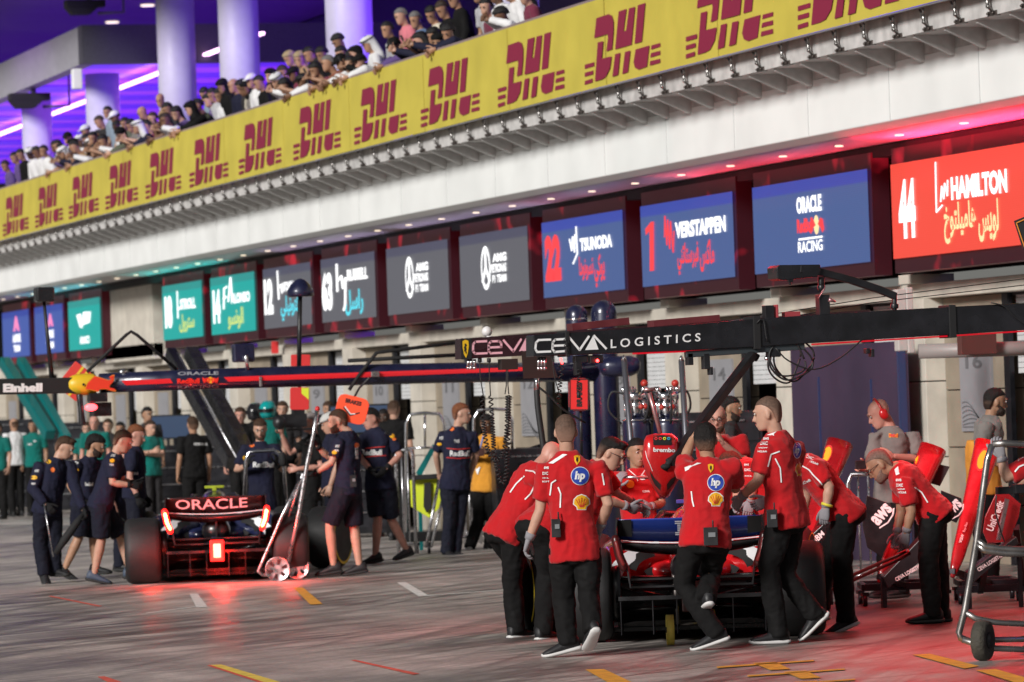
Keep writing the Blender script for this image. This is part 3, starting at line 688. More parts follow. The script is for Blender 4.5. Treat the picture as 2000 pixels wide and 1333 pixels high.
def shell(poly, mb, mi=0, off=.006):
    me = hs_.data; bvh = BVHTree.FromPolygons([v.co[:] for v in me.vertices], [tuple(p.vertices) for p in me.polygons])
    pts = []
    for x, y in poly:
        r = ray(*z2(x, y)).normalized(); h = bvh.ray_cast(C0, r)
        pts.append((h[0] if h[0] else fz(x, y))-r*off)
    mb.face(pts, mi)
for i in range(8):
    x0, x1 = 990+i*170/8, 990+(i+1)*170/8
    for (ya, yb) in ((738, 770), (770, 800), (800, 826)): shell([(x0, ya), (x1, ya), (x1-(4 if i == 7 else 0), yb), (x0+(4 if i == 0 else 0), yb)], bv)
bv.obj('lamp_panel', matte_black, hs_)
for k, (x, c) in enumerate(((1017, (.7, .05, .05)), (1055, (.7, .05, .05)), (1093, (.7, .65, .05)), (1131, (.05, .35, .5)))):
    bv = MB(); shell([(x+14*math.cos(a), 767+13*math.sin(a)) for a in [2*math.pi*i/14 for i in range(14)]], bv, 0, .010); shell([(x+9*math.cos(a), 767+8*math.sin(a)) for a in [2*math.pi*i/14 for i in range(14)]], bv, 1, .013)
    bv.obj('signal_lamp', [mat('lamp_ring_%d' % k, c, .4, emit=.5), mat('lamp_core_%d' % k, [q*.25 for q in c], .3)], hs_)
bv = MB(); me = hs_.data; hb = BVHTree.FromPolygons([v.co[:] for v in me.vertices], [tuple(p.vertices) for p in me.polygons])
def prj(x, y, off=.006):
    r = ray(x, y).normalized(); h = hb.ray_cast(C0, r); return (h[0] if h[0] else yp(x, y, Ys-.1))-r*off
put_text(bv, 'brembo', lambda u, v: prj(1276+u*43, 883-v*8.5+u*1.0), .04)
strokes(bv, [[(922,880),(935,940),(965,1010),(985,1060)]], lambda u, v: prj(*z2(u, v)), (2.5, 2.5))
bv.obj('lettering', white_v, hs_)
bv = MB()
for poly in ([(1150,1130),(1205,1100),(1180,1165),(1118,1238),(1115,1180)], [(960,1060),(1000,1120),(1060,1180),(1055,1235),(1010,1190),(975,1120)]): bv.face([prj(*z2(x, y)) for x, y in poly])
bv.obj('recess', mat('dark_slot', (.03, .015, .015), .6), hs_)
b = MB(); b.tube([yp(1268, 768, Ys+.1), yp(1277, 800, Ys+.1), yp(1290, 848, Ys+.05)], .016, 10); b.cyl(yp(1258, 762, Ys+.1), yp(1280, 760, Ys+.1), .014, 10); b.obj('grab_tube', mat('red_grey_tube', (.45, .25, .25), .35, .7), t2)
# ---- far red-team boom
YF = 36.2
t3 = thing('gantry_boom', yp(960, 680, YF), 'dark overhead boom with pink tinted lettering and a small yellow crest at its tip', 'gantry', 'overhead gantry booms')  # the lettering is white, its pink is light mixed into the vinyl colour
b = MB(); rs = []
for x, y0, y1 in ((901, 662, 702), (1040, 652, 694), (1300, 634, 680), (1700, 605, 655)):
    p, q = yp(x, y0, YF), yp(x, y1, YF); rs.append([p, q, q+V((0, .2, 0)), p+V((0, .2, 0))])
b.rings(rs)
for p in b.bm.faces: p.smooth = False
b.obj('boom', mat('red_black_paint', (.03, .012, .016), .3, var=.2), t3, bevel=.005)
b = MB(); p = yp(1698, 630, YF+.1); b.bar(p, V((17.6, p.y, p.z+.03)), .17, .19); b.obj('boom_root', gl_black, t3, bevel=.005)
YL = YF-.006; b = MB()
lett(b, [[(312,386),(215,391),(196,412),(195,472),(214,495),(316,490)], [(330,441),(440,436),(440,402),(420,385),(350,388),(331,411),(331,471),(350,491),(446,486)], [(460,378),(545,475),(612,370)], [(655,367),(720,440)]], [[(650,365),(692,468),(594,473)]])
b.obj('lettering', pink_v, t3)
b = MB(); z4 = lambda x, y: yp(*z_(x, y), YF-.005)
b.face([z4(x, y) for x, y in ((88, 362), (182, 360), (184, 542), (94, 546))]); b.obj('end_plate', matte_black, t3)
b = MB(); b.face([yp(*z_(x, y), YF-.009) for x, y in ((103,385),(128,374),(155,382),(158,430),(150,490),(134,532),(116,500),(105,440))]); 
b.mi = 1
b.face([yp(*z_(x, y), YF-.012) for x, y in ((120,408),(132,405),(142,425),(132,432),(140,455),(135,470),(142,490),(132,495),(126,470),(116,478),(120,450),(114,440),(124,425))]); b.obj('crest', [yel, matte_black], t3)
b = MB(); b.ell(yp(951, 648, YF+.1), .045, .045, .045); b.box(yp(955, 658, YF+.1), (.05, .05, .01)); b.obj('white_dome', mat('white_plastic', (.75, .72, .72), .35), t3, smooth=True)
b = MB(); b.box(yp(992, 712, YF+.08), (.14, .12, .09)); b.face([yp(x, y, YF-.02) for x, y in ((1018, 685), (1075, 697), (1090, 738), (1022, 740))]); b.obj('fitting', mat('brown_black', (.03, .018, .016), .5), t3)
b = MB()
for x in (914, 920, 927): b.cyl(yp(x, 702, YF+.02), yp(x, 716, YF+.02), .012, 10); b.ell(yp(x, 719, YF+.02), .016, .016, .016)
b.obj('coupling', chrome, t3)
b = MB()
def H(x, y): return yp(x, y, YF+.03)
for x in (937, 955): b.cyl(H(x, 700), H(x, 708), .018, 8)
cable(b, [H(937, 702), H(938, 735), H(944, 773)], .005); cable(b, [H(955, 702), H(956, 735), H(958, 773)], .005); cable(b, [H(989, 722), H(989, 750), H(986, 773)], .005); cable(b, [H(992, 722), H(992, 750), H(994, 773)], .005)
coil(b, [H(942, 773), H(944, 820), H(950, 868), H(960, 893), H(972, 900), H(984, 880), H(990, 840), H(992, 773)], .017, .021, .006)
coil(b, [H(958, 773), H(962, 830), H(966, 890), H(974, 930), H(981, 945), H(988, 930), H(991, 880), H(995, 773)], .017, .021, .006)
b.obj('coil_hose', rubber, t3, smooth=True)
for (xx, yy, nm) in ((1050, 722, 'air_gun_hose'),):
    pass
# hanging lance between the booms
t4 = thing('air_lance', yp(1055, 800, 37.5), 'black air hose on a silver fitting hanging beside the coiled hoses', 'hose')
b = MB(); cable(b, [yp(1048, 735, 37.5), yp(1050, 790, 37.5), yp(1058, 850, 37.5), yp(1066, 905, 37.5)], .028, .05, 8); cable(b, [yp(1050, 755, 37.4), yp(1075, 775, 37.4), yp(1100, 800, 37.4), yp(1150, 830, 37.4)], .010, .04); b.obj('hose', rubber, t4, smooth=True)
b = MB(); b.cyl(yp(1048, 735, 37.4), yp(1049, 762, 37.4), .02, 10); b.obj('fitting', chrome, t4)
# ---- navy boom over the navy car
YR = 48.0
t5 = thing('gantry_boom', yp(600, 735, YR), 'long navy tubular boom with a red stripe and a yellow rounded nose', 'gantry', 'overhead gantry booms')
ax = [(195, 749), (400, 741), (600, 735), (900, 728), (1190, 727)]
b = MB(); b.tube([yp(x, y, YR+.12) for x, y in ax], [.105, .112, .115, .112, .105], 20); boomR = b.obj('boom', navy, t5, smooth=True)
b = MB(); b.bar(yp(-60, 757, YR+.12), yp(150, 753, YR+.12), .16, .17); b.obj('tip_section', matte_black, t5, bevel=.01)
b = MB(); b.tube([yp(x, 752-(x-130)*.02, YR+.1) for x in (129, 133, 140, 150, 165, 180, 186)], [.03, .07, .095, .112, .118, .115, .108], 20); b.obj('yellow_nose', yel, t5, smooth=True)
bb = boomR.data; rb = BVHTree.FromPolygons([v.co[:] for v in bb.vertices], [tuple(p.vertices) for p in bb.polygons])
def prr(x, y, off=.006):
    r = ray(x, y).normalized(); h = rb.ray_cast(C0, r); return (h[0] if h[0] else yp(x, y, YR+.01))-r*off
b = MB()
def strip(mb, tops, bots, n=24):
    (xa, ya), (xb, yb) = tops; (xc, yc), (xd, yd) = bots
    for i in range(n):
        a, c = i/n, (i+1)/n; L_ = lambda p, q, t: p+(q-p)*t
        for (v0, v1) in ((0, .5), (.5, 1)):
            q = [(L_(L_(xa, xc, v), L_(xb, xd, v), t), L_(L_(ya, yc, v), L_(yb, yd, v), t)) for t, v in ((a, v0), (c, v0), (c, v1), (a, v1))]
            mb.face([prr(*k) for k in q])
strip(b, ((237, 744), (332, 740)), ((246, 753), (338, 749))); strip(b, ((437, 737), (720, 727)), ((446, 746), (720, 737))); strip(b, ((720, 727), (1040, 717)), ((720, 737), (1040, 724)))
b.obj('red_stripe', mat('red_vinyl', (.75, .02, .03), .45), t5)
b = MB(); bull = [(1050,600),(1090,562),(1180,590),(1240,608),(1282,600),(1250,572),(1280,556),(1305,552),(1300,620),(1262,658),(1252,690),(1310,700),(1325,725),(1290,725),(1210,702),(1150,705),(1130,730),(1060,715),(985,705),(1010,640)]
b.face([yp(x/5.882, 640+y/5.882, YR-.03) for x, y in bull]); b.mi = 1
b.face([yp(x/5.882, 640+y/5.882, YR-.025) for x, y in [(1155+(x-1155)*1.07, 645+(y-645)*1.12) for x, y in bull]]); b.mi = 2
b.face([yp(163+2.6*math.cos(a), 751.5+2.6*math.sin(a), YR-.03) for a in [2*math.pi*i/10 for i in range(10)]])
b.obj('emblem', [mat('bull_red', (.75, .05, .02), .5), mat('bull_outline', (.8, .25, .02), .5), matte_black], t5)
b = MB(); put_text(b, 'Einhell', lambda u, v: yp(6+u*77, 767-u*1.5-v*17, YR+.03), .06); put_text(b, 'ORACLE', lambda u, v: prr(347+u*80, 733.5-u*1-v*7), .03, 0, 1); put_text(b, 'RACING', lambda u, v: prr(347+u*80, 760-u*2-v*6), .0, 0, 1); b.obj('lettering', [white_v, mat('grey_vinyl', (.3, .3, .34), .5)], t5)
b = MB(); put_text(b, 'RedBull', lambda u, v: prr(346+u*44, 750-u*1-v*10), .05, 0, 0)
b.face([prr(411+6*math.cos(a), 743+6.5*math.sin(a), .008) for a in [2*math.pi*i/14 for i in range(14)]], 1)
for s_ in (-1, 1): b.face([prr(411+s_*x, 743+y, .011) for x, y in ((1,-3),(6,-5),(11,-3),(16,-6),(15,2),(12,6),(8,3),(3,6))], 0)
b.obj('red_lettering', [mat('red_vinyl2', (.8, .03, .02), .45), mat('yellow_vinyl', (.85, .5, .03), .45)], t5)
b = MB(); b.cyl(yp(726, 706, YR+.1), yp(726, 752, YR+.1), .125, 20); b.obj('x', chrome, t5) if False else b.bm.free()
b = MB(); b.box(yp(732, 731, YR-.02), (.09, .05, .06)); b.box(yp(509, 746, YR-.01), (.03, .02, .11)); b.obj('bracket', alu, t5, bevel=.005)
b = MB(); b.tube([yp(682, 762, YR), yp(700, 735, YR), yp(735, 690, YR), yp(745, 688, YR), yp(905, 668, YR)], .02, 8); b.tube([yp(680, 705, YR+.3), yp(905, 693, YR+.3)], .022, 8); b.tube([yp(170, 727, YR+.2), yp(246, 655, YR+.2), yp(256, 648, YR+.2), yp(268, 655, YR+.2), yp(345, 722, YR+.2)], .018, 8); b.obj('stay_rod', matte_black, t5)
b = MB(); b.tube([yp(102, 745, YR+.1), yp(93, 660, YR+.1), yp(86, 590, YR+.1)], [.03, .02, .017], 8); b.tube([yp(584, 720, YR+.3), yp(586, 580, YR+.3)], .026, 8); b.obj('mast', black, t5)
b = MB(); b.box(yp(86, 576, YR+.1), (.2, .2, .16)); b.obj('lamp_box', gl_black, t5, bevel=.02)
b = MB(); b.lathe(yp(587, 580, YR+.3), (0, 0, 1), [(0, .13), (.02, .15), (.07, .145), (.13, .11), (.18, .06), (.2, .015)], 24); b.obj('dome_lamp', navy, t5, smooth=True)
b = MB(); b.box(yp(475, 690, YR+.1), (.24, .12, .2)); b.obj('mirror_box', navy, t5, bevel=.02); b = MB(); b.bar(yp(456, 672, YR+.04), yp(498, 667, YR+.04), .03, .02); b.obj('mirror_edge', mat('red_vinyl'), t5) if False else b.bm.free()
b = MB(); b.tube([yp(480, 695, YR-.01), yp(484, 722, YR+.05)], .02, 8); b.ell(yp(240, 727, YR+.1), .05, .04, .035); b.obj('mount', alu, t5, smooth=True)
b = MB(); b.box(yp(190, 777, YR+.05), (.2, .15, .1)); b.box(yp(198, 800, YR+.15), (.2, .15, .15)); b.tube([yp(155, 770, YR), yp(158, 800, YR), yp(161, 830, YR)], [.035, .03, .04], 10); b.obj('wheel_gun', gl_black, t5, bevel=.01)
b = MB(); b.ell(yp(178, 796, YR-.05), .07, .03, .04); b.obj('red_lamp', mat('red_lamp_soft', (1, .1, .1), .4, emit=7, ecol=(1, .05, .06)), t5, smooth=True)
# upright posts of the navy gantry
for (x, top, r, lb) in ((1125, 596, .125, 'dark navy post with a rounded top and a thin bright band, behind the lettered boom'), (1178, 587, .145, 'wider dark navy post with a rounded top, just right of the banded post')):
    p = at(x, top, 50.5); b = MB(); b.lathe((p.x, p.y, 0), (0, 0, 1), [(0, r), (p.z-r, r), (p.z-r*.6, r*.92), (p.z-r*.3, r*.72), (p.z-r*.08, r*.4), (p.z, .02)], 28)
    o = b.obj('gantry_post', navy, base=(p.x, p.y, 0), smooth=True); tag(o, lb, 'post', 'gantry posts')
    if x == 1125:
        b = MB(); b.lathe((p.x, p.y, p.z-.17), (0, 0, 1), [(0, r+.004), (.02, r+.004)], 28); b.obj('band', chrome, o)
t6 = thing('counterweight', at(1215, 716, 50), 'dark rounded horizontal drum beside the navy posts', 'drum')
b = MB(); b.tube([at(1190, 717, 50), at(1232, 715, 50)], .115, 20, round_=True); b.obj('drum', navy, t6, smooth=True)
# ---- hanging boards
def board(x, y, w_, h_, rot, d, m, label, cat, rad=.25, th=.05):
    c = at(x, y, d); s = d/F; pts = []
    for (sx, sy) in ((1, -1), (1, 1), (-1, 1), (-1, -1)):
        for k in range(5):
            a = {(1,-1): -90, (1,1): 0, (-1,1): 90, (-1,-1): 180}[(sx, sy)]+k*22.5
            r = rad*min(w_, h_)
            pts.append((sx*(w_/2-r)+r*math.cos(R(a)), sy*(h_/2-r)+r*math.sin(R(a))))
    ca, sa = math.cos(R(rot)), math.sin(R(rot))
    P = [at(x+(u*ca-v*sa), y+(u*sa+v*ca), d) for u, v in pts]
    t = thing('hanging_board', c, label, cat); b = MB(); b.prism(P, FW*th); b.obj('panel', m, t, bevel=.004)
    return t, (lambda u, v, o=-.004: at(x+(u*ca-v*sa), y+(u*sa+v*ca), d+o))
tb, fb = board(687, 800, 62, 52, 14, 49.2, or_red, 'orange board with the word BRAKES tilted above the crewman in shorts', 'board')
b = MB(); put_text(b, 'BRAKES', lambda u, v: fb(-16+u*32, -10-v*9), .05); strokes(b, [[(-16, 0), (0, 12), (16, 3)]], fb, (1.3, 1.3)); b.mi = 1; strokes(b, [[(-14, -2), (0, 9.5), (8, 7)]], lambda u, v: fb(u, v, -.006), (.9, .9), 1); b.obj('lettering', [matte_black, white_v], tb)
b = MB(); b.tube([at(692, 776, 49.25), at(702, 758, 49.25), at(722, 738, 49.1)], .012, 8); b.obj('rod', black, tb)
tb, fb = board(1131, 771, 40, 64, 0, 43.0, mat('sign_red', (.66, .015, .015), .5, emit=.08, ecol=(1, .02, .02)), 'upright red board with BRAKES written vertically, black edge, below the lettered boom', 'board')
b = MB(); put_text(b, 'BRAKES', lambda u, v: fb(6-v*11, 24-u*48), .06)
fr = [(-18, -30), (18, -30), (18, 30), (-18, 30), (-18, -30)]; strokes(b, [fr], fb, (1.2, 1.2)); b.obj('lettering', matte_black, tb); b = MB(); b.tube([at(1134, 803, 43.05), at(1136, 890, 43.1)], .014, 8); b.obj('rod', black, tb)
for (x, y, w_, h_, d, lb) in ((587, 705, 38, 24, 52, 'small red board above the navy boom behind the domed mast'), (585, 779, 37, 44, 51, 'red board with a lime corner hanging under the navy boom'), (537, 679, 14, 24, 75, 'small red plate fixed on a pale pillar beneath the grey screens')):
    tb, fb = board(x, y, w_, h_, 0, d, mat('board_red', (.60, .02, .02), .5), lb, 'board', .12, .03)
    if h_ == 44:
        b = MB(); b.face([fb(u, v) for u, v in ((4, -21), (18, -21), (18, 2), (4, -10))]); b.obj('lime_corner', lime, tb)
        b = MB(); b.tube([at(585, 715, 51.1), at(585, 765, 51.1)], .02, 8); b.obj('rod', black, tb)
tb, fb = board(148, 745, 50, 62, 38, 50.5, mat('board_red2', (.62, .03, .02), .5), 'red board with yellow stripes tilted behind the yellow boom nose', 'board', .05, .03)
b = MB()
for u in (-8, 4): b.face([fb(u, -31), fb(u+5, -31), fb(u+5, 31), fb(u, 31)])
b.obj('yellow_stripe', yel, tb)
# ---- distant slanted gantry legs
t7 = thing('slanted_gantry', at(450, 860, 64), 'black slanted double gantry beam rising behind the navy car', 'gantry leg')
b = MB(); b.bar(at(332, 690, 64), at(452, 905, 62), .14, .2); b.bar(at(372, 688, 64), at(492, 905, 62), .18, .2); b.obj('beam', gl_black, t7, bevel=.01)
b = MB(); b.tube([at(347, 690, 63.7), at(468, 905, 61.7)], .012, 6); b.obj('pipe', alu, t7)
t8 = thing('slanted_gantry', at(100, 840, 84), 'teal slanted double gantry beam at the far left', 'gantry leg')
b = MB(); b.bar(at(8, 706, 84), at(98, 850, 82), .2, .2); b.bar(at(40, 706, 84), at(130, 860, 82), .17, .2); b.obj('beam', teal_p, t8, bevel=.02)
# ---- blue hoarding in front of one garage
a, c = wp(1541, 705, 17.35), wp(1759, 690, 17.35)
hd = thing('hoarding', (17.35, (a.y+c.y)/2, 0), 'tall dark blue and purple hoarding closing a garage mouth', 'hoarding')
b = MB(); b.box((17.4, (a.y+c.y)/2, 1.17), (.06, a.y-c.y, 2.34)); b.obj('panel', mat('purple_hoarding', (.04, .024, .052), .6, var=.25, vscale=.8), hd)
b = MB(); b.box((17.36, c.y+.02, 1.17), (.08, .05, 2.36)); b.box((17.36, a.y-.9, 1.0), (.02, .02, 2.0)); b.box((17.36, a.y-2.5, 1.0), (.02, .015, 1.9)); b.obj('edge_profile', mat('blue_profile', (.05, .07, .18), .4, .4), hd)
# ================================================================ racing cars
tyre_m = mat('tyre_rubber', (.016, .016, .017), .62, var=.25, vscale=3, bump=.1, bscale=25)
carbon = mat('carbon_black', (.011, .011, .013), .33, var=.35, vscale=6, coat=.2)
car_red = mat('car_red', (.50, .008, .012), .25, var=.04, coat=.7)
car_navy = mat('car_navy', (.012, .016, .06), .3, var=.05, coat=.5)
car_white = mat('car_white', (.75, .75, .77), .3, coat=.5)
wing_blue = mat('wing_blue', (.015, .045, .30), .35, coat=.3)
def loft_x(mb, secs, n=20, mi=None, pw=2.6):        # secs: (y, cx, half width, z0, z1)
    rs = []
    for (y, cx, hw, z0, z1) in secs:
        r = []
        for k in range(n):
            a = 2*math.pi*k/n; c, s = math.cos(a), math.sin(a)
            r.append(V((cx+hw*math.copysign(abs(c)**(2/pw), c), y, (z0+z1)/2+(z1-z0)/2*math.copysign(abs(s)**(2/pw), s))))
        rs.append(r)
    return mb.rings(rs, mi=mi)
def racing_car(loc, body, accent, label, lamps, wing_face, txt, stripe, yaw):
    car = thing('racing_car', (0, 0, 0), label, 'racing car', 'open wheel cars in their pit boxes')
    b = MB()
    loft_x(b, [(-.25, 0, .07, .34, .46), (.1, 0, .11, .40, .58), (.6, 0, .17, .40, .72), (1.2, 0, .20, .40, .84), (1.7, 0, .20, .36, .95), (1.95, 0, .18, .30, .97), (2.05, 0, .24, .12, .66), (2.6, 0, .33, .12, .62), (3.1, 0, .27, .16, .58), (3.7, 0, .20, .20, .50), (4.3, 0, .12, .18, .36), (4.75, 0, .07, .14, .24)], 24)
    bo = b.obj('bodywork', body, car, smooth=True)
    for s in (-1, 1):
        b = MB(); loft_x(b, [(.45, s*.16, .09, .44, .54), (.8, s*.25, .18, .43, .60), (1.2, s*.33, .27, .42, .68), (1.8, s*.40, .33, .40, .73), (2.4, s*.44, .32, .34, .73), (2.75, s*.46, .27, .36, .66)], 20)
        sp = b.obj('sidepod', body, car, smooth=True)
        def band(x0, z0, x1, z1, x2, z2, wa, mi, mbx, y=.30, n=10):     # curved strip on the flank skin, seen from behind
            rs = []
            for k in range(n+1):
                t = k/n; x = (1-t)**2*x0+2*t*(1-t)*x1+t*t*x2; z = (1-t)**2*z0+2*t*(1-t)*z1+t*t*z2
                dx = 2*(1-t)*(x1-x0)+2*t*(x2-x1); dz = 2*(1-t)*(z1-z0)+2*t*(z2-z1); L_ = math.hypot(dx, dz); w_ = wa*(1-.45*t); yy = .42+.35*(1-(x-.10)/.52)-y
                rs.append([V((s*(x-dz/L_*w_), yy, z+dx/L_*w_)), V((s*(x+dz/L_*w_), yy, z-dx/L_*w_))])
            mbx.rings(rs, closed=False, cap=False, mi=mi)
        b = MB(); fl_ = []
        for k in range(9):
            t = k/8; fl_.append([V((s*(.10+.52*u), .42+.35*(1-u), .44+(.30-.10*abs(u-.5))*t+.03*math.sin(3*u))) for u in [q/8 for q in range(9)]])
        b.rings(fl_, closed=False, cap=False); fk = b.obj('flank', body, car, smooth=True)
        b = MB(); band(.60, .45, .56, .64, .24, .70, .06, 0, b, .07); band(.47, .53, .43, .63, .28, .64, .05, 1, b, .085); band(.34, .47, .26, .53, .16, .50, .045, 1, b, .085); b.obj('side_graphics', [accent, matte_black], fk)
    b = MB(); b.ell((0, 2.0, .86), .07, .05, .06); b.tube([(-.17, 2.15, .60), (-.30, 2.35, .80), (-.24, 2.75, .88), (0, 3.0, .86), (.24, 2.75, .88), (.30, 2.35, .80), (.17, 2.15, .60)], .035, 8); b.tube([(0, 3.0, .86), (0, 3.12, .55)], .03, 8); b.obj('halo', carbon, car, smooth=True)
    b = MB(); b.ell((0, 2.3, .74), .125, .14, .14); b.obj('helmet', mat('helmet_orange', (.75, .18, .03), .25, coat=.6), car, smooth=True)
    b = MB(); b.box((0, 1.78, 1.0), (.22, .05, .03)); b.box((0, 1.78, .98), (.05, .07, .05)); b.obj('roll_camera', mat('camera_pod_lime' if lamps else 'camera_pod_blue', (.6, .7, .05) if lamps else (.05, .05, .3), .4), car, bevel=.005)
    # floor, diffuser, gearbox
    b = MB(); b.prism([(-.62, .35, .05), (-.75, 1.0, .05), (-.75, 2.9, .05), (-.3, 3.2, .05), (.3, 3.2, .05), (.75, 2.9, .05), (.75, 1.0, .05), (.62, .35, .05)], (0, 0, .04)); b.obj('floor', carbon, car, bevel=.005)
    b = MB(); rs = []
    for (y, z) in ((.75, .06), (.35, .14), (0, .24), (-.32, .33)):
        rs.append([V((x, y, z-(.02 if abs(x) > .5 else 0))) for x in (-.56, -.45, -.2, 0, .2, .45, .56)])
    b.rings(rs, closed=False, cap=False); b.bar((-.55, -.32, .335), (.55, -.32, .335), .03, .03)
    for x in (-.54, -.30, -.12, .12, .30, .54): b.prism([(x, .3, .06), (x, -.30, .06), (x, -.32, .32), (x, .3, .15)], (.008, 0, 0))
    b.box((0, .42, .24), (1.15, .02, .38)); b.box((0, 1.9, .26), (1.3, 1.6, .3)); b.obj('diffuser', carbon, car)
    b = MB(); loft_x(b, [(.5, 0, .2, .2, .5), (0, 0, .13, .26, .46), (-.35, 0, .075, .30, .44), (-.60, 0, .05, .31, .43)], 16); b.ell((0, -.05, .55), .16, .14, .13); b.obj('gearbox', carbon, car, smooth=True)
    b = MB(); b.box((0, -.635, .35), (.08, .02, .15)); b.obj('rain_light', mat('rain_light_lit', (1, .1, .05), .4, emit=11, ecol=(1, .12, .08)) if lamps else mat('rain_light_off', (.12, .01, .01), .3), car, bevel=.008)
    b = MB(); b.box((0, -.618, .35), (.15, .02, .23)); b.obj('rain_bloom', mat('red_bloom_lit', (.8, .02, .01), .4, emit=4.0, ecol=(1, .012, .01)) if lamps else mat('red_bloom_off', (.05, .005, .005), .3), car, bevel=.01)  # shell added behind the rain light, its glow imitates lens bloom
    # beam wing, suspension
    b = MB()
    for (z, y) in ((.47, -.36), (.41, -.30)): b.prism([(-.46, y, z), (-.46, y+.12, z-.03), (-.46, y+.12, z-.015), (-.46, y, z+.015)], (.92, 0, 0))
    b.obj('beam_wing', carbon, car)
    for s in (-1, 1):
        b = MB()
        for (y0, z0, y1, z1) in ((.25, .46, 0, .48), (-.15, .44, 0, .46), (.3, .24, 0, .22), (-.1, .25, 0, .24), (.1, .30, -.02, .42)): b.tube([(s*.12, y0, z0), (s*.60, y1, z1)], .016, 6)
        b.lathe((s*.585, 0, .36), (1, 0, 0), [(-.05, .20), (.05, .22)], 20); b.obj('suspension', carbon, car)
        b = MB()
        for (y0, z0, y1, z1) in ((3.3, .45, 3.6, .46), (3.8, .44, 3.6, .45), (3.3, .25, 3.6, .24), (3.8, .26, 3.6, .25)): b.tube([(s*.15, y0, z0), (s*.68, y1, z1)], .014, 6)
        b.obj('suspension', carbon, car)
    # rear wing
    def wz(x): return -.028*math.cos(math.pi*x/1.08)
    N = 16; X_ = [-.54+1.08*i/N for i in range(N+1)]
    b = MB(); rs = []
    for x in X_: rs.append([V((x, y, z)) for (y, z) in ((-.42, .93), (-.395, .93), (-.30, .80+wz(x)), (-.26, .785+wz(x)), (-.30, .775+wz(x)), (-.405, .915))])
    b.rings(rs); fl = b.obj('wing_flap', wing_face, car)
    b = MB(); rs = []
    for x in X_: rs.append([V((x, y, z)) for (y, z) in ((-.30, .760+wz(x)), (-.15, .715+wz(x)*1.6), (.05, .70+wz(x)*1.6), (-.10, .695+wz(x)*2), (-.26, .725+wz(x)*2))])
    b.rings(rs); b.obj('main_plane', carbon, car)
    b = MB(); rs = [[V((x, -.312, .764+wz(x))), V((x, -.308, .772+wz(x)))] for x in X_]; b.rings(rs, closed=False, cap=False); b.obj('trim_line', car_white, car)
    for s in (-1, 1):
        b = MB(); prof = [(.545, .935), (.555, .86), (.55, .76), (.525, .66), (.48, .56), (.46, .42)]
        rs = [[V((s*x, y, z)) for (x, z) in prof] for y in (-.46, -.2, .08)]
        rs2 = [[V((s*(x-.012), y, z)) for (x, z) in prof] for y in (-.46, -.2, .08)]
        b.rings(rs, closed=False, cap=False); b.rings(rs2, closed=False, cap=False); b.rings([[rs[0][i], rs2[0][i]] for i in range(6)], closed=False, cap=False)
        ep = b.obj('end_plate', carbon, car, smooth=False)
        b = MB(); b.tube([(s*.548, -.49, .76), (s*.528, -.49, .665), (s*.500, -.49, .60)], .016, 8, round_=True)
        b2 = MB(); b2.tube([(s*.552, -.462, .785), (s*.530, -.462, .665), (s*.498, -.462, .575)], .034, 8, round_=True); b2.obj('wing_bloom', mat('red_bloom_lit', (.8, .02, .01), .4, emit=4.0, ecol=(1, .012, .01)) if lamps else mat('red_bloom_off', (.05, .005, .005), .3), ep)  # wider tube added round each wing light to imitate its bloom
        b.obj('wing_light', mat('wing_light_lit', (1, .2, .05), .4, emit=22, ecol=(1, .30, .07)) if lamps else mat('wing_light_off', (.2, .02, .02), .3), ep)
    b = MB(); b.box((0, -.12, .58), (.02, .16, .34)); b.obj('pylon', carbon, car)
    # wing lettering follows the flap's rear face
    def fw(u, v):
        x = -.54+1.08*u; z = .81+wz(x)+(.925-.81-wz(x))*v; y = -.325-(z-.80)*.70
        return V((x, y-.012, z))
    b = MB()
    if txt == 'IBM':
        def bars(pl, x0, x1):
            for i in range(8):
                v0, v1 = .10+i*.1, .165+i*.1
                for (a, c, lo, hi) in pl:
                    if lo <= i <= hi: b.face([fw(x0+(x1-x0)*a, v0), fw(x0+(x1-x0)*c, v0), fw(x0+(x1-x0)*c, v1), fw(x0+(x1-x0)*a, v1)])
        bars([(0, 1, 0, 1), (.3, .7, 2, 5), (0, 1, 6, 7)], .40, .455); bars([(0, .85, 0, 1), (.12, .40, 2, 5), (.65, 1, 2, 2), (.4, .85, 3, 4), (.65, 1, 5, 5), (0, .85, 6, 7)], .465, .525); bars([(0, .3, 0, 7), (.7, 1, 0, 7), (.3, .5, 4, 6), (.5, .7, 4, 6)], .535, .60)
    else: put_text(b, txt, lambda u, v: fw(.10+.72*u, .06+.80*v), .01)
    b.obj('lettering', mat('wing_lettering', (.62, .62, .68), .5), fl)
    if txt == 'IBM':
        b = MB()
        for (u0, u1) in ((.0, .10), (.90, 1.0)): b.face([fw(u0, -.05), fw(u1, -.05), fw(u1, 1.02), fw(u0, 1.02)])
        b.obj('black_tip', matte_black, fl)
    # front wing
    b = MB()
    for (y, z, h) in ((4.35, .12, .02), (4.5, .17, .02), (4.62, .22, .02)): b.box((0, y+.15, z), (1.8, .16, h))
    for s in (-1, 1): b.box((s*.92, 4.6, .16), (.02, .6, .22))
    b.obj('front_wing', carbon, car)
    # wheels
    for (x, y, w_, steer) in ((-.80, 0, .40, 0), (.80, 0, .40, 0), (-.84, 3.6, .31, -10), (.84, 3.6, .31, -10)):
        s = 1 if x > 0 else -1; h = w_/2; ax_ = V((math.cos(R(steer)), math.sin(R(steer)), 0)); c = V((x, y, .36))
        b = MB(); b.lathe(c, ax_, [(-h+.01, .24), (-h, .27), (-h+.006, .31), (-h+.03, .342), (-h+.07, .356), (0, .36), (h-.07, .356), (h-.03, .342), (h-.006, .31), (h, .27), (h-.01, .24)], 48)
        wh = b.obj('wheel', tyre_m, car, smooth=True)
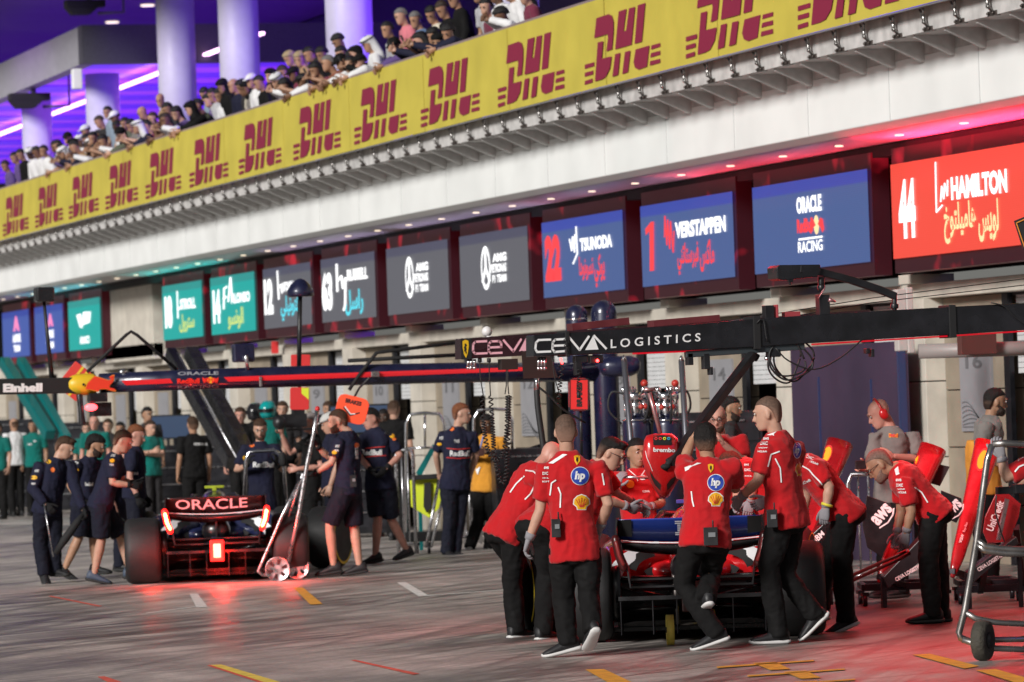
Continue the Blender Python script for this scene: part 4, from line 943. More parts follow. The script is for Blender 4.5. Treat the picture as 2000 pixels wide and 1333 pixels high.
        b = MB(); o_ = ax_*(s*h); b.lathe(c+o_*.96, ax_, [(-.012, .235), (.004, .20), (.008, .05), (.012, .0)] if s > 0 else [(-.012, .0), (-.008, .05), (-.004, .20), (.012, .235)], 32); b.lathe(c-o_*.9, ax_, [(-.01, .235), (.01, .235)], 32); b.obj('rim', mat('rim_dark', (.03, .03, .033), .35, .6), wh)
        b = MB()
        x_, y_, z_a = frame_of(ax_); rs = []
        for (r0) in (.292, .304):
            rs.append([c+o_*1.006+(x_*math.cos(2*math.pi*k/48)+y_*math.sin(2*math.pi*k/48))*r0 for k in range(48)])
        b.rings(rs, cap=False); b.obj('sidewall_band', stripe, wh)
    car.location = loc; car.rotation_euler = (0, 0, R(yaw))
    return car
y_band = mat('yellow_sidewall', (.75, .55, .02), .5)
navy_car = racing_car((10.82, 48.15, 0), car_navy, car_white, 'navy racing car seen from behind with glowing red rear lights', True, carbon, 'ORACLE', y_band, -12.5)
red_car = racing_car((10.90, 32.25, 0), car_red, car_white, 'red racing car seen from behind with a blue rear wing', False, wing_blue, 'IBM', y_band, -19)
light('rain_glow', 'POINT', (10.62, 47.0, .26), 60, (1, .02, .012), .05)
for s in (-1, 1): light('wing_glow', 'POINT', (10.66+s*.72, 47.25-s*.16, .34), 13, (1, .03, .012), .05)
light('box_wash', 'AREA', (13.7, 34.3, 2.75), 230, (1, .012, .025), 4.6, 2.4, (13.6, 33.3, 0))
# ================================================================ people
SKC = {}
FWH = V((math.sin(TH), math.cos(TH), 0))
def face_dir(a): return FWH*math.cos(R(a))+R0*math.sin(R(a))
def skin(name, c):
    m = mat('skin_'+name, c, .5, var=.08, vscale=18, spec=.4)
    SKC[m.name] = c
    b = m.node_tree.nodes['Principled BSDF']; b.inputs['Subsurface Weight'].default_value = .12; b.inputs['Subsurface Radius'].default_value = (.02, .008, .004); b.inputs['Subsurface Scale'].default_value = .4
    return m
SK = {'fair': skin('fair', (.50, .29, .21)), 'tan': skin('tan', (.40, .22, .14)), 'olive': skin('olive', (.34, .19, .12)), 'brown': skin('brown', (.17, .085, .05)), 'dark': skin('dark', (.07, .035, .022)), 'pink': skin('pink', (.54, .27, .21))}
def cloth(name, c, var=.12):
    m = mat('cloth_'+name, c, .85, var=var, vscale=5, bump=.25, bscale=220, spec=.25)
    return sheen(m, .15) if max(c) > .1 else m
CL = {'red': cloth('red', (.46, .007, .011)), 'navy': cloth('navy', (.012, .013, .032)), 'navy2': cloth('navy_dark', (.009, .010, .020)), 'black': cloth('black', (.0045, .0042, .0045), .25), 'charcoal': cloth('charcoal', (.03, .028, .03)), 'white': cloth('white', (.70, .70, .71)), 'cream': cloth('cream', (.55, .50, .40)), 'teal': cloth('teal', (.0, .13, .11)), 'grey': cloth('grey', (.18, .165, .155)), 'lightgrey': cloth('lightgrey', (.42, .42, .44)), 'orange': cloth('orange', (.62, .27, .03)), 'tan': cloth('tan', (.33, .21, .12)), 'pink': cloth('pink', (.62, .18, .22)), 'denim': cloth('denim', (.05, .07, .12)), 'purple': cloth('purple', (.10, .06, .20)), 'blue': cloth('blue', (.10, .17, .30)), 'bluegrey': cloth('bluegrey', (.22, .28, .36)), 'rust': cloth('rust', (.22, .07, .04)), 'olive': cloth('olive', (.09, .10, .07)), 'maroon': cloth('maroon', (.16, .02, .05)), 'stripe': cloth('stripe', (.40, .40, .46))}
HR = {'black': mat('hair_black', (.008, .007, .007), .5, bump=.6, bscale=160), 'brown': mat('hair_brown', (.035, .02, .012), .5, bump=.6, bscale=160), 'ginger': mat('hair_ginger', (.12, .045, .02), .5, bump=.6, bscale=160), 'grey': mat('hair_grey', (.16, .15, .15), .55, bump=.6, bscale=160), 'blond': mat('hair_blond', (.38, .29, .17), .5, bump=.6, bscale=160), 'stubble': mat('hair_stubble', (.13, .09, .075), .7), 'cropped': mat('hair_cropped', (.07, .045, .034), .75, var=.3, vscale=60)}
def hair_fade(hm, sm):
    nm = 'fade_'+hm.name+'_'+sm.name
    if nm in MATS: return MATS[nm]
    m = hm.copy(); m.name = nm; nt = m.node_tree; bs = nt.nodes['Principled BSDF']
    at_ = nt.nodes.new('ShaderNodeAttribute'); at_.attribute_name = 'fade'
    tc = nt.nodes.new('ShaderNodeTexCoord'); nz = nt.nodes.new('ShaderNodeTexNoise'); nz.inputs['Scale'].default_value = 70; nz.inputs['Detail'].default_value = 4
    nt.links.new(tc.outputs['Object'], nz.inputs['Vector'])
    mx = nt.nodes.new('ShaderNodeMix'); mx.data_type = 'RGBA'
    c = bs.inputs['Base Color'].default_value; k = sm.node_tree.nodes['Principled BSDF']
    sc = [q for q in SKC[sm.name]]
    r1 = nt.nodes.new('ShaderNodeMix'); r1.data_type = 'RGBA'; r1.inputs[6].default_value = (c[0]*.5, c[1]*.5, c[2]*.5, 1); r1.inputs[7].default_value = (min(1, c[0]*2.6), min(1, c[1]*2.4), min(1, c[2]*2.3), 1)
    nt.links.new(nz.outputs['Fac'], r1.inputs[0]); nt.links.new(at_.outputs['Fac'], mx.inputs[0]); mx.inputs[6].default_value = (sc[0]*.62, sc[1]*.60, sc[2]*.60, 1); nt.links.new(r1.outputs[2], mx.inputs[7]); nt.links.new(mx.outputs[2], bs.inputs['Base Color'])
    bs.inputs['Specular IOR Level'].default_value = .25
    MATS[nm] = m; return m
glove_m = cloth('glove_grey', (.26, .25, .27)); glove_k = cloth('glove_black', (.012, .012, .013))
eye_w = mat('eye_white', (.62, .58, .55), .3); eye_d = mat('eye_dark', (.015, .01, .008), .25); lip_m = mat('lip', (.32, .11, .09), .5)
shoe_k = mat('shoe_black', (.012, .012, .014), .6, var=.3, vscale=30); sole_w = mat('shoe_sole_white', (.62, .61, .60), .6); sole_k = mat('shoe_sole_black', (.02, .02, .02), .7); shoe_b = mat('shoe_blue', (.05, .07, .11), .6); shoe_w = mat('shoe_white', (.55, .54, .52), .6)
specs = mat('spectacle_frame', (.03, .015, .015), .3)
def folds(amp, sc, seed):
    def fn(me):
        me.update(); ns = [v.normal.copy() for v in me.vertices]
        o = V((seed*3.7, seed*1.3, seed*5.1))
        for v, n in zip(me.vertices, ns):
            p = v.co; q = V((p.x*sc, p.y*sc, p.z*sc*.55))+o
            a = .8*mnoise.noise(q)+.6*(1-2*abs(mnoise.noise(q*1.9+o)))+.35*(1-2*abs(mnoise.noise(V((q.x*1.5, q.y*1.5, q.z*5.5))+o)))
            v.co = p+n*(amp*a)
    return fn
def ringE(c, lx, ly, a, b, n=16, pw=2.3):
    r = []
    for k in range(n):
        t = 2*math.pi*k/n; cs, sn = math.cos(t), math.sin(t)
        r.append(c+lx*(a*math.copysign(abs(cs)**(2/pw), cs))+ly*(b*math.copysign(abs(sn)**(2/pw), sn)))
    return r
def hand_geo(mb, w, d, pn, side, s=1.0, curl=35, fat=1.0):
    # w wrist, d direction, pn palm normal, side = unit vector towards the thumb
    d = d.normalized(); side = (side-d*side.dot(d)).normalized(); pn = side.cross(d) if pn is None else (pn-d*pn.dot(d)-side*pn.dot(side)).normalized()
    rs = []
    for (t, hw, ht) in ((-.015, .026, .020), (.02, .032, .019), (.055, .040, .017), (.088, .040, .014), (.095, .034, .009)): rs.append(ringE(w+d*t*s, side, pn, hw*s*fat, ht*s*fat, 10))
    mb.rings(rs)
    for (o, L_, c0) in ((.029, .072, 0), (.010, .082, 4), (-.010, .076, 8), (-.028, .060, 13)):
        p = w+d*(.084*s)+side*(o*s); pts = [p]; a = R(curl*.55+c0)
        for seg in (.44, .32, .24):
            dd = d*math.cos(a)+pn*math.sin(a)+side*(o*.8)
            p = p+dd.normalized()*(L_*seg*s); pts.append(p); a += R(curl)
        mb.tube(pts, [.0098*s*fat, .0092*s*fat, .0084*s*fat, .0070*s*fat], 7, round_=True)
    p = w+d*(.022*s)+side*(.026*s); pts = [p]; a = R(48)
    for seg in (.045, .032, .026):
        p = p+(d*math.cos(a)+side*math.sin(a)*.9+pn*.35).normalized()*(seg*s); pts.append(p); a -= R(16)
    mb.tube(pts, [.0125*s*fat, .0115*s*fat, .0102*s*fat, .0082*s*fat], 7, round_=True)
HEAD = [(-.118, .026, .080, .020), (-.108, .042, .092, -.005), (-.085, .054, .094, -.035), (-.060, .062, .094, -.058), (-.035, .067, .094, -.074), (0, .073, .088, -.090), (.03, .076, .094, -.098), (.065, .073, .086, -.096), (.095, .058, .062, -.080), (.113, .036, .030, -.052), (.121, .012, -.002, -.022)]
def person(label, d, facing, J, shirt='red', legs='black', H=1.78, sk='fair', hair=('short', 'brown'), lod=1, sleeve='short', shorts=False, gloves=None, hf=None, hp=8, hr=0, beard=None, glasses=False, shoes=None, sole=None, group=None, seed=None, collar=True, low=None, curl=(35, 35), apron=None, long_top=0.0, headwear=None, bulk=1.0, hands=True, radio=None, legs_on=True):
    global PCOUNT
    seed = seed if seed is not None else PCOUNT; PCOUNT += 1
    s = H/1.78; f = face_dir(facing); rg = f.cross(V((0, 0, 1))).normalized()
    G = {}
    for k, v in J.items():
        if isinstance(v, V): G[k] = v
        else: G[k] = at(v[0], v[1], d+(v[2] if len(v) > 2 else 0))
    up = V((0, 0, 1))
    if 'nk' not in G: G['nk'] = G['hd']-V((0, 0, .155*s))-f*.02
    if 'pv' not in G: G['pv'] = G['nk']-V((0, 0, .53*s))
    nk, pv = G['nk'], G['pv']; up = (nk-pv).normalized()
    lat = (rg-up*rg.dot(up)).normalized()          # person's right
    fr = up.cross(lat).normalized()                # chest direction
    if fr.dot(f) < 0 and abs(up.z) > .3: fr = -fr
    for sd, sg in (('L', -1), ('R', 1)):
        if 's'+sd not in G: G['s'+sd] = nk-up*.055*s+lat*(sg*.178*s*bulk)
        G['h'+sd] = pv-up*.01+rg*(sg*.088*s)
        if 'k'+sd not in G: G['k'+sd] = G['h'+sd]-V((0, 0, .43*s))+f*.03
        if 'a'+sd not in G:
            a = G['k'+sd]-V((0, 0, .42*s))-f*.02
            if lod > 0 and low is None: a.z = .09
            G['a'+sd] = a
        if 'e'+sd not in G: G['e'+sd] = G['s'+sd]-V((0, 0, .285*s))+lat*(sg*.05)-f*.03
        if 'w'+sd not in G: G['w'+sd] = G['e'+sd]-V((0, 0, .23*s))+f*.09+lat*(sg*.01)
    vox = {2: .009, 1: .013, 0: .02}[lod]
    # ---------------- body
    b = MB(); TW = [(-.08, .130, .10), (0, .145, .105), (.18, .125, .088), (.36, .143, .098), (.46, .140, .085), (.52, .085, .065)]
    L_ = (nk-pv).length/(.53*s)
    b.rings([ringE(pv+up*(t*s*L_), lat, fr, a*s*bulk, c*s*bulk) for t, a, c in TW])
    hd = G['hd']; hfv = face_dir(facing if hf is None else hf); hl = hfv.cross(V((0, 0, 1))).normalized()
    hu = V((0, 0, 1))*math.cos(R(hp))+hfv*math.sin(R(hp)); hv = hfv*math.cos(R(hp))-V((0, 0, 1))*math.sin(R(hp))
    if hr: q = Matrix.Rotation(R(hr), 3, hv); hl = q @ hl; hu = q @ hu
    hs_ = s*1.0
    hc = lambda x, y, z: hd+hl*(x*hs_)+hv*(y*hs_)+hu*(z*hs_)
    def hring(z, hw, fy, by, inf=0.0, n=18):
        r = []
        for k in range(n):
            t = 2*math.pi*k/n; cy = (fy+by)/2; ry = (fy-by)/2+inf
            r.append(hc((hw+inf)*math.cos(t), cy+ry*math.sin(t), z))
        return r
    b.rings([hring(*q) for q in HEAD])
    b.tube([nk-up*.05*s, nk+up*.01, hc(0, -.025, -.07), hc(0, -.02, -.02)], [.062*s, .056*s, .054*s, .05*s], 12)
    if lod > 0:
        b.tube([hc(0, .090, .012), hc(0, .108, -.020), hc(0, .116, -.034), hc(0, .098, -.042)], [.008, .012, .014, .010], 8)
        b.ell(hc(0, .094, .030), .052*s, .014*s, .012*s, Matrix((hl, hv, hu)).transposed()); b.ell(hc(0, .090, -.075), .026*s, .014*s, .011*s, Matrix((hl, hv, hu)).transposed())
        for sg in (-1, 1): b.ell(hc(sg*.077, -.012, -.012), .011*s, .021*s, .033*s, Matrix((hl, hv, hu)).transposed())
    for sd in 'LR':
        S_, E_, W_ = G['s'+sd], G['e'+sd], G['w'+sd]
        m1 = S_.lerp(E_, .45); m2 = E_.lerp(W_, .3); sg = -1 if sd == 'L' else 1
        b.tube([S_-lat*(sg*.03), S_.lerp(E_, .12), m1, E_, m2, W_], [.05*s*bulk, .052*s*bulk, .048*s*bulk, .040*s, .042*s, .028*s], 10, round_=True)
        if legs_on:
            h_, k_, a_ = G['h'+sd], G['k'+sd], G['a'+sd]
            b.tube([h_+up*.03, h_.lerp(k_, .4), k_, k_.lerp(a_, .28), a_], [.083*s, .076*s, .054*s, .058*s, .036*s], 10, round_=True)
    body = b.obj('person', SK[sk], base=(pv.x, pv.y, 0 if low is None else low), remesh=vox, smooth_it=3)
    tag(body, label, 'person', group)
    # bare hands are joined to the body mesh, gloves are a part
    if hands:
        gm = MB(); bmh = MB()
        for i, sd in enumerate('LR'):
            W_, E_ = G['w'+sd], G['e'+sd]; sg = -1 if sd == 'L' else 1
            dd = (G['t'+'h'+sd]-W_) if 'th'+sd in G else (W_-E_)
            dd.normalize(); th_side = (f*.8-lat*(sg*.3)+V((0, 0, .15)))
            if abs(th_side.normalized().dot(dd)) > .9: th_side = V((0, 0, 1))-lat*(sg*.3)
            sd_v = (th_side-dd*th_side.dot(dd)).normalized(); pn = sd_v.cross(dd)*(1)
            if pn.dot(-lat*sg) < 0: pn = -pn
            hand_geo(gm if gloves else bmh, W_, dd, pn, sd_v, s, curl[i], 1.12 if gloves else 1.0)
        if gloves:
            for sd in 'LR': gm.tube([G['w'+sd].lerp(G['e'+sd], .22), G['w'+sd]], [.040*s, .033*s], 10)
            gm.obj('gloves', glove_m if gloves == 'grey' else glove_k, body, smooth=True); bmh.bm.free()
        else:
            gm.bm.free(); me2 = bpy.data.meshes.new('h'); bmh.bm.to_mesh(me2); bmh.bm.free(); me2.transform(Matrix.Translation(-V(body.location)))
            bb = bmesh.new(); bb.from_mesh(body.data); bb.from_mesh(me2); bb.to_mesh(body.data); bb.free(); bpy.data.meshes.remove(me2)
            for p in body.data.polygons: p.use_smooth = True
    # ---------------- shirt
    if shirt:
        b = MB(); hem = -.085-long_top
        SW = [(hem, .180, .138), (0, .177, .134), (.15, .150, .114), (.30, .162, .120), (.42, .174, .118), (.485, .154, .095), (.53, .085, .075), (.55, .068, .066)]
        b.rings([ringE(pv+up*(t*s*L_), lat, fr, a*s*bulk, c*s*bulk, 20) for t, a, c in SW])
        for sd in 'LR':
            S_, E_, W_ = G['s'+sd], G['e'+sd], G['w'+sd]; sg = -1 if sd == 'L' else 1
            if sleeve == 'short': b.tube([S_-lat*(sg*.06)-up*.02, S_, S_.lerp(E_, .4), S_.lerp(E_, .74)], [.070*s, .070*s*bulk, .066*s*bulk, .064*s*bulk], 14)
            elif sleeve == 'long': b.tube([S_-lat*(sg*.06)-up*.02, S_, S_.lerp(E_, .5), E_, E_.lerp(W_, .5), E_.lerp(W_, .95)], [.075*s, .074*s*bulk, .068*s*bulk, .062*s, .054*s, .044*s], 14)
        if collar: b.tube([nk-up*.02*s-fr*.0, nk+up*.022*s], [.074*s, .066*s], 14)
        sh = b.obj('shirt' if sleeve != 'none' else 'vest', CL[shirt], body, remesh=max(vox, .012), smooth_it=2, fold=folds(.0115 if lod else .006, 8.5, seed))
    else: sh = None
    # ---------------- trousers
    if legs and legs_on:
        b = MB(); b.rings([ringE(pv+up*(t*s), lat.lerp(rg, .5).normalized(), fr, a*s*bulk, c*s*bulk) for t, a, c in ((-.13, .10, .09), (-.09, .160, .118), (-.03, .160, .118), (.05, .146, .106))])
        for sd in 'LR':
            h_, k_, a_ = G['h'+sd], G['k'+sd], G['a'+sd]
            if shorts:
                e = h_.lerp(k_, .93); b.tube([h_+up*.0, h_.lerp(k_, .3), h_.lerp(k_, .65), e], [.10*s, .104*s, .102*s, .098*s], 14)
            else: b.tube([h_+up*.0, h_.lerp(k_, .35), k_, k_.lerp(a_, .45), k_.lerp(a_, .85), a_-(a_-k_).normalized()*-.03], [.097*s, .094*s, .074*s, .073*s, .068*s, .067*s], 14)
        b.obj('shorts' if shorts else 'trousers', CL[legs], body, remesh=max(vox, .012), smooth_it=2, fold=folds(.012 if lod else .005, 8.5, seed+.5))
    # ---------------- shoes
    if legs_on and lod > 0:
        for sd in 'LR':
            a_ = G['a'+sd]; k_ = G['k'+sd]
            if 't'+sd in G:
                fd = (G['t'+sd]-(a_-V((0, 0, .07)))).normalized()
            else: fd = f.copy()
            tilt = V((0, 0, 1)); u_ = (tilt-fd*tilt.dot(fd))
            if u_.length < .25: u_ = ((a_-k_)*-1); u_ = u_-fd*u_.dot(fd)
            u_.normalize(); sx = fd.cross(u_).normalized(); o = a_-u_*.085*s
            def fr_(y, hw, z0, z1, n=12): return [o+fd*(y*s)+sx*(hw*s*math.cos(2*math.pi*k/n))+u_*(s*max(z0, (z0+z1)/2+(z1-z0)/2*1.15*math.sin(2*math.pi*k/n))) for k in range(n)]
            b = MB(); b.rings([fr_(*q) for q in ((-.078, .024, .02, .085), (-.06, .036, .018, .115), (-.02, .040, .018, .118), (.03, .042, .018, .10), (.08, .047, .018, .078), (.14, .050, .018, .062), (.18, .044, .018, .052), (.205, .028, .02, .042))])
            so = b.obj('shoe', shoes or shoe_k, body, smooth=True)
            b = MB(); b.rings([fr_(*q) for q in ((-.088, .026, .012, .034), (-.06, .042, .0, .036), (.0, .043, .0, .034), (.06, .047, .0, .032), (.14, .055, .0, .032), (.19, .047, .004, .034), (.215, .026, .014, .036))])
            b.obj('sole', sole or (sole_w if shirt == 'red' else sole_k), so, smooth=True)
    # ---------------- hair, face
    st, hcq = hair; hm = HR[hcq]; b = None
    if st in ('short', 'quiff', 'buzz', 'curly', 'balding'):
        inf = {'short': .007, 'quiff': .009, 'buzz': .002, 'curly': .018, 'balding': .003}[st]; b = MB()
        if st == 'balding': rows = [(-.065, .050, -.05, -.085), (-.03, .068, -.035, -.098), (.0, .0755, -.02, -.103), (.03, .077, -.03, -.105), (.05, .06, -.07, -.100)]
        else: rows = [(-.075, .044, -.055, -.080), (-.04, .062, -.05, -.094), (-.01, .0725, -.040, -.100), (.015, .0755, -.022, -.103), (.04, .0765, .018, -.105), (.058, .0755, .060, -.103), (.072, .071, .080, -.098), (.095, .058, .064, -.082), (.115, .036, .032, -.054), (.125, .014, -.002, -.022)]
        b.rings([hring(z, hw, fy, by, inf) for z, hw, fy, by in (rows if lod or st == 'balding' else rows[2:])])
        if st == 'quiff': b.ell(hc(0, .058, .108), .050, .036, .018, Matrix((hl, hv, hu)).transposed())
    elif st == 'long':
        b = MB(); b.rings([hring(z, hw, fy, by, .016) for z, hw, fy, by in [(-.26, .085, -.03, -.11), (-.16, .082, -.03, -.12), (-.075, .075, -.015, -.11), (.0, .078, .0, -.108), (.03, .079, .03, -.11), (.055, .077, .072, -.106), (.075, .071, .088, -.100), (.098, .056, .066, -.082), (.115, .034, .032, -.054), (.123, .012, -.005, -.02)]])
    if beard and lod > 0:
        if b is None: b = MB()
        b.rings([hring(z, hw, fy, by, .006) for z, hw, fy, by in [(-.125, .024, .08, .02), (-.11, .044, .094, .0), (-.085, .057, .097, -.01), (-.062, .062, .088, .0), (-.03, .068, .03, -.01)]])
    if lod > 0:
        if b is None: b = MB()
        for sg in (-1, 1): b.ell(hc(sg*.031, .104, .036), .021*s, .006*s, .0055*s, Matrix((hl, hv, hu)).transposed(), 8, 5)
    if b is not None:
        hob = b.obj('hair', (hair_fade(hm, SK[sk]) if lod else hm) if st != 'bald' else HR['stubble'], body, smooth=True, remesh=(.0065 if lod else 0), smooth_it=1, fold=folds(.0035 if st != 'curly' else .007, 48, seed) if st in ('curly', 'quiff', 'long', 'short') and lod else None)
        if lod and st != 'bald':
            at_ = hob.data.attributes.new('fade', 'FLOAT', 'POINT')
            lo, hi = {'buzz': (-.06, .05), 'short': (-.075, .01), 'quiff': (-.055, .045), 'balding': (-.05, .02)}.get(st, (-.2, -.1))
            for v, q in zip(hob.data.vertices, at_.data):
                p = v.co-hd; zz = p.dot(hu)/s+.012*mnoise.noise(v.co*60); t = max(0, min(1, (zz-lo)/(hi-lo))); q.value = (.25+.75*t) if not (beard and zz < -.03) else .9
    if lod > 0:
        b = MB(); Mx = Matrix((hl, hv, hu)).transposed()
        for sg in (-1, 1): b.ell(hc(sg*.031, .090, .010), .0135*s, .0085*s, .0075*s, Mx, 8, 6, 0); b.ell(hc(sg*.031, .0965, .009), .006*s, .004*s, .006*s, Mx, 8, 5, 1)
        b.obj('eyes', [eye_w, eye_d], body, smooth=True)
        b = MB(); b.ell(hc(0, .1005, -.066), .023*s, .006*s, .0065*s, Mx, 10, 5); b.obj('mouth', lip_m, body, smooth=True)
    else:
        b = MB(); Mx = Matrix((hl, hv, hu)).transposed()
        for sg in (-1, 1): b.ell(hc(sg*.031, .090, .015), .017, .010, .010, Mx, 6, 4)
        b.obj('eyes', eye_d, body, smooth=True)
    if glasses:
        b = MB()
        for sg in (-1, 1): b.wheel_torus(hc(sg*.033, .112, .008), hv, .021, .0028, 14, 5); b.tube([hc(sg*.056, .108, .012), hc(sg*.077, .05, .012), hc(sg*.078, -.01, .008)], .0026, 5)
        b.tube([hc(-.012, .114, .01), hc(.012, .114, .01)], .0026, 5); b.obj('glasses', specs, body)
    if headwear:
        kind, cm = headwear; b = MB()
        if kind == 'scarf': b.rings([hring(z, hw, fy, by, .022) for z, hw, fy, by in [(-.22, .10, .06, -.09), (-.15, .075, .075, -.09), (-.115, .06, .055, -.08), (-.06, .064, .02, -.09), (0, .072, .015, -.10), (.04, .076, .06, -.104), (.07, .072, .088, -.10), (.098, .056, .066, -.082), (.118, .032, .03, -.05), (.124, .012, -.005, -.02)]])
        elif kind == 'ghutra':
            b.rings([hring(z, hw, fy, by, .022) for z, hw, fy, by in [(-.30, .11, -.06, -.12), (-.20, .11, -.04, -.13), (-.10, .095, -.015, -.125), (0, .082, .005, -.115), (.04, .078, .07, -.108), (.07, .072, .095, -.10), (.098, .058, .07, -.085), (.115, .034, .032, -.054), (.122, .012, -.005, -.02)]])
        elif kind == 'cap':
            b.rings([hring(z, hw, fy, by, .012) for z, hw, fy, by in [(.035, .077, .095, -.106), (.06, .076, .092, -.104), (.09, .064, .07, -.085), (.115, .04, .035, -.055), (.126, .012, -.005, -.02)]])
            b.prism([hc(-.06, .09, .04), hc(-.045, .15, .032), hc(0, .17, .03), hc(.045, .15, .032), hc(.06, .09, .04)], hu*.008)
        elif kind == 'helmet':
            b.rings([hring(z, hw, fy, by, .045) for z, hw, fy, by in [(-.10, .06, .07, -.08), (-.05, .07, .10, -.095), (.0, .075, .10, -.10), (.05, .075, .095, -.10), (.10, .055, .06, -.08), (.135, .02, .01, -.03)]])
        elif kind == 'earmuff':
            b.tube([hc(math.cos(R(a))*.098, -.012, math.sin(R(a))*.135) for a in range(0, 181, 20)], .010, 8)
            for sg in (-1, 1): b.ell(hc(sg*.092, -.012, -.012), .028, .042, .052, Matrix((hl, hv, hu)).transposed())
        b.obj({'scarf': 'headscarf', 'ghutra': 'headdress', 'cap': 'cap', 'helmet': 'helmet', 'earmuff': 'ear_defenders'}[kind], cm, body, smooth=True)
        if kind == 'ghutra' and lod >= 0:
            b = MB(); b.rings([hring(z, .077, .098, -.108, .028) for z in (.062, .078)], cap=False); b.obj('head_cord', matte_black, body, smooth=True)
        if kind == 'helmet':
            b = MB(); b.rings([hring(z, .072, .105, .02, .048) for z in (-.01, .02, .045)], cap=False); b.obj('visor', mat('visor_dark', (.01, .01, .012), .12), body, smooth=True)
    if radio:
        for (x, y) in radio:
            p = shot(sh, x, y); b = MB()
            if p is not None:
                b.box(p, (.07, .05, .12)); b.obj('radio', black, body, bevel=.006)
            else: b.bm.free()
    return body, sh, G
PCOUNT = 1
BV = {}
def bvh_of(o):
    if o.name not in BV:
        off = wloc(o); BV[o.name] = BVHTree.FromPolygons([(v.co+off)[:] for v in o.data.vertices], [tuple(p.vertices) for p in o.data.polygons])
    return BV[o.name]
def shot(o, x, y, off=.008):
    r = ray(x, y).normalized(); h = bvh_of(o).ray_cast(C0, r)
    return None if h[0] is None else h[0]-r*off
def dec_poly(o, mb, pts, off=.008, mi=0, sub=2):
    """lay a flat motif on the cloth: fan of the outline, each ring dropped onto the surface"""
    cx = sum(p[0] for p in pts)/len(pts); cy = sum(p[1] for p in pts)/len(pts)
    rings = []
    for k in range(sub+1):
        t = (sub-k)/sub*1.0
        rings.append([shot(o, cx+(x-cx)*t, cy+(y-cy)*t, off) for x, y in pts])
    n = len(pts)
    for a, b in zip(rings, rings[1:]):
        for i in range(n):
            j = (i+1) % n; q = [a[i], a[j], b[j], b[i]]
            if all(p is not None for p in q):
                if (q[2]-q[3]).length < 1e-5: q = q[:3]
                if max((q[0]-p).length for p in q) < .15: mb.face(q, mi)
def dec_lines(o, mb, lines, w, off=.007, mi=0):
    for ln in lines:
        pts = []
        for a, b in zip(ln, ln[1:]):
            n = max(1, int(math.hypot(b[0]-a[0], b[1]-a[1])/4))
            for k in range(n): pts.append((a[0]+(b[0]-a[0])*k/n, a[1]+(b[1]-a[1])*k/n))
        pts.append(ln[-1])
        for a, b in zip(pts, pts[1:]):
            dx, dy = b[0]-a[0], b[1]-a[1]; L_ = math.hypot(dx, dy) or 1; nx, ny = -dy/L_*w/2, dx/L_*w/2
            q = [shot(o, *p, off) for p in ((a[0]+nx, a[1]+ny), (a[0]-nx, a[1]-ny), (b[0]-nx, b[1]-ny), (b[0]+nx, b[1]+ny))]
            if all(p is not None for p in q) and max((q[0]-p).length for p in q) < .12: mb.face(q, mi)
def dec_text(o, mb, s, x, y, w, h, sl=0.0, bold=.03, off=.007, mi=0, rot=0):
    vs, fs = text2d(s, bold); ca, sa = math.cos(R(rot)), math.sin(R(rot)); P = []
    for u, v in vs:
        a, b = (u-.5)*w+(v-.5)*sl, -(v-.5)*h; p = shot(o, x+a*ca-b*sa, y+a*sa+b*ca, off); P.append(p)
    for f in fs:
        q = [P[i] for i in f]
        if all(p is not None for p in q) and max((q[0]-p).length for p in q) < .15: mb.face(q, mi)
def circ(x, y, rx, ry, n=22): return [(x+rx*math.cos(2*math.pi*k/n), y+ry*math.sin(2*math.pi*k/n)) for k in range(n)]
em_blue = mat('emblem_blue', (.02, .06, .38), .6); em_w = mat('emblem_white', (.78, .78, .78), .7); em_y = mat('emblem_yellow', (.80, .42, .01), .6); em_r = mat('emblem_red', (.62, .03, .02), .6); em_o = mat('emblem_orange', (.8, .16, .02), .6)
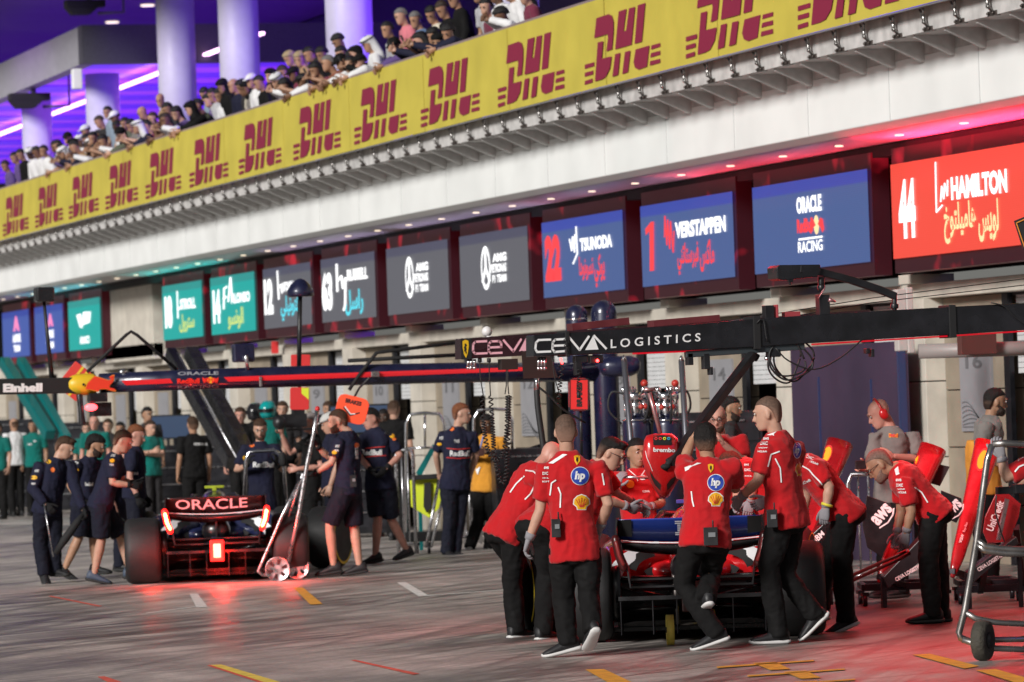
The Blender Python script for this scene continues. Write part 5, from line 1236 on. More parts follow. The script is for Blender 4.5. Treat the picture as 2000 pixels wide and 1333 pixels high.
def back_marks(body, sh, hp=None, shell=None, crest=None, yoke=(), pipes=(), texts=(), r=17, sq=1.0):
    if hp:
        b = MB(); dec_poly(sh, b, circ(*hp, (r+1.2)*sq, r+1.2), .006, 1, 3); dec_poly(sh, b, circ(*hp, r*sq, r), .009, 0, 3); dec_text(sh, b, 'hp', hp[0], hp[1]+1, r*1.15*sq, r*1.25, 3, .05, .012, 1); b.obj('round_emblem', [em_blue, em_w], sh)
    if shell:
        x, y = shell; b = MB(); k = r/17
        fan = [(x-8*k*sq, y+13*k), (x-9*k*sq, y+8*k), (x-15*k*sq, y+3*k), (x-14*k*sq, y-6*k), (x-8*k*sq, y-12*k), (x, y-15*k), (x+8*k*sq, y-12*k), (x+14*k*sq, y-6*k), (x+15*k*sq, y+3*k), (x+9*k*sq, y+8*k), (x+8*k*sq, y+13*k)]
        dec_poly(sh, b, [(x+(p-x)*1.14, y+(q-y)*1.12) for p, q in fan], .006, 1, 3); dec_poly(sh, b, fan, .009, 0, 3)
        dec_lines(sh, b, [[(x+dx*.25*k*sq, y+9*k), (x+dx*k*sq, y-10*k+abs(dx)*.35*k)] for dx in (-11, -6, 0, 6, 11)], 1.3*k, .012, 2); b.obj('shell_emblem', [em_y, em_w, em_r], sh)
    if crest:
        x, y = crest; b = MB(); k = r/17
        dec_poly(sh, b, [(x-6*k*sq, y-8*k), (x, y-10*k), (x+6*k*sq, y-8*k), (x+6*k*sq, y+2*k), (x, y+10*k), (x-5*k*sq, y+2*k)], .007, 0, 2); dec_poly(sh, b, [(x-1*k, y-6*k), (x+2*k*sq, y-5*k), (x+2*k*sq, y+1*k), (x, y+5*k), (x-2*k*sq, y)], .010, 1, 1); b.obj('crest', [em_y, matte_black], sh)
    if yoke or pipes or texts:
        b = MB()
        for p in yoke: dec_poly(sh, b, p, .007, 0, 2)
        dec_lines(sh, b, pipes, 2.6, .008)
        for t in texts: dec_text(sh, b, *t)
        b.obj('white_trim', em_w, sh)
def white_marks(sh, texts, mi=None, dots=()):
    b = MB()
    for t in texts: dec_text(sh, b, *t)
    for (x, y, rx, ry, k) in dots: dec_poly(sh, b, circ(x, y, rx, ry, 10), .007, k, 1)
    b.obj('lettering', [em_w, em_y, em_o], sh)
# ---------------------------------------------------------------- red team crew
RG = None
p, s_, G = person('person in red walking away, blue disc and orange shell on the back, white soles', 32.2, 0,
  dict(hd=(1105,843), nk=(1108,889), pv=(1122,1066), sL=(1064,918), sR=(1168,914), eL=(1055,997), wL=(1033,1054,.03), thL=(1024,1090,.04), eR=(1188,985,-.02), wR=(1172,1030,.12),
       kL=(1100,1170,.06), aL=(1110,1252,.0), tL=(1066,1282,-.02), kR=(1150,1160,.0), aR=(1156,1226,-.12), tR=(1144,1275,.04)),
  lod=2, hair=('buzz', 'cropped'), gloves='grey', H=1.76, hp=0)
back_marks(p, s_, (1133,930), (1136,982), (1127,899), yoke=[[(1071,905),(1099,887),(1108,888),(1080,906)],[(1140,888),(1150,890),(1163,902),(1158,903)]],
  pipes=[[(1086,938),(1077,944),(1074,968)],[(1090,952),(1095,965),(1094,992)],[(1176,925),(1180,948)]], texts=[('DXC', 1065, 925, 11, 6), ('aws', 1067, 914, 9, 5), ('SOFT', 1066, 941, 14, 3), ('HCL', 1066, 934, 12, 2.5)])
# belt radio and lanyard of the walking man
def belt_radio(body, x, y, d, w_=.065, h_=.13, label=None):
    b = MB(); c = at(x, y, d); b.box(c, (w_, .045, h_), Matrix.Rotation(-TH, 3, 'Z')); b.cyl(c+V((.02, 0, h_/2)), c+V((.02, 0, h_/2+.05)), .006, 8)
    r = b.obj('radio', black, body, bevel=.006)
    b = MB(); b.box(c+V((0, -.028, .012)), (w_*.5, .01, h_*.25), Matrix.Rotation(-TH, 3, 'Z')); b.obj('display', mat('grey_lcd', (.2, .21, .22), .3), r); return r
belt_radio(p, 1086, 1032, 32.05)
p, s_, G = person('bald person in red leaning over at the left end of the red team', 35.2, 45,
  dict(hd=(1075,893,.12), nk=(1051,913,.05), pv=(990,1035,0), sR=(1045,935,-.1), sL=(1045,918,.16), eR=(1080,962,-.05), wR=(1110,985,.1), eL=(1085,950,.25), wL=(1115,975,.35), kR=(1000,1135), aR=(1008,1228), kL=(1024,1132,.25), aL=(1030,1226,.3)), lod=2, hair=('bald', 'brown'), sk='pink', hp=45, hf=60, gloves='grey')
back_marks(p, s_, None, None, None, pipes=[[(996,962),(1008,945),(1024,930)],[(1026,919),(1042,921),(1050,930)],[(1025,976),(1036,965),(1046,945)]], texts=[('DXC', 1052, 912, 8, 4)])
p, s_, G = person('crouched person in red and black hidden behind the walking man with the blue disc', 34.8, 35,
  dict(hd=(1128,960,.3), nk=(1105,965,.2), pv=(1052,1028), kR=(1068,1120,.1), aR=(1060,1232,0), kL=(1080,1118,.3), aL=(1078,1230,.2), eR=(1120,1010,.1), wR=(1135,1050,.3), eL=(1130,1000,.4), wL=(1140,1040,.5)), lod=1, hair=('short', 'black'), hp=50, gloves='grey')
p, s_, G = person('person with dark quiff and glasses in red bending over the rear of the red car', 34.4, 98,
  dict(hd=(1194,886,.0), nk=(1170,908), pv=(1128,1035), sR=(1172,930,-.17), sL=(1180,925,.17), eR=(1185,975,-.15), wR=(1226,990,-.05), eL=(1205,965,.2), wL=(1240,985,.25)), lod=2, hair=('quiff', 'black'), sk='fair', hp=28, glasses=True, gloves='grey', H=1.76)
p, s_, G = person('person in red facing the camera, holding a silver bar beside the signal housing', 38.6, 172,
  dict(hd=(1244,884), nk=(1244,920), pv=(1250,1040), eR=(1204,972,-.05), wR=(1206,948,-.2), thR=(1211,930,-.26), eL=(1292,985), wL=(1270,990,-.2)), lod=2, hair=('short', 'black'), sk='olive', hp=5, hf=160, gloves='grey', H=1.76)
b = MB(); dec_poly(s_, b, circ(1255,933,7,5,12), .007, 0, 1); dec_lines(s_, b, [[(1228,918),(1242,930),(1246,940)],[(1262,915),(1252,930)]], 1.5, .008, 0); dec_poly(s_, b, circ(1231,946,8,8,12), .007, 1, 1); dec_text(s_, b, 'CEVA', 1262, 960, 14, 4, 0, .03, .007, 0); b.obj('chest_marks', [em_w, em_y], s_)
bar = MB(); bar.tube([at(1212,932,38.35), at(1270,933,38.35)], .014, 10); ob = bar.obj('lifting_bar', alu, base=at(1240, 932, 38.35)); tag(ob, 'short silver bar gripped in grey gloves above the red car', 'bar')
p, s_, G = person('person in red seen from behind leaning back to pull the slanted black arm', 32.5, 0,
  dict(hd=(1379,858,.06), nk=(1384,902,.05), pv=(1378,1046,-.02), sL=(1338,922,.05), sR=(1430,912,.03), eL=(1338,896,.22), wL=(1352,858,.30), thL=(1362,842,.32), eR=(1436,955,.22), wR=(1412,920,.42), kL=(1336,1142,.08), aL=(1398,1236,-.05), tL=(1346,1272,-.06), kR=(1388,1118,.22), aR=(1380,1166,-.05), tR=(1368,1196,.14)),
  lod=2, hair=('short', 'black'), sk='tan', hp=-4, hf=10, H=1.76, bulk=1.04)
back_marks(p, s_, (1398,943), (1398,976), (1388,915), yoke=[[(1337,913),(1362,904),(1370,905),(1338,921)],[(1402,893),(1420,885),(1428,891),(1408,895)]], pipes=[[(1350,960),(1352,978),(1355,990)],[(1330,942),(1338,948)]], r=15.5)
belt_radio(p, 1388, 1048, 32.3, .10, .13)
p, s_, G = person('bearded balding person with glasses in red behind the slanted arm, hand at the mouth', 40.5, 190,
  dict(hd=(1401,818), nk=(1407,856), pv=(1425,975), eL=(1452,902,-.12), wL=(1412,866,-.22), thL=(1400,845,-.2), eR=(1378,905), wR=(1400,930,-.2)), lod=1, hair=('balding', 'brown'), sk='pink', beard=True, glasses=True, hp=10, H=1.8)
p, s_, G = person('dark haired bearded person in dark clothes behind the balding red crew member', 45, 95, dict(hd=(1427,798)), shirt='charcoal', lod=1, hair=('short', 'black'), sk='olive', beard=True)
p, s_, G = person('stooping person in red with gloved hands on the car, hidden behind the arm puller', 36.5, 255,
  dict(hd=(1428,912,.0), nk=(1446,905), pv=(1505,985), sL=(1462,912,-.15), sR=(1452,910,.17), eL=(1470,958,-.15), wL=(1466,978,-.1), thL=(1462,995,-.1), eR=(1440,960,.2), wR=(1440,985,.1)), lod=1, hair=('short', 'brown'), hp=40, gloves='grey')
b = MB(); dec_text(s_, b, 'DXC', 1460, 918, 12, 5); dec_text(s_, b, 'aws', 1458, 908, 9, 4); dec_text(s_, b, 'HCL', 1462, 930, 14, 3); b.obj('white_trim', em_w, s_)
p, s_, G = person('broad person with cropped hair in red striding left, gloved hand on the wing', 33.0, 298,
  dict(hd=(1500,808), nk=(1516,850), pv=(1536,1006), sL=(1496,880,-.12), sR=(1552,878,.12), eL=(1480,940,-.14), wL=(1447,972,-.05), thL=(1436,990,0), eR=(1540,950,.3), wR=(1500,975,.3), kL=(1502,1108,-.1), aL=(1520,1236,-.1), tL=(1476,1256,-.12), kR=(1534,1122,.05), aR=(1590,1200,.05), tR=(1556,1252,.03)),
  lod=2, hair=('buzz', 'cropped'), sk='fair', hp=8, hf=285, gloves='grey', H=1.8, bulk=1.07)
back_marks(p, s_, (1557,880), (1561,918), None, yoke=[[(1497,850),(1508,840),(1524,840),(1512,851)]], pipes=[[(1523,882),(1506,888),(1500,912)],[(1514,896),(1524,915),(1526,943)]], texts=[('aws', 1496, 857, 11, 5), ('DXC', 1492, 866, 15, 7), ('HCLSoft', 1489, 882, 18, 3.5), ('VGW', 1490, 875, 18, 2.5)], r=15, sq=.5)
belt_radio(p, 1508, 1013, 32.75, .075, .13)
p, s_, G = person('person in red bending left with a yellow wristband on the hanging bare forearm', 34.4, 285,
  dict(hd=(1543,905,.05), nk=(1572,900), pv=(1650,1000), sL=(1594,912,-.17), sR=(1580,900,.17), eL=(1620,952,-.2), wL=(1613,992,-.2), thL=(1606,1030,-.2), eR=(1575,965,.2), wR=(1570,1000,.2), kL=(1645,1105,-.08), aL=(1652,1208,-.05), tL=(1612,1243,-.05), kR=(1612,1100,.12), aR=(1600,1192,.12)),
  lod=2, hair=('short', 'brown'), sk='fair', hp=40, gloves='grey', H=1.8)
back_marks(p, s_, None, None, None, pipes=[[(1566,910),(1580,918),(1588,928)],[(1588,928),(1600,940),(1608,950)]], texts=[('aws', 1574, 885, 12, 5, 0, .03, .007, 0, 20), ('DXC', 1582, 894, 15, 6, 0, .03, .007, 0, 20), ('HCLSoft', 1590, 904, 18, 4, 0, .03, .007, 0, 20), ('UniCredit', 1573, 942, 22, 6, 0, .03, .007, 0, -25)])
b = MB(); b.cyl(at(1616,984,34.2), at(1614.5,989,34.2), .046, 14); b.obj('wristband', mat('wristband_yellow', (.7, .6, .05), .5), p)
p, s_, G = person('shaven person with glasses in red bending over a jack handle before the nose cones', 35.1, 276,
  dict(hd=(1718,908), nk=(1750,915), pv=(1822,1000), sL=(1768,945,-.17), sR=(1762,930,.17), eL=(1780,1000,-.2), wL=(1770,1040,-.18), thL=(1762,1075,-.16), eR=(1760,1000,.2), wR=(1752,1042,.15), thR=(1748,1070,.12), kL=(1812,1090,-.1), aL=(1822,1196,-.05), tL=(1772,1216,-.08), kR=(1832,1095,.12), aR=(1838,1195,.12)),
  lod=2, hair=('buzz', 'stubble'), sk='tan', hp=38, glasses=True, beard=True, gloves='grey', H=1.8, bulk=1.05, sole=sole_k)
back_marks(p, s_, None, None, None, yoke=[[(1747,917),(1754,911),(1757,926),(1750,929)]], pipes=[[(1786,952),(1800,962),(1812,982)]], texts=[('aws', 1755, 938, 11, 5), ('DXC', 1757, 948, 13, 6), ('HCLSoft', 1762, 962, 16, 4), ('VGW', 1760, 956, 15, 3)])
p, s_, G = person('bald person in grey with red ear defenders looking down at a phone', 39.6, 235,
  dict(hd=(1718,808), nk=(1738,838), pv=(1742,962), sR=(1712,856,-.02), sL=(1784,856), eR=(1700,912,-.15), wR=(1690,916,-.36), thR=(1676,912,-.4), eL=(1796,898,-.05), wL=(1745,892,-.25)), shirt='grey', lod=2, hair=('bald', 'brown'), sk='pink', hp=25, hf=262, headwear=('earmuff', red_p), H=1.82, bulk=.98, curl=(40, 55))
b = MB(); dec_text(s_, b, 'PIRELLI', 1745, 851, 17, 6, 0, .05, .009, 1); dec_poly(s_, b, [(1736,847),(1754,847),(1754,855),(1736,855)], .006, 0, 1); b.obj('yellow_badge', [em_y, em_r], s_)
b = MB(); b.box(at(1686, 908, 39.05), (.15, .02, .075)); ob = b.obj('phone', black, base=at(1686, 908, 39.05), bevel=.005); tag(ob, 'black phone held by the bald person with red ear defenders', 'phone')
p, s_, G = person('bearded person in a grey shirt and orange vest facing right near the right edge', 41.5, 75,
  dict(hd=(1944,785), nk=(1934,818), pv=(1922,945), sR=(1925,835,-.17), eR=(1912,885,-.2), wR=(1948,905,-.2)), shirt='grey', lod=2, hair=('short', 'black'), sk='olive', beard=True, H=1.8)
b = MB(); b.rings([ringE(G['pv']+V((0, 0, t)), face_dir(165), face_dir(75), a, c, 18) for t, a, c in ((-.1, .20, .15), (.1, .195, .145), (.3, .20, .15), (.40, .17, .13))]); b.obj('vest', mat('hi_vis_orange', (.75, .30, .04), .7, var=.1), p, remesh=.014, fold=folds(.008, 7, 3))
p, s_, G = person('person in red cut off by the right edge, grey glove on the tubular trolley', 30.6, 268,
  dict(hd=(2034,838), nk=(2046,880), pv=(2052,1035), sL=(2006,912,-.16), eL=(1964,934,-.2), wL=(1957,893,-.2), thL=(1945,866,-.22), eR=(2000,940,.2), wR=(1985,935,.3)), lod=1, hair=('short', 'brown'), gloves='grey')
b = MB(); dec_lines(s_, b, [[(1982,922),(1990,912),(2000,908)]], 3, .008); dec_text(s_, b, 'DXC', 1992, 895, 14, 6, 0, .03, .007, 0, -35); b.obj('white_trim', em_w, s_)
# ---------------------------------------------------------------- navy team crew
NV = dict(shirt='navy', legs='navy2', shoes=shoe_k)
p, s_, G = person('person in navy long sleeves stooping with a black strap, furthest left of the navy crew', 50.2, 128,
  dict(hd=(127,874), nk=(112,900), pv=(93,990), sR=(78,912,-.1), sL=(137,910,.08), eR=(64,956,-.15), wR=(90,986,-.25), eL=(146,952,-.05), wL=(163,996,-.2), kR=(78,1056), aR=(86,1118), tR=(92,1142,-.1), kL=(106,1062,.05), aL=(108,1112,.1)), sleeve='long', hair=('quiff', 'brown'), hp=28, hf=105, gloves='black', **NV)
white_marks(s_, [('AT&T', 72, 920, 9, 5), ('VISA', 65, 945, 9, 4)], dots=((66, 933, 7, 4, 1), (95, 902, 5, 4, 1), (103, 918, 4, 5, 2)))
b = MB(); b.bar(at(164, 1003, 50.0), at(110, 1082, 49.9), .05, .09); b.obj('x', black) if False else b.bm.free()
b = MB(); b.tube([at(166,1000,50), at(150,1022,49.95), at(128,1052,49.9), at(108,1082,49.9)], [.02, .045, .05, .03], 8); ob = b.obj('wheel_strap', matte_black, base=at(140, 1040, 49.95), smooth=True); tag(ob, 'long black padded strap dangling from the stooping navy crew member', 'strap')
b = MB(); b.tube([at(86,985,49.9), at(104,1088,49.9)], .008, 6); ob = b.obj('thin_rod', alu, base=at(95, 1040, 49.9)); tag(ob, 'thin grey rod held upright by the stooping navy crew member', 'rod')
p, s_, G = person('bearded dark haired person in navy shorts, second from the left of the navy crew', 51.2, 118,
  dict(hd=(187,870), nk=(176,896), pv=(166,978), sR=(150,908,-.15), sL=(200,906,.12), eR=(136,950,-.15), wR=(158,978,-.3), eL=(205,945), wL=(185,975,-.2), kR=(154,1050), aR=(126,1112), tR=(150,1135), kL=(182,1052,.15), aL=(187,1108,.2)), shorts=True, hair=('curly', 'black'), sk='tan', beard=True, hp=22, hf=100, gloves='black', **NV)
white_marks(s_, [('AT&T', 150, 904, 9, 5), ('RedBull', 174, 946, 16, 7)], dots=((149, 918, 5, 3, 1),))
p, s_, G = person('person with short brown hair in navy shorts pushing the rear wing of the navy car', 49.4, 88,
  dict(hd=(240,862), nk=(226,890), pv=(198,980), sR=(218,905,-.17), sL=(228,900,.17), eR=(220,944,-.2), wR=(256,948,-.15), eL=(240,940,.2), wL=(262,945,.1), kR=(198,1055,-.05), aR=(184,1122), tR=(212,1140), kL=(236,1050,.15), aL=(254,1116,.15)), shorts=True, hair=('short', 'brown'), hp=25, gloves='black', shirt='navy', legs='navy2', shoes=shoe_b)
white_marks(s_, [('AT&T', 221, 890, 9, 5), ('VISA', 218, 908, 9, 4)], dots=((219, 900, 5, 4, 1),))
p, s_, G = person('ginger haired person in navy behind the crew member pushing the wing', 52.5, 95, dict(hd=(266,850), pv=(262,960)), hair=('short', 'ginger'), sk='pink', hp=20, gloves='black', **NV)
white_marks(s_, [('RedBull', 262, 925, 16, 6)])
p, s_, G = person('crouching navy crew member whose face shows under the pusher, beside the wing', 53.2, 110, dict(hd=(243,894), nk=(236,918), pv=(222,1000), kR=(235,1055), kL=(240,1058,.1)), hair=('short', 'brown'), sk='pink', hp=30, gloves='black', **NV)
p, s_, G = person('bearded person in navy facing the camera behind a chrome push bar, beyond the navy car', 54.2, 180,
  dict(hd=(508,838), nk=(508,868), pv=(512,980), eR=(462,920,-.1), wR=(484,908,-.3), thR=(488,893,-.32), eL=(556,920,-.1), wL=(540,908,-.3), thL=(540,893,-.32)), hair=('short', 'brown'), sk='fair', beard=True, hp=22, gloves='black', H=1.76, **NV)
white_marks(s_, [('RedBull', 516, 908, 44, 11)], dots=((492, 870, 5, 4, 2), (478, 895, 4, 5, 1)))
p, s_, G = person('camera operator in black with a shoulder camera, bare forearms, behind the jack handle', 57.5, 262,
  dict(hd=(606,826), nk=(612,852), pv=(606,960), eL=(628,912,-.2), wL=(582,916,-.3), thL=(566,918,-.3), eR=(566,885,.1), wR=(550,848,-.05), thR=(548,835,-.1)), shirt='black', legs='black', hair=('short', 'grey'), sk='pink', hp=5)
b = MB(); c = at(572, 822, 57.2); b.box(c, (.34, .14, .17)); b.box(at(582, 805, 57.2), (.16, .1, .08)); b.cyl(at(556, 824, 57.15), at(538, 826, 57.1), .06, 14); b.ell(at(546, 826, 56.9), .09, .09, .09); b.bar(at(560, 840, 57.1), at(610, 838, 57.2), .05, .03)
ob = b.obj('video_camera', black, base=c, bevel=.008); tag(ob, 'black shoulder video camera with a round fluffy microphone', 'video camera')
p, s_, G = person('person in navy polo and shorts holding the silver jack handle, below the orange board', 49.2, 292,
  dict(hd=(660,822), nk=(680,846), pv=(680,950), sL=(662,866,-.15), sR=(698,862,.15), eL=(648,903,-.18), wL=(612,926,-.15), thL=(598,928,-.15), eR=(640,893,.2), wR=(619,870,.1), thR=(608,858,.05), kL=(644,1028,-.05), aL=(652,1106), tL=(618,1124), kR=(692,1032,.1), aR=(702,1106,.05), tR=(666,1124,.05)), shorts=True, hair=('short', 'brown'), sk='fair', beard=True, gloves='black', H=1.8, hp=10, hf=272, **NV)
white_marks(s_, [('AT&T', 659, 872, 9, 5), ('VISA', 657, 880, 9, 4), ('RedBull', 697, 885, 6, 24)], dots=((653, 884, 5, 4, 1), (651, 893, 4, 3, 2), (697, 870, 5, 5, 2)))
belt_radio(p, 690, 940, 48.9)
p, s_, G = person('person in a pale cap looking down, half hidden behind the jack handler', 52.4, 262, dict(hd=(644,826)), hair=('short', 'brown'), sk='fair', headwear=('cap', mat('cap_pale', (.5, .5, .48), .7)), hp=20, **NV)
p, s_, G = person('person in navy shorts striding left, black gloves at the waist, right of the orange board', 53.0, 208,
  dict(hd=(724,818), nk=(730,840), pv=(742,940), sL=(764,858,0), sR=(712,858,0), eL=(781,890,-.05), wL=(754,916,-.2), eR=(704,895), wR=(728,922,-.25), kR=(738,1014), aR=(733,1086), tR=(722,1100), kL=(764,1014,.1), aL=(794,1074,.3), tL=(764,1096,.15)), shorts=True, hair=('short', 'black'), sk='pink', gloves='black', H=1.82, hp=15, hf=240, **NV)
white_marks(s_, [('RedBull', 726, 884, 40, 11), ('AT&T', 757, 845, 10, 5)], dots=((766, 852, 5, 4, 1), (770, 858, 4, 3, 2)))
b = MB(); dec_lines(s_, b, [[(714,876),(735,874),(752,873)],[(714,893),(735,891),(754,890)]], 1.6, .007, 0); b.obj('red_line', em_r, s_)
p, s_, G = person('person in navy polo and long trousers standing with hands behind the back', 55.3, 155,
  dict(hd=(901,808), nk=(894,838), pv=(889,940), sR=(866,852,0), sL=(922,852,0), eR=(852,890,.1), wR=(858,925,.25), eL=(930,890,.1), wL=(918,930,.2), kR=(878,1005), aR=(872,1076), kL=(897,1005,.1), aL=(888,1076,.1)), hair=('short', 'ginger'), sk='fair', H=1.88, hp=5, hf=90, **NV)
white_marks(s_, [('RedBull', 898, 886, 38, 11), ('AT&T', 862, 856, 8, 6), ('TAG', 892, 862, 10, 6)], dots=((858, 868, 5, 3, 1), (882, 838, 5, 4, 2)))
b = MB(); dec_lines(s_, b, [[(872,876),(895,878),(918,876)],[(872,894),(895,896),(918,894)]], 1.5, .007, 0); b.obj('red_line', em_r, s_)
p, s_, G = person('person in an orange patterned shirt with a hanging pass, right of the standing navy man', 57.0, 190,
  dict(hd=(950,828), nk=(952,852), pv=(948,945), eR=(926,900,-.05), wR=(934,890,-.25), eL=(984,895), wL=(955,885,-.28), aR=(918,1068,0), aL=(956,1072,.05)), shirt='orange', legs='black', hair=('short', 'black'), sk='brown', hp=18, shoes=shoe_w, sole=sole_w)
b = MB(); dec_poly(s_, b, [(923,908),(938,912),(933,928),(920,922)], .012, 0, 1); dec_lines(s_, b, [[(944,852),(936,880),(930,908)]], 2.5, .009, 1); b.obj('pass', [em_w, mat('lanyard_blue', (.1, .2, .5), .7)], s_)
b = MB(); b.box(at(930, 884, 56.5), (.2, .02, .1)); ob = b.obj('tablet', mat('tablet_brown', (.08, .035, .03), .5), base=at(930, 884, 56.5), bevel=.005); tag(ob, 'dark tablet held by the person in the orange shirt', 'tablet')
# ---------------------------------------------------------------- people further away
def far(label, x, y, d, face, **k): return person(label, d, face, dict(hd=(x, y), **k.pop('J', {})), lod=1, **k)
p, s_, G = far('dark haired person in a teal polo facing the camera, second from the left edge', 64, 832, 86, 185, shirt='teal', hair=('short', 'black'), sk='olive', H=1.8)
white_marks(s_, [('ARAMCO', 58, 868, 10, 3)], dots=((68, 862, 3, 1.5, 0),))
far('person in a white shirt seen from behind, left of the teal polo', 27, 830, 86, 330, shirt='white', hair=('balding', 'brown'), sk='tan')
far('person in a pale teal shirt cut off by the left edge', -6, 838, 84, 200, shirt='teal', hair=('short', 'brown'))
far('person in teal with arms folded, right of the navy pushers', 294, 836, 73, 140, shirt='teal', legs='charcoal', hair=('short', 'brown'), sk='fair', J=dict(eR=(270,888,-.1), wR=(298,882,-.3), eL=(318,888), wL=(290,888,-.3)))
far('dark haired person behind the one with folded arms', 288, 810, 77, 150, shirt='charcoal', hair=('short', 'black'), sk='olive', H=1.9)
p, s_, G = far('person in a black team shirt seen from behind, in front of the black slanted beam', 376, 830, 68, 340, shirt='black', hair=('short', 'brown'), sk='tan', H=1.84)
white_marks(s_, [('PETRONAS', 392, 868, 26, 5)])
for (x, y, d, c, h, sk_, lb) in ((184, 826, 76, 'teal', ('balding', 'brown'), 'pink', 'older person with receding hair in dark teal under the red lamp'), (211, 832, 78, 'charcoal', ('short', 'brown'), 'fair', 'person in dark clothes right of the receding hair'), (235, 838, 79, 'charcoal', ('short', 'black'), 'tan', 'person with only black hair showing behind the wing pusher'), (170, 838, 79, 'teal', ('short', 'brown'), 'fair', 'person in teal half hidden by the hanging gun'), (469, 812, 66, 'black', ('short', 'brown'), 'pink', 'person in black left of the teal helmet'), (552, 800, 68, 'charcoal', ('short', 'brown'), 'fair', 'person in dark clothes right of the teal helmet'), (641, 800, 68, 'black', ('short', 'brown'), 'tan', 'person in black whose hair shows above the pale cap'), (749, 816, 64, 'black', ('short', 'black'), 'dark', 'dark skinned person behind the striding navy crew member'), (770, 800, 62, 'black', ('short', 'brown'), 'fair', 'person in black seen from behind beside a pale pillar')):
    far(lb, x, y, d, 15 if x == 770 else 185, shirt=c, hair=h, sk=sk_)
far('mechanic in teal wearing a teal full face helmet behind the crew', 523, 802, 66, 200, shirt='teal', legs='black', hair=('bald', 'brown'), headwear=('helmet', mat('helmet_teal', (.0, .28, .28), .25, coat=.5)))
far('mechanic wearing a black full face helmet left of the teal one', 498, 806, 67, 195, shirt='black', legs='black', hair=('bald', 'brown'), headwear=('helmet', gl_black))
# ================================================================ spectators on the terrace
ORD = ['first', 'second', 'third', 'fourth', 'fifth', 'sixth', 'seventh', 'eighth', 'ninth', 'tenth', 'eleventh', 'twelfth']
EMX = [30, 95, 163, 237, 318, 407, 507, 618, 742, 878, 1036, 1215]
B, BR, GY, BL = ('short', 'black'), ('short', 'brown'), ('short', 'grey'), ('long', 'blond')
LB = ('long', 'black'); BD = ('bald', 'brown'); CB = ('curly', 'black')
gh = ('ghutra', CL['white']); ab = ('scarf', CL['black']); wc = ('cap', CL['white']); bc = ('cap', CL['black'])
CR = [(10,322,'olive',B,'purple',None),(28,306,'tan',B,'purple',None),(40,300,'olive',B,'black',None),(58,297,'dark',B,'white',gh),(71,295,'brown',B,'white',None),(85,293,'olive',B,'white',None),(107,284,'brown',B,'stripe',None),(118,291,'tan',B,'maroon',None),(132,268,'pink',B,'white',bc),(145,285,'tan',B,'tan',None),
 (156,273,'brown',B,'white',gh),(169,271,'olive',B,'black',None),(181,268,'tan',B,'black',None),(192,264,'brown',B,'black',None),(167,254,'olive',B,'white',wc),(194,236,'tan',BR,'charcoal',None),(210,218,'olive',B,'bluegrey',None),(224,227,'brown',B,'white',wc),(228,246,'dark',B,'white',None),(244,240,'olive',B,'olive',None),(256,243,'tan',B,'grey',None),
 (278,219,'tan',BD,'tan',None),(274,244,'tan',('long','brown'),'cream',None),(298,230,'fair',BR,'purple',None),(313,194,'tan',BD,'tan',None),(327,211,'olive',B,'charcoal',None),(321,233,'olive',LB,'white',None),(344,219,'fair',LB,'purple',None),(372,210,'fair',B,'black',ab),
 (399,182,'tan',B,'bluegrey',None),(415,183,'tan',B,'lightgrey',None),(428,184,'olive',B,'white',None),(434,166,'olive',B,'black',ab),(456,166,'tan',BD,'navy',None),(491,156,'tan',B,'white',wc),(478,172,'brown',B,'cream',None),(506,160,'olive',B,'black',None),(528,146,'fair',B,'black',ab),(552,140,'tan',BR,'lightgrey',None),
 (565,112,'fair',BL,'black',None),(585,113,'fair',BL,'tan',None),(604,104,'tan',B,'charcoal',None),(628,104,'olive',CB,'black',None),(640,122,'tan',GY,'rust',None),(615,134,'olive',LB,'maroon',None),(660,79,'olive',CB,'charcoal',None),(666,103,'fair',B,'black',None),(694,103,'fair',B,'black',ab),(684,124,'olive',B,'black',None),
 (719,84,'tan',B,'white',gh),(756,56,'tan',B,'lightgrey',None),(783,30,'fair',GY,'pink',None),(811,37,'tan',GY,'blue',None),(820,77,'fair',LB,'navy',None),(846,68,'olive',LB,'purple',None),(842,26,'tan',B,'cream',None),(863,16,'tan',BR,'black',None),(886,-4,'tan',B,'black',None),(934,-14,'olive',B,'lightgrey',None),(966,-14,'brown',B,'white',None),(994,-18,'tan',B,'white',gh),(1024,-12,'fair',LB,'maroon',None)]
rx = random.Random(5); EX = []
for a_, c_ in zip(CR, CR[1:]):
    if abs(a_[0]-c_[0]) > 5 and len(EX) < 34 and rx.random() < .62:
        xm = (a_[0]+c_[0])/2+rx.uniform(-4, 4); tp = 378-.318*xm if xm < 700 else 158-.347*(xm-701)
        EX.append((xm, tp-rx.uniform(20, 62), rx.choice(['tan', 'olive', 'brown', 'fair']), rx.choice([B, B, BR, LB, CB]), rx.choice(['black', 'charcoal', 'purple', 'navy', 'white', 'maroon', 'olive', 'grey']), rx.choice([None, None, None, gh, ab, bc])))
CR += EX
CN = {'white': 'white', 'black': 'black', 'purple': 'dark purple', 'stripe': 'pale striped', 'maroon': 'maroon', 'tan': 'tan', 'charcoal': 'charcoal', 'bluegrey': 'blue grey', 'olive': 'olive', 'grey': 'grey', 'cream': 'cream', 'lightgrey': 'light grey', 'navy': 'navy', 'rust': 'rust brown', 'pink': 'pink', 'blue': 'blue'}
HN = {B: 'short black hair', BR: 'short brown hair', GY: 'grey hair', BL: 'long blond hair', LB: 'long black hair', BD: 'a bald head', CB: 'curly black hair', ('long', 'brown'): 'long brown hair'}
WN = {'ghutra': 'a white headdress', 'scarf': 'a black headscarf'}
used = {}; rc = random.Random(11); PHONES = []
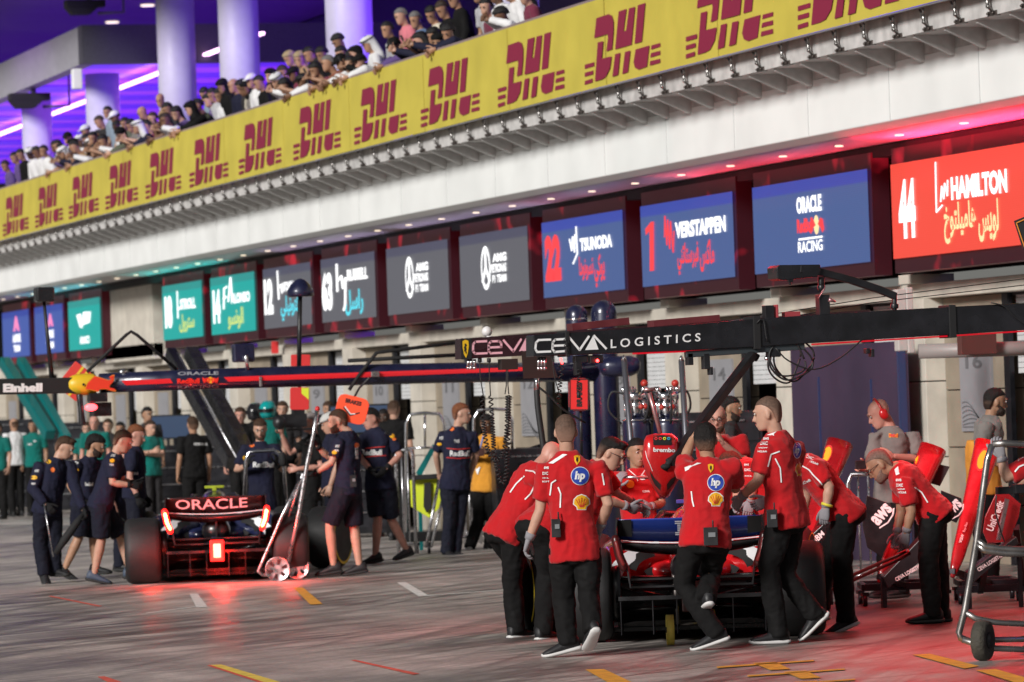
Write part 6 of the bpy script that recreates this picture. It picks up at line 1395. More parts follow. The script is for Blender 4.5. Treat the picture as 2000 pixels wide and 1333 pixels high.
for i, (x, y, sk_, hr_, cl_, hw_) in enumerate(CR):
    top = 378-.318*x if x < 700 else 158-.347*(x-701)
    above = (top-y)/(F/70.0)
    back = above > .42
    X = 16.85 if back else rc.choice([16.28, 16.1, 16.0])
    hd = wp(x, y+2, X); d = depth(hd)
    look = rc.uniform(205, 258); hp_ = rc.uniform(12, 34)
    lean = .10 if back else .22
    nk = hd+V((.05+lean*.3, .02, -.155)); pv = V((hd.x+lean+.12, hd.y, max(6.28, nk.z-.52)))
    J = dict(hd=hd, nk=nk, pv=pv)
    pose = rc.random()
    if not back:
        if pose < .55: J.update(eL=V((16.12, hd.y-.24, 6.60)), eR=V((16.12, hd.y+.24, 6.60)), wL=V((15.90, hd.y-.09, 6.50)), wR=V((15.88, hd.y+.10, 6.46)))
        else:
            J.update(eL=V((16.15, hd.y-.22, 6.58)), eR=V((16.15, hd.y+.22, 6.58)), wL=V((15.92, hd.y-.05, 6.66)), wR=V((15.92, hd.y+.05, 6.67)))
            PHONES.append((V((15.86, hd.y, 6.74)), i))
    k = min(range(len(EMX)), key=lambda q: abs(EMX[q]-x))
    hat = WN.get(hw_[0]) if hw_ else None
    if hw_ and hw_[0] == 'cap': hat = 'a white cap' if hw_ is wc else 'a black cap'
    lb = 'spectator in %s with %s, %s row above the %s emblem' % (CN[cl_], hat or HN[hr_], 'rear' if back else 'front', ORD[k])
    if lb in used: lb = lb.replace('spectator', 'spectator further right') if lb+'2' not in used else lb.replace('spectator', 'rightmost spectator'); used[lb+'2'] = 1
    used[lb] = i
    hair_ = hr_ if not (hw_ and hw_[0] in ('scarf',)) else BD
    person(lb, d, 253+rc.uniform(-15, 10), J, shirt=cl_, legs='charcoal' if cl_ != 'white' else 'white', sk=sk_, hair=hair_, lod=0, sleeve='long' if (cl_ in ('white', 'black', 'navy', 'blue') or hw_) else 'short', hf=look, hp=hp_, headwear=hw_, group='spectators along the terrace railing', low=5.47, beard=None, H=1.74, hands=not back, curl=(50, 50))
for p, i in PHONES[:14]:
    b = MB(); b.box(p, (.012, .075, .15), Matrix.Rotation(R(-25), 3, 'Y')); ob = b.obj('phone', black, base=p, bevel=.004)
    lab = [l for l, v in used.items() if v == i and not l.endswith('2')][0]
    tag(ob, 'phone raised by the '+lab.replace('spectator ', '').replace('further right ', '').replace(' row', ''), 'phone', 'phones held over the railing')
# ================================================================ loose pit equipment
def at_(x, y, d): return at(x, y, d)
def castor(parent, c, r=.05):
    b = MB(); b.lathe(c, R0, [(-.018, r*.8), (-.018, r), (.018, r), (.018, r*.8)], 16); b.box(c+V((0, 0, r*1.05)), (.06, .05, .03)); b.obj('castor', dark_metal, parent)
def nose_stand(label, tip, top, d, w0, w1, emb, plate=None, txts=(), slope=.6, base=None, panel=None):
    t = thing('nose_cone', gp(tip[0], tip[1]+50), label, 'nose cone', 'red nose cones on wheeled stands')
    A, B_ = at(*tip, d), at(*top, d+slope); n = 12; rs = []; ax = (B_-A)
    lat = (R0-ax.normalized()*R0.dot(ax.normalized())).normalized(); dp = ax.normalized().cross(lat)
    for k in range(n+1):
        u = k/n; w_ = w0+(w1-w0)*(u**1.3); w_ *= (.35 if k == 0 else (.8 if k == 1 else 1))
        rs.append(ringE(A+ax*u, lat, dp, w_, w_*.75, 16, 3.0))
    b = MB(); b.rings(rs); nc = b.obj('nose_shell', mat('nose_red', (.26, .006, .010), .28, var=.05, coat=.5), t, smooth=True)
    b = MB()
    if emb:
        x, y, rx, ry, rot = emb; ca, sa = math.cos(R(rot)), math.sin(R(rot))
        for s_, k, o in ((1.25, 1, .006), (1.0, 0, .010)): dec_poly(nc, b, [(x+(p*ca-q*sa)*s_, y+(p*sa+q*ca)*s_) for p, q in circ(0, 0, rx, ry, 18)], o, k, 2)
    for (s, x, y, w_, h_, rot) in txts: dec_text(nc, b, s, x, y, w_, h_, 0, .03, .007, 2, rot)
    b.obj('emblem', [em_y, em_r, em_w], nc)
    if panel:
        b = MB(); b.prism([at(x, y, d+slope*.9) for x, y in panel], FW*.02); b.obj('mount_panel', matte_black, t)
    if plate:
        pts, tx = plate; b = MB(); b.prism([at(x, y, d-.12) for x, y in pts], FW*.02); pl = b.obj('wing_plate', carbon, t, bevel=.004)
        b = MB(); s, x, y, w_, h_, rot = tx; ca, sa = math.cos(R(rot)), math.sin(R(rot))
        put_text(b, s, lambda u, v: at(x+((u-.5)*w_*ca+(v-.5)*h_*sa), y+((u-.5)*w_*sa-(v-.5)*h_*ca), d-.128), .04)
        if s == 'aws': strokes(b, [[(-.55, -.75), (-.1, -1.0), (.35, -.85), (.6, -.5)]], lambda u, v: at(x+(u*w_*ca*.9+v*h_*sa*.9), y+(u*w_*sa*.9-v*h_*ca*.9), d-.128), (.05, .07))
        b.obj('lettering', white_v, pl)
    if base:
        (x0, x1, yb) = base; g0, g1 = gp(x0, yb), gp(x1, yb-.035*(x1-x0)); z = V((0, 0, .16))
        b = MB(); b.bar(g0+z, g1+z, .05, .06); b.bar(g0+z+FW*.5, g1+z+FW*.5, .05, .06); b.bar(g0+z, g0+z+FW*.5, .05, .05); b.bar(g1+z, g1+z+FW*.5, .05, .05); m_ = (g0+g1)/2+z; b.bar(m_, A+V((0, 0, .05)), .05, .05); b.bar(m_+FW*.4, A.lerp(B_, .5), .04, .04)
        b.obj('stand_frame', dark_metal, t, bevel=.004)
        for g in (g0, g1, g0+FW*.5, g1+FW*.5): castor(t, V((g.x, g.y, .05)))
    return t
nose_stand('red nose cone upright behind the bending shaven person, dark plate at its left', (1716, 1138), (1822, 878), 38.0, .045, .12, (1783, 898, 9, 17, 22), ([(1693,968),(1740,985),(1746,1040),(1722,1088),(1694,1070),(1684,1025)], ('aws', 1722, 1005, 44, 22, -48)), [('AWS', 1733, 1052, 16, 5, -68), ('Santander', 1722, 1100, 22, 4, -68)], base=(1690, 1850, 1185), panel=[(1812, 902), (1855, 912), (1836, 950), (1802, 940)])
nose_stand('red nose cone with a yellow oval near its top, left of the tubular trolley', (1860, 1128), (1930, 868), 37.4, .05, .115, (1919, 898, 9, 19, 18), ([(1838,958),(1878,974),(1880,1000),(1868,1022),(1838,1008)], ('aws', 1862, 992, 34, 20, -45)), [('UniCredit', 1917, 985, 62, 13, -72), ('Ray-Ban', 1886, 1030, 20, 6, -72), ('VGW', 1878, 1052, 18, 6, -72)], base=(1880, 1990, 1178))
nose_stand('red nose cone top with a yellow oval showing behind the person with the yellow wristband', (1560, 1090), (1640, 868), 38.8, .05, .12, (1614, 888, 8, 16, 24), None, (), base=(1560, 1640, 1160))
def plate_thing(name, label, cat, pts, d, m, text=None, group=None, kick=0.0):
    t = thing(name, gp(sum(p[0] for p in pts)/len(pts), max(p[1] for p in pts)+70), label, cat, group)
    b = MB(); b.prism([at(x, y, d+kick*(y-pts[0][1])/100) for x, y in pts], FW*.025); pl = b.obj('panel', m, t, bevel=.004)
    if text:
        s, x, y, w_, h_, rot = text; ca, sa = math.cos(R(rot)), math.sin(R(rot)); b = MB()
        put_text(b, s, lambda u, v: at(x+((u-.5)*w_*ca+(v-.5)*h_*sa), y+((u-.5)*w_*sa-(v-.5)*h_*ca), d-.012), .03); b.obj('lettering', white_v, pl)
    return t
t = plate_thing('wing_endplate', 'red wing panel with slanted white lettering standing behind the tubular trolley', 'wing panel', [(1945,965),(1962,958),(1994,985),(1990,1010),(1972,1058),(1930,1063),(1920,1040),(1924,1010)], 37.2, mat('nose_red', (.26, .006, .010)), ('UniCredit', 1944, 1008, 62, 15, -68))
b = MB(); b.bar(at(1967, 975, 37.1), at(1950, 1055, 37.1), .03, .03); b.obj('strut', alu, t)
b = MB(); g0 = gp(1915, 1178); b.bar(at(1935, 1060, 37.2), V((g0.x, g0.y, .1)), .05, .05); b.bar(at(1985, 1030, 37.2), V((g0.x+.4, g0.y, .1)), .05, .05); b.bar(V((g0.x-.2, g0.y, .12)), V((g0.x+.6, g0.y-.1, .12)), .06, .06); b.obj('stand_frame', dark_metal, t)
for k in (-.2, .6): castor(t, V((g0.x+k, g0.y-.05, .05)))
# dark glossy wing elements lying on the stands
for lb, pts, d, tx in (('dark glossy wing blade with white writing low beside the bending shaven person', [(1725,1128),(1800,1050),(1812,1058),(1812,1085),(1735,1150)], 37.7, ('CEVA LOGISTICS', 1775, 1118, 60, 8, -30)), ('dark glossy wing blade with white writing low behind the tubular trolley', [(1890,1120),(1985,1048),(1990,1062),(1900,1140)], 37.0, ('CEVA LOGISTICS', 1935, 1098, 60, 8, -32)), ('dark wing blade with blue and white marks beyond the right rear tyre', [(1580,1050),(1612,1020),(1618,1040),(1585,1075)], 38.6, ('IBM', 1600, 1048, 22, 12, -40))):
    t = thing('wing_element', gp(pts[0][0], pts[0][1]+30), lb, 'wing blade', 'dark wing blades by the nose cones'); b = MB(); b.prism([at(x, y, d) for x, y in pts], FW*.3); pl = b.obj('blade', carbon, t, bevel=.006)
    s, x, y, w_, h_, rot = tx; ca, sa = math.cos(R(rot)), math.sin(R(rot)); b = MB(); put_text(b, s, lambda u, v: at(x+((u-.5)*w_*ca+(v-.5)*h_*sa), y+((u-.5)*w_*sa-(v-.5)*h_*ca), d-.012), .03); b.obj('lettering', white_v, pl)
    b = MB(); q = at(*pts[0], d+.15); b.bar(q, V((q.x, q.y, 0.0)), .04, .04); q = at(*pts[2], d+.15); b.bar(q, V((q.x, q.y, 0.0)), .03, .03); b.obj('stand_leg', dark_metal, t)
# front jack held by the bending person
t = thing('lifting_jack', gp(1631, 1190), 'low black jack with two long parallel handle bars held by the bending shaven person', 'jack', 'car jacks')
b = MB(); b.tube([at(1772, 1076, 35.3), at(1755, 1084, 35.3), at(1625, 1142, 35.6)], .014, 8); b.tube([at(1775, 1082, 35.1), at(1758, 1092, 35.1), at(1626, 1152, 35.4)], .014, 8); b.tube([at(1772, 1076, 35.3), at(1775, 1082, 35.1)], .016, 8); b.obj('handle', mat('red_black_bar', (.12, .015, .015), .35, .5), t, smooth=True)
b = MB(); b.box(gp(1628, 1172)+V((0, 0, .14)), (.25, .4, .08)); b.obj('chassis', dark_metal, t, bevel=.01)
for x in (1618, 1640): castor(t, gp(x, 1190)+V((0, 0, .07)), .07)
# rear jack under the red car
t = thing('lifting_jack', gp(1350, 1262), 'rear jack with two yellow wheels under the tail of the red car', 'jack', 'car jacks')
for x, d in ((1310, 32.0), (1391, 32.35)):
    c = gp(x, 1262 if x == 1310 else 1250); c.z = .118; b = MB(); b.lathe(c, R0, [(-.025, .09), (-.028, .112), (.028, .112), (.025, .09), (.01, .03)], 28); w_ = b.obj('wheel', mat('wheel_yellow', (.62, .50, .08), .55, var=.15), t, smooth=False)
    b = MB(); b.lathe(c, R0, [(-.034, .022), (.034, .022)], 12); b.obj('hub', matte_black, w_)
b = MB(); q0, q1 = gp(1326, 1250), gp(1388, 1247); q0.z = q1.z = .12; b.tube([q0, q1], .015, 8); b.tube([q0, q0+V((-.02, .02, .45))], .018, 8); b.tube([q1, q1+V((-.02, .02, .42))], .018, 8); b.tube([q0+V((-.02, .02, .45)), q1+V((-.02, .02, .42))], .018, 8); b.obj('tube_frame', mat('dull_steel', (.30, .27, .26), .4, .9), t, smooth=True)
# silver jack of the navy team
t = thing('lifting_jack', gp(562, 1135), 'tall silver jack with two perforated disc wheels held by the crewman in shorts', 'jack', 'car jacks')
for x, y in ((543, 1136), (581, 1131)):
    c = gp(x, y); c.z = .132; b = MB(); b.lathe(c, FW, [(-.03, .04), (-.02, .125), (-.03, .132), (.03, .132), (.02, .12)], 32); w_ = b.obj('wheel', alu, t)
    b = MB()
    for k in range(6):
        a = k*math.pi/3+.3; u = R0*math.cos(a)+V((0, 0, 1))*math.sin(a); v = u.cross(FW); b.prism([c+u*.05-v*.012-FW*.034, c+u*.10-v*.020-FW*.029, c+u*.10+v*.020-FW*.029, c+u*.05+v*.012-FW*.034], -FW*.004)
    b.obj('slot', matte_black, w_)
jd = 48.9
b = MB(); b.tube([at(620, 800, jd), at(612, 850, jd), at(600, 905, jd), at(584, 1000, jd), at(563, 1098, jd)], .024, 10); b.tube([at(588, 935, jd), at(550, 1010, jd), at(512, 1098, jd), at(504, 1116, jd), at(514, 1124, jd)], .02, 10); b.tube([at(592, 925, jd), at(570, 990, jd+.2), at(548, 1064, jd+.3)], .018, 8); b.tube([at(514, 1124, jd), at(545, 1118, jd), at(580, 1112, jd)], .02, 8); b.obj('handle', alu, t, smooth=True)
b = MB(); b.ell(at(620, 799, jd), .028, .028, .03); b.obj('grip_tip', red_p, t)
# chrome push bar in front of the navy crew member
t = thing('push_bar', gp(512, 1080), 'chrome hooped push bar beyond the navy car', 'push bar')
b = MB(); b.tube([at(478, 985, 53.6), at(480, 900, 53.6), at(486, 884, 53.6), at(500, 882, 53.6), at(535, 880, 53.6), at(546, 886, 53.6), at(554, 905, 53.6), at(560, 990, 53.6)], .022, 10); b.tube([at(478, 985, 53.6), at(478, 1060, 53.3)], .02, 8); b.tube([at(560, 990, 53.6), at(562, 1055, 53.3)], .02, 8); b.obj('hoop', chrome, t, smooth=True)
b = MB(); b.tube([at(551, 890, 53.55), at(553, 905, 53.55)], .045, 10, round_=True); b.obj('grip', matte_black, t)
# tubular trolley at the right edge
t = thing('tube_trolley', gp(1920, 1290), 'grey tubular trolley with one fat rubber wheel, cut by the right edge', 'trolley')
tube_m = mat('trolley_tube', (.36, .34, .33), .28, .9, var=.1); D = 30.2
def T(x, y, k=0.0): return at(x, y, D+k)
b = MB(); b.tube([T(1938, 868), T(1928, 900), T(1907, 1060), T(1885, 1190), T(1873, 1236), T(1876, 1246), T(1900, 1256), T(1925, 1262)], .024, 10); b.tube([T(1938, 868), T(1962, 866), T(2060, 872)], .024, 10); b.obj('upright', tube_m, t, smooth=True)
b = MB(); b.tube([T(1908, 1056), T(1925, 1068), T(1960, 1073), T(2060, 1076)], .024, 10); b.tube([T(1907, 1064), T(1925, 1076), T(1960, 1081), T(2060, 1084)], .024, 10); b.tube([T(1884, 1196), T(1905, 1208), T(1945, 1216), T(2060, 1222)], .021, 10); b.tube([T(1932, 1216), T(1940, 1250), T(2060, 1248)], .020, 10); b.tube([T(1880, 1250, -.1), T(1930, 1266, -.1), T(2060, 1272, -.1)], .021, 10); b.tube([T(1945, 1252, .1), T(2060, 1240, .1)], .015, 8); b.obj('hoop', tube_m, t, smooth=True)
c = gp(1921, 1291); c.z = .135; b = MB(); axw = (R0*.9-FW*.45).normalized(); b.lathe(c, axw, [(-.045, .06), (-.05, .10), (-.04, .128), (-.015, .136), (.015, .136), (.04, .128), (.05, .10), (.045, .06)], 32); w_ = b.obj('wheel', mat('trolley_rubber', (.05, .045, .035), .8, var=.3, vscale=20, bump=.6, bscale=50), t, smooth=True)
b = MB(); b.lathe(c, axw, [(-.055, .0), (-.052, .055), (.052, .055), (.055, .0)], 20); b.obj('hub', matte_black, w_)
b = MB(); b.box(T(1968, 958, .2), (.16, .05, .05)); b.tube([T(1946, 968, .2), T(1944, 1000, .2), T(1955, 1040, .2), T(1962, 1058, .2)], .006, 6); b.box(T(1990, 955, .2), (.08, .08, .06)); b.obj('gun_holder', black, t, bevel=.006)
# loose wheel held on its edge
c = gp(1066, 1237); c.z = .36; t = thing('spare_wheel', (c.x, c.y, 0), 'tyre with a yellow sidewall ring standing on edge behind the walking man in red', 'wheel')
axw = (-R0*.97-FW*.22).normalized(); b = MB(); h = .15; b.lathe(c, axw, [(-h+.01, .24), (-h, .27), (-h+.006, .31), (-h+.03, .342), (-h+.07, .356), (0, .36), (h-.07, .356), (h-.03, .342), (h-.006, .31), (h, .27), (h-.01, .24)], 48); wh = b.obj('tyre', tyre_m, t, smooth=True)
x_, y_, z_a = frame_of(axw); b = MB(); b.rings([[c+axw*(h*1.01)+(x_*math.cos(2*math.pi*k/48)+y_*math.sin(2*math.pi*k/48))*r0 for k in range(48)] for r0 in (.285, .315)], cap=False); b.obj('sidewall_band', y_band, wh)
b = MB(); b.lathe(c+axw*.1, axw, [(0, .235), (.02, .1), (.03, .0)], 28); b.obj('rim', mat('rim_dark', (.03, .03, .033), .35, .6), wh)
# gas bottles with regulators behind the signal housing
for (x, lb) in ((1243, 'left dark navy gas barrel with a chrome regulator cluster above'), (1303, 'right dark navy gas barrel beside the thin grey pole')):
    p = at(x, 818, 46.5); t = thing('gas_barrel', (p.x, p.y, 0), lb, 'barrel', 'gas barrels')
    b = MB(); b.lathe((p.x, p.y, 0), (0, 0, 1), [(0, .15), (p.z-.06, .15), (p.z-.02, .14), (p.z, .10), (p.z+.02, .03)], 28); b.obj('shell', navy, t, smooth=True)
    b = MB(); b.lathe((p.x, p.y, p.z-.02), (0, 0, 1), [(0, .152), (.012, .152)], 28); q = V((p.x, p.y, p.z)); b.ell(q+V((0, 0, .12)), .10, .10, .12); b.cyl(q+V((0, 0, .2)), q+V((0, 0, .27)), .13, 20)
    for k in range(5):
        a = k*1.25+x; b.cyl(q+V((.11*math.cos(a), .11*math.sin(a), .02)), q+V((.11*math.cos(a), .11*math.sin(a), .22)), .016, 8); b.ell(q+V((.12*math.cos(a), .12*math.sin(a), .30)), .035, .03, .035, n=10, m=6)
    b.obj('regulator', chrome, t, smooth=True)
    b = MB()
    for k in range(3):
        a = k*2+x*.1; cable(b, [q+V((.1*math.cos(a), .1*math.sin(a), .25)), q+V((.26*math.cos(a), .2*math.sin(a), .28)), q+V((.30*math.cos(a), .22*math.sin(a), .10)), q+V((.16*math.cos(a), .14*math.sin(a), -.05))], .012, .03)
    b.obj('hose', rubber, t, smooth=True)
    b = MB()
    for k in (0, 2): a = k*1.25+x; b.ell(q+V((.13*math.cos(a), -.12, .12)), .028, .028, .028)
    b.ell(q+V((.1, 0, .36)), .04, .04, .04); b.obj('valve_knob', mat('valve_red', (.45, .03, .02), .4), t)
for (x0, y0, x1, y1, lb) in ((1219, 704, 1233, 870, 'thin grey pole with a pointed silver tip, left of the signal housing'), (1331, 705, 1340, 860, 'thin grey pole right of the signal housing')):
    a = at(x0, y0, 42); c_ = at(x1, y1, 42); g = a+(c_-a)*((a.z)/(a.z-c_.z)); b = MB(); b.tube([a, g], .028, 10); o = b.obj('support_pole', mat('pole_grey', (.12, .12, .14), .4, .6), base=g, smooth=True); tag(o, lb, 'pole', 'thin poles by the red boom')
    b = MB(); b.tube([a, a+(a-g).normalized()*.05], [.03, .006], 10); b.obj('tip', chrome, o)
# barriers and trolleys by the wall
def barrier(label, x0, x1, ytop, d, group='metal barriers'):
    a = at(x0, ytop, d); c_ = at(x1, ytop-.035*(x1-x0), d); t = thing('metal_barrier', (a.x, a.y, 0), label, 'barrier', group); b = MB()
    A0, C0_ = V((a.x, a.y, 0)), V((c_.x, c_.y, 0)); za = a.z
    b.tube([A0+V((0, 0, .02)), A0+V((0, 0, za-.08)), A0.lerp(C0_, .12)+V((0, 0, za)), A0.lerp(C0_, .88)+V((0, 0, za)), C0_+V((0, 0, za-.08)), C0_+V((0, 0, .02))], .022, 10); b.tube([A0+V((0, 0, .15)), C0_+V((0, 0, .15))], .018, 8)
    b.obj('rail', alu, t, smooth=True)
    n = max(3, int((C0_-A0).length/.13)); b = MB()
    for k in range(1, n): q = A0.lerp(C0_, k/n); b.tube([q+V((0, 0, .15)), q+V((0, 0, za-.01))], .010, 6)
    b.obj('bars', alu, t)
    return t
barrier('silver barrier with round bars before the blue hoarding, behind the nose cones', 1655, 1715, 928, 41.0)
barrier('silver barrier behind the striding navy crewman, left of the lime panel', 772, 806, 880, 55.4)
barrier('silver barrier behind the person in the orange shirt', 905, 935, 930, 58.5)
t = thing('chrome_trolley', at(830, 1085, 57), 'chrome trolley with tall hooped handles behind the standing navy man', 'trolley')
b = MB(); 
for (x0, x1, y) in ((792, 868, 808), (924, 1000, 800)):
    b.tube([at(x0, 1060, 57), at(x0+1, y+20, 57), at(x0+10, y+2, 57), at((x0+x1)/2, y-1, 57), at(x1-10, y+1, 57), at(x1, y+20, 57), at(x1+2, 1050, 57)], .022, 10); b.tube([at(x0, y+68, 57), at(x1, y+66, 57)], .016, 8); b.tube([at((x0+x1)/2, y, 57), at((x0+x1)/2, y+66, 57)], .016, 8)
b.tube([at(868, 1050, 57), at(926, 1048, 57)], .02, 8); b.obj('hoop', chrome, t, smooth=True)
t = thing('lime_cart', at(838, 1078, 56.2), 'lime yellow pointed panel on a low black cart behind the standing navy man', 'cart')
b = MB(); b.prism([at(x, y, 56.2) for x, y in ((800, 930), (862, 926), (866, 985), (838, 1012), (803, 990))], FW*.05); b.obj('panel', lime, t, bevel=.006)
b = MB(); b.prism([at(x, y, 56.15) for x, y in ((828, 944), (842, 943), (843, 992), (833, 1002), (827, 990))], FW*.03); b.bar(at(800, 934, 56.1), at(862, 930, 56.1), .05, .06); b.box(at(835, 1048, 56.5), (.5, .3, .12)); b.obj('cart_frame', matte_black, t, bevel=.006)
b = MB(); b.tube([at(858, 935, 56), at(832, 1070, 55.8)], .022, 8); b.tube([at(868, 958, 56), at(842, 1070, 55.8)], .018, 8); b.obj('strut', alu, t)
for x in (815, 838): castor(t, V((at(x, 1070, 56).x, at(x, 1070, 56).y, .06)), .06)
t = thing('teal_board', at(838, 930, 57), 'narrow teal slanted panel left of the standing navy man', 'panel')
b = MB(); b.prism([at(x, y, 57.4) for x, y in ((812, 925), (845, 868), (853, 872), (824, 928))], FW*.05); b.bar(at(818, 926, 57.4), V((at(818, 926, 57.4).x, at(818, 926, 57.4).y, 0)), .04, .04); b.obj('panel', teal_p, t)
t = thing('slanted_rail', at(1010, 920, 58), 'black handrail sloping beyond the coiled hoses', 'handrail')
b = MB(); b.tube([at(975, 925, 58), at(1030, 880, 58), at(1085, 862, 58)], .03, 8); b.tube([at(990, 940, 58), at(1085, 882, 58)], .02, 8); q = at(1030, 880, 58); b.tube([q, V((q.x, q.y, 0))], .03, 8); q = at(980, 922, 58); b.tube([q, V((q.x, q.y, 0))], .03, 8); b.obj('rail', dark_metal, t)
# second tyre set behind the jack man
for (x, y, d, lb) in ((640, 1085, 52.0, 'tyre with a yellow ring standing behind the crewman in navy shorts'),):
    c = at(x, 1040, d); c.z = .36; t = thing('spare_wheel', (c.x, c.y, 0), lb, 'wheel'); axw = (R0*.95-FW*.3).normalized(); b = MB(); h = .19; b.lathe(c, axw, [(-h+.01, .24), (-h, .27), (-h+.006, .31), (-h+.03, .342), (-h+.07, .356), (0, .36), (h-.07, .356), (h-.03, .342), (h-.006, .31), (h, .27), (h-.01, .24)], 40); wh = b.obj('tyre', tyre_m, t, smooth=True)
    x_, y_, z_a = frame_of(axw); b = MB(); b.rings([[c+axw*(h*1.01)+(x_*math.cos(2*math.pi*k/40)+y_*math.sin(2*math.pi*k/40))*r0 for k in range(40)] for r0 in (.285, .315)], cap=False); b.obj('sidewall_band', y_band, wh)
# cameras and speaker hanging under the terrace roof
def cctv(x, y, d, label, s=1.0):
    p = at(x, y, d); t = thing('security_camera', p, label, 'camera', 'cameras under the terrace roof'); b = MB(); b.box(p, (.9*s, .35*s, .16*s)); b.prism([p+V((-.45*s, -.18*s, -.08*s)), p+V((.3*s, -.18*s, -.08*s)), p+V((.1*s, -.18*s, -.25*s)), p+V((-.3*s, -.18*s, -.25*s))], V((0, .36*s, 0))); b.obj('housing', matte_black, t, bevel=.01)
    b = MB(); b.tube([p+V((.1*s, 0, .08)), p+V((.1*s, 0, .5*s))], .06*s, 8); b.tube([p+V((.1*s, 0, .5*s)), p+V((.9*s, 0, .5*s)), p+V((.9*s, 0, -.2*s)), p+V((.3*s, 0, -.22*s))], .035*s, 8); b.obj('bracket', mat('violet_grey', (.12, .10, .2), .5), t)
cctv(57, 190, 100, 'dark camera on a bracket over the shortest column, far left'); cctv(165, 8, 92, 'dark camera hanging at the top of the photo under the roof', .9)
p = at(150, 155, 93); b = MB(); b.box(p, (.2, .2, .42)); o = b.obj('loudspeaker', white_clad, base=p, bevel=.02); tag(o, 'small white loudspeaker hanging beside the dark bulkhead', 'loudspeaker')

# dark tool cabinets and monitors standing along the garage mouths
def cabinet(label, x, y0, d, w_, h_, shelves=4, screen_=False):
    p = at(x, y0, d); t = thing('tool_cabinet', (p.x, p.y, 0), label, 'cabinet', 'tool cabinets along the garages'); rt = Matrix.Rotation(-TH*.6, 3, 'Z')
    b = MB(); b.box((p.x, p.y, h_/2+.06), (w_, .5, h_), rt); b.obj('carcass', mat('cabinet_black', (.016, .016, .02), .4, var=.3), t, bevel=.01)
    for k in range(shelves):
        b = MB(); z = .12+(h_-.1)*(k+.5)/shelves; c = V((p.x, p.y, z))+rt @ V((0, -.256, 0)); b.box(c, (w_*.92, .012, (h_-.1)/shelves*.88), rt); dr = b.obj('drawer', mat('drawer_grey', (.03, .03, .036), .35, .3, var=.2), t, bevel=.004)
        b = MB(); b.box(c+rt @ V((0, -.02, (h_-.1)/shelves*.3)), (w_*.6, .02, .02), rt); b.obj('handle', alu, dr)
    if screen_:
        b = MB(); b.box(V((p.x, p.y, h_+.38)), (w_*.8, .05, .42), rt); b.box(V((p.x, p.y, h_+.12)), (.05, .05, .2), rt); m_ = b.obj('monitor', black, t, bevel=.006)
        b = MB(); b.box(V((p.x, p.y, h_+.38))+rt @ V((0, -.028, 0)), (w_*.74, .006, .37), rt); b.obj('monitor_glass', mat('monitor_glass', (.02, .03, .05), .15, emit=.12, ecol=(.3, .45, .8)), m_)
for a in (('tall dark cabinet behind the navy pushers, left of a pale pillar', 145, 900, 88, 1.3, 1.7, 5, False), ('dark cabinet with a monitor behind the person with folded arms', 330, 900, 78, 1.0, 1.25, 4, True), ('wide dark cabinet between the black shirted back and the chrome push bar', 432, 900, 71, 1.1, 1.35, 4, False), ('tall dark cabinet behind the camera operator', 590, 900, 70, 1.5, 1.7, 6, False), ('dark cabinet with a monitor behind the striding navy crewman', 705, 900, 64, 1.1, 1.3, 4, True), ('dark cabinet at the far left edge behind the white shirt', 8, 900, 92, 1.4, 1.8, 5, False), ('dark cabinet behind the coiled hoses and the handrail', 1040, 900, 56.5, 1.0, 1.2, 4, False), ('dark cabinet behind the gas barrels', 1395, 900, 48.6, 1.0, 1.6, 5, False)): cabinet(*a)

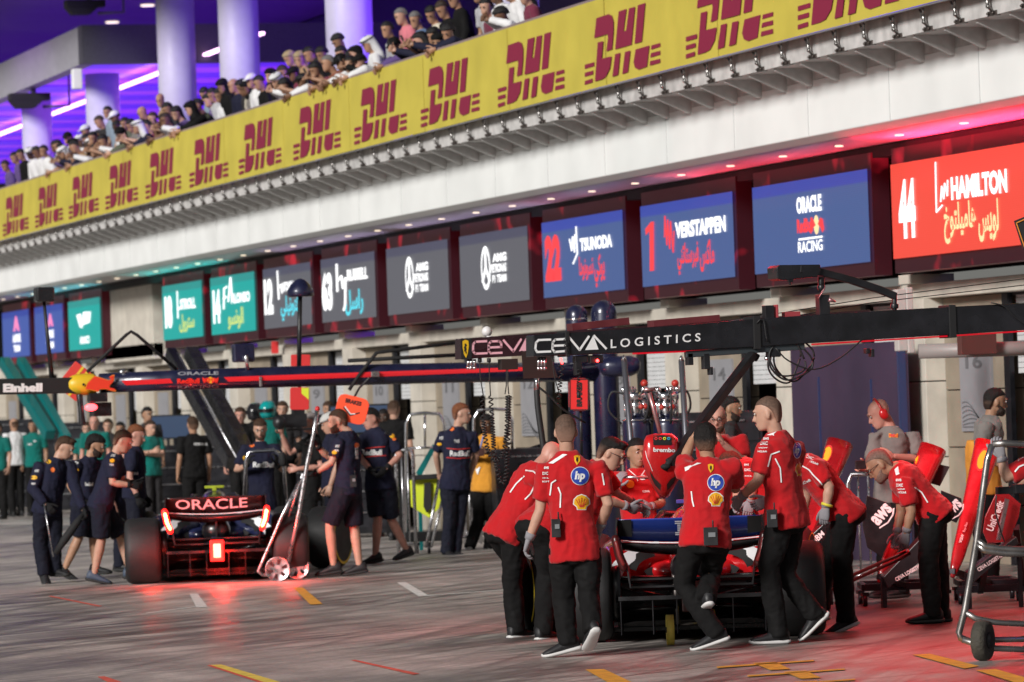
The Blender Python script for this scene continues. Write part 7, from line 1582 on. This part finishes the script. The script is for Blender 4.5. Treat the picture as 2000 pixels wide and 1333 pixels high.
t = thing('awning_roller', at(1900, 686, 42.5), 'grey horizontal awning tube under the black boom at the right edge', 'awning')
b = MB(); b.tube([at(1794, 687, 42.5), at(2060, 679, 42.5)], .07, 18); b.obj('tube', mat('awning_grey', (.30, .26, .25), .45), t, smooth=True)
b = MB(); b.box(at(1908, 672, 42.3), (.36, .1, .2)); b.obj('box', mat('brown_box', (.10, .03, .025), .6), t, bevel=.005)
t = thing('wall_heater', at(1772, 625, 44.5), 'slim pale vertical unit on the stone pillar right of the hoarding', 'wall unit')
b = MB(); b.box(at(1758, 626, 45.2), (.1, .12, .62)); b.box(at(1775, 626, 45.2), (.07, .1, .66)); b.obj('casing', mat('unit_pale', (.5, .46, .44), .5), t, bevel=.01)
t = thing('hanging_board', at(2004, 455, 31), 'dark board with a thin orange edge cut by the right edge', 'board')
b = MB(); b.prism([at(x, y, 31) for x, y in ((1981, 432), (2020, 416), (2034, 470), (1999, 489))], FW*.03); b.obj('panel', matte_black, t)
b = MB(); q = at(2014, 486, 31.02); b.tube([q, V((q.x, q.y, 0))], .02, 8); b.obj('pole', black, t)
b = MB(); strokes(b, [[(1985, 436), (2016, 422), (2029, 467), (2001, 483), (1985, 436)]], lambda u, v: at(u, v, 30.99), (1, 1)); b.obj('orange_edge', mat('edge_orange', (.7, .25, .03), .5), t)
# ================================================================ pieces that lift off separately become parts of their own
def split_pieces(o):
    bm = bmesh.new(); bm.from_mesh(o.data); seen = set(); groups = []
    for f in bm.faces:
        if f.index in seen: continue
        st = [f]; seen.add(f.index); grp = []
        while st:
            q = st.pop(); grp.append(q.index)
            for e in q.edges:
                for n in e.link_faces:
                    if n.index not in seen: seen.add(n.index); st.append(n)
        groups.append(set(grp))
    bm.free()
    if len(groups) < 2: return
    src = o.data
    for k, g in enumerate(groups):
        b2 = bmesh.new(); b2.from_mesh(src); b2.faces.ensure_lookup_table()
        bmesh.ops.delete(b2, geom=[f for f in b2.faces if f.index not in g], context='FACES')
        me = bpy.data.meshes.new(src.name); b2.to_mesh(me); b2.free()
        for m in src.materials: me.materials.append(m)
        if k == 0: first = me
        else:
            c = o.copy(); c.data = me; COL.objects.link(c)
    o.data = first
SPLIT = {'clamp_band', 'coupling', 'fitting', 'edge_profile', 'light_bar', 'coil_hose', 'cable_loop', 'top_board', 'stay_rod', 'stay_wire', 'bracket', 'mast', 'mount', 'joint', 'red_lamp', 'red_stripe', 'yellow_stripe', 'black_tip', 'valve_knob', 'recess', 'beam', 'gloves', 'hoop', 'upright', 'camera_mount', 'wheel_gun', 'strut', 'stand_leg', 'eyes', 'slat_ceiling', 'junction_box', 'clip', 'handle', 'slot', 'rail', 'bars', 'hose'}
for o in list(bpy.data.objects):
    if o.type == 'MESH' and o.name.split('.')[0] in SPLIT and len(o.children) == 0: split_pieces(o)
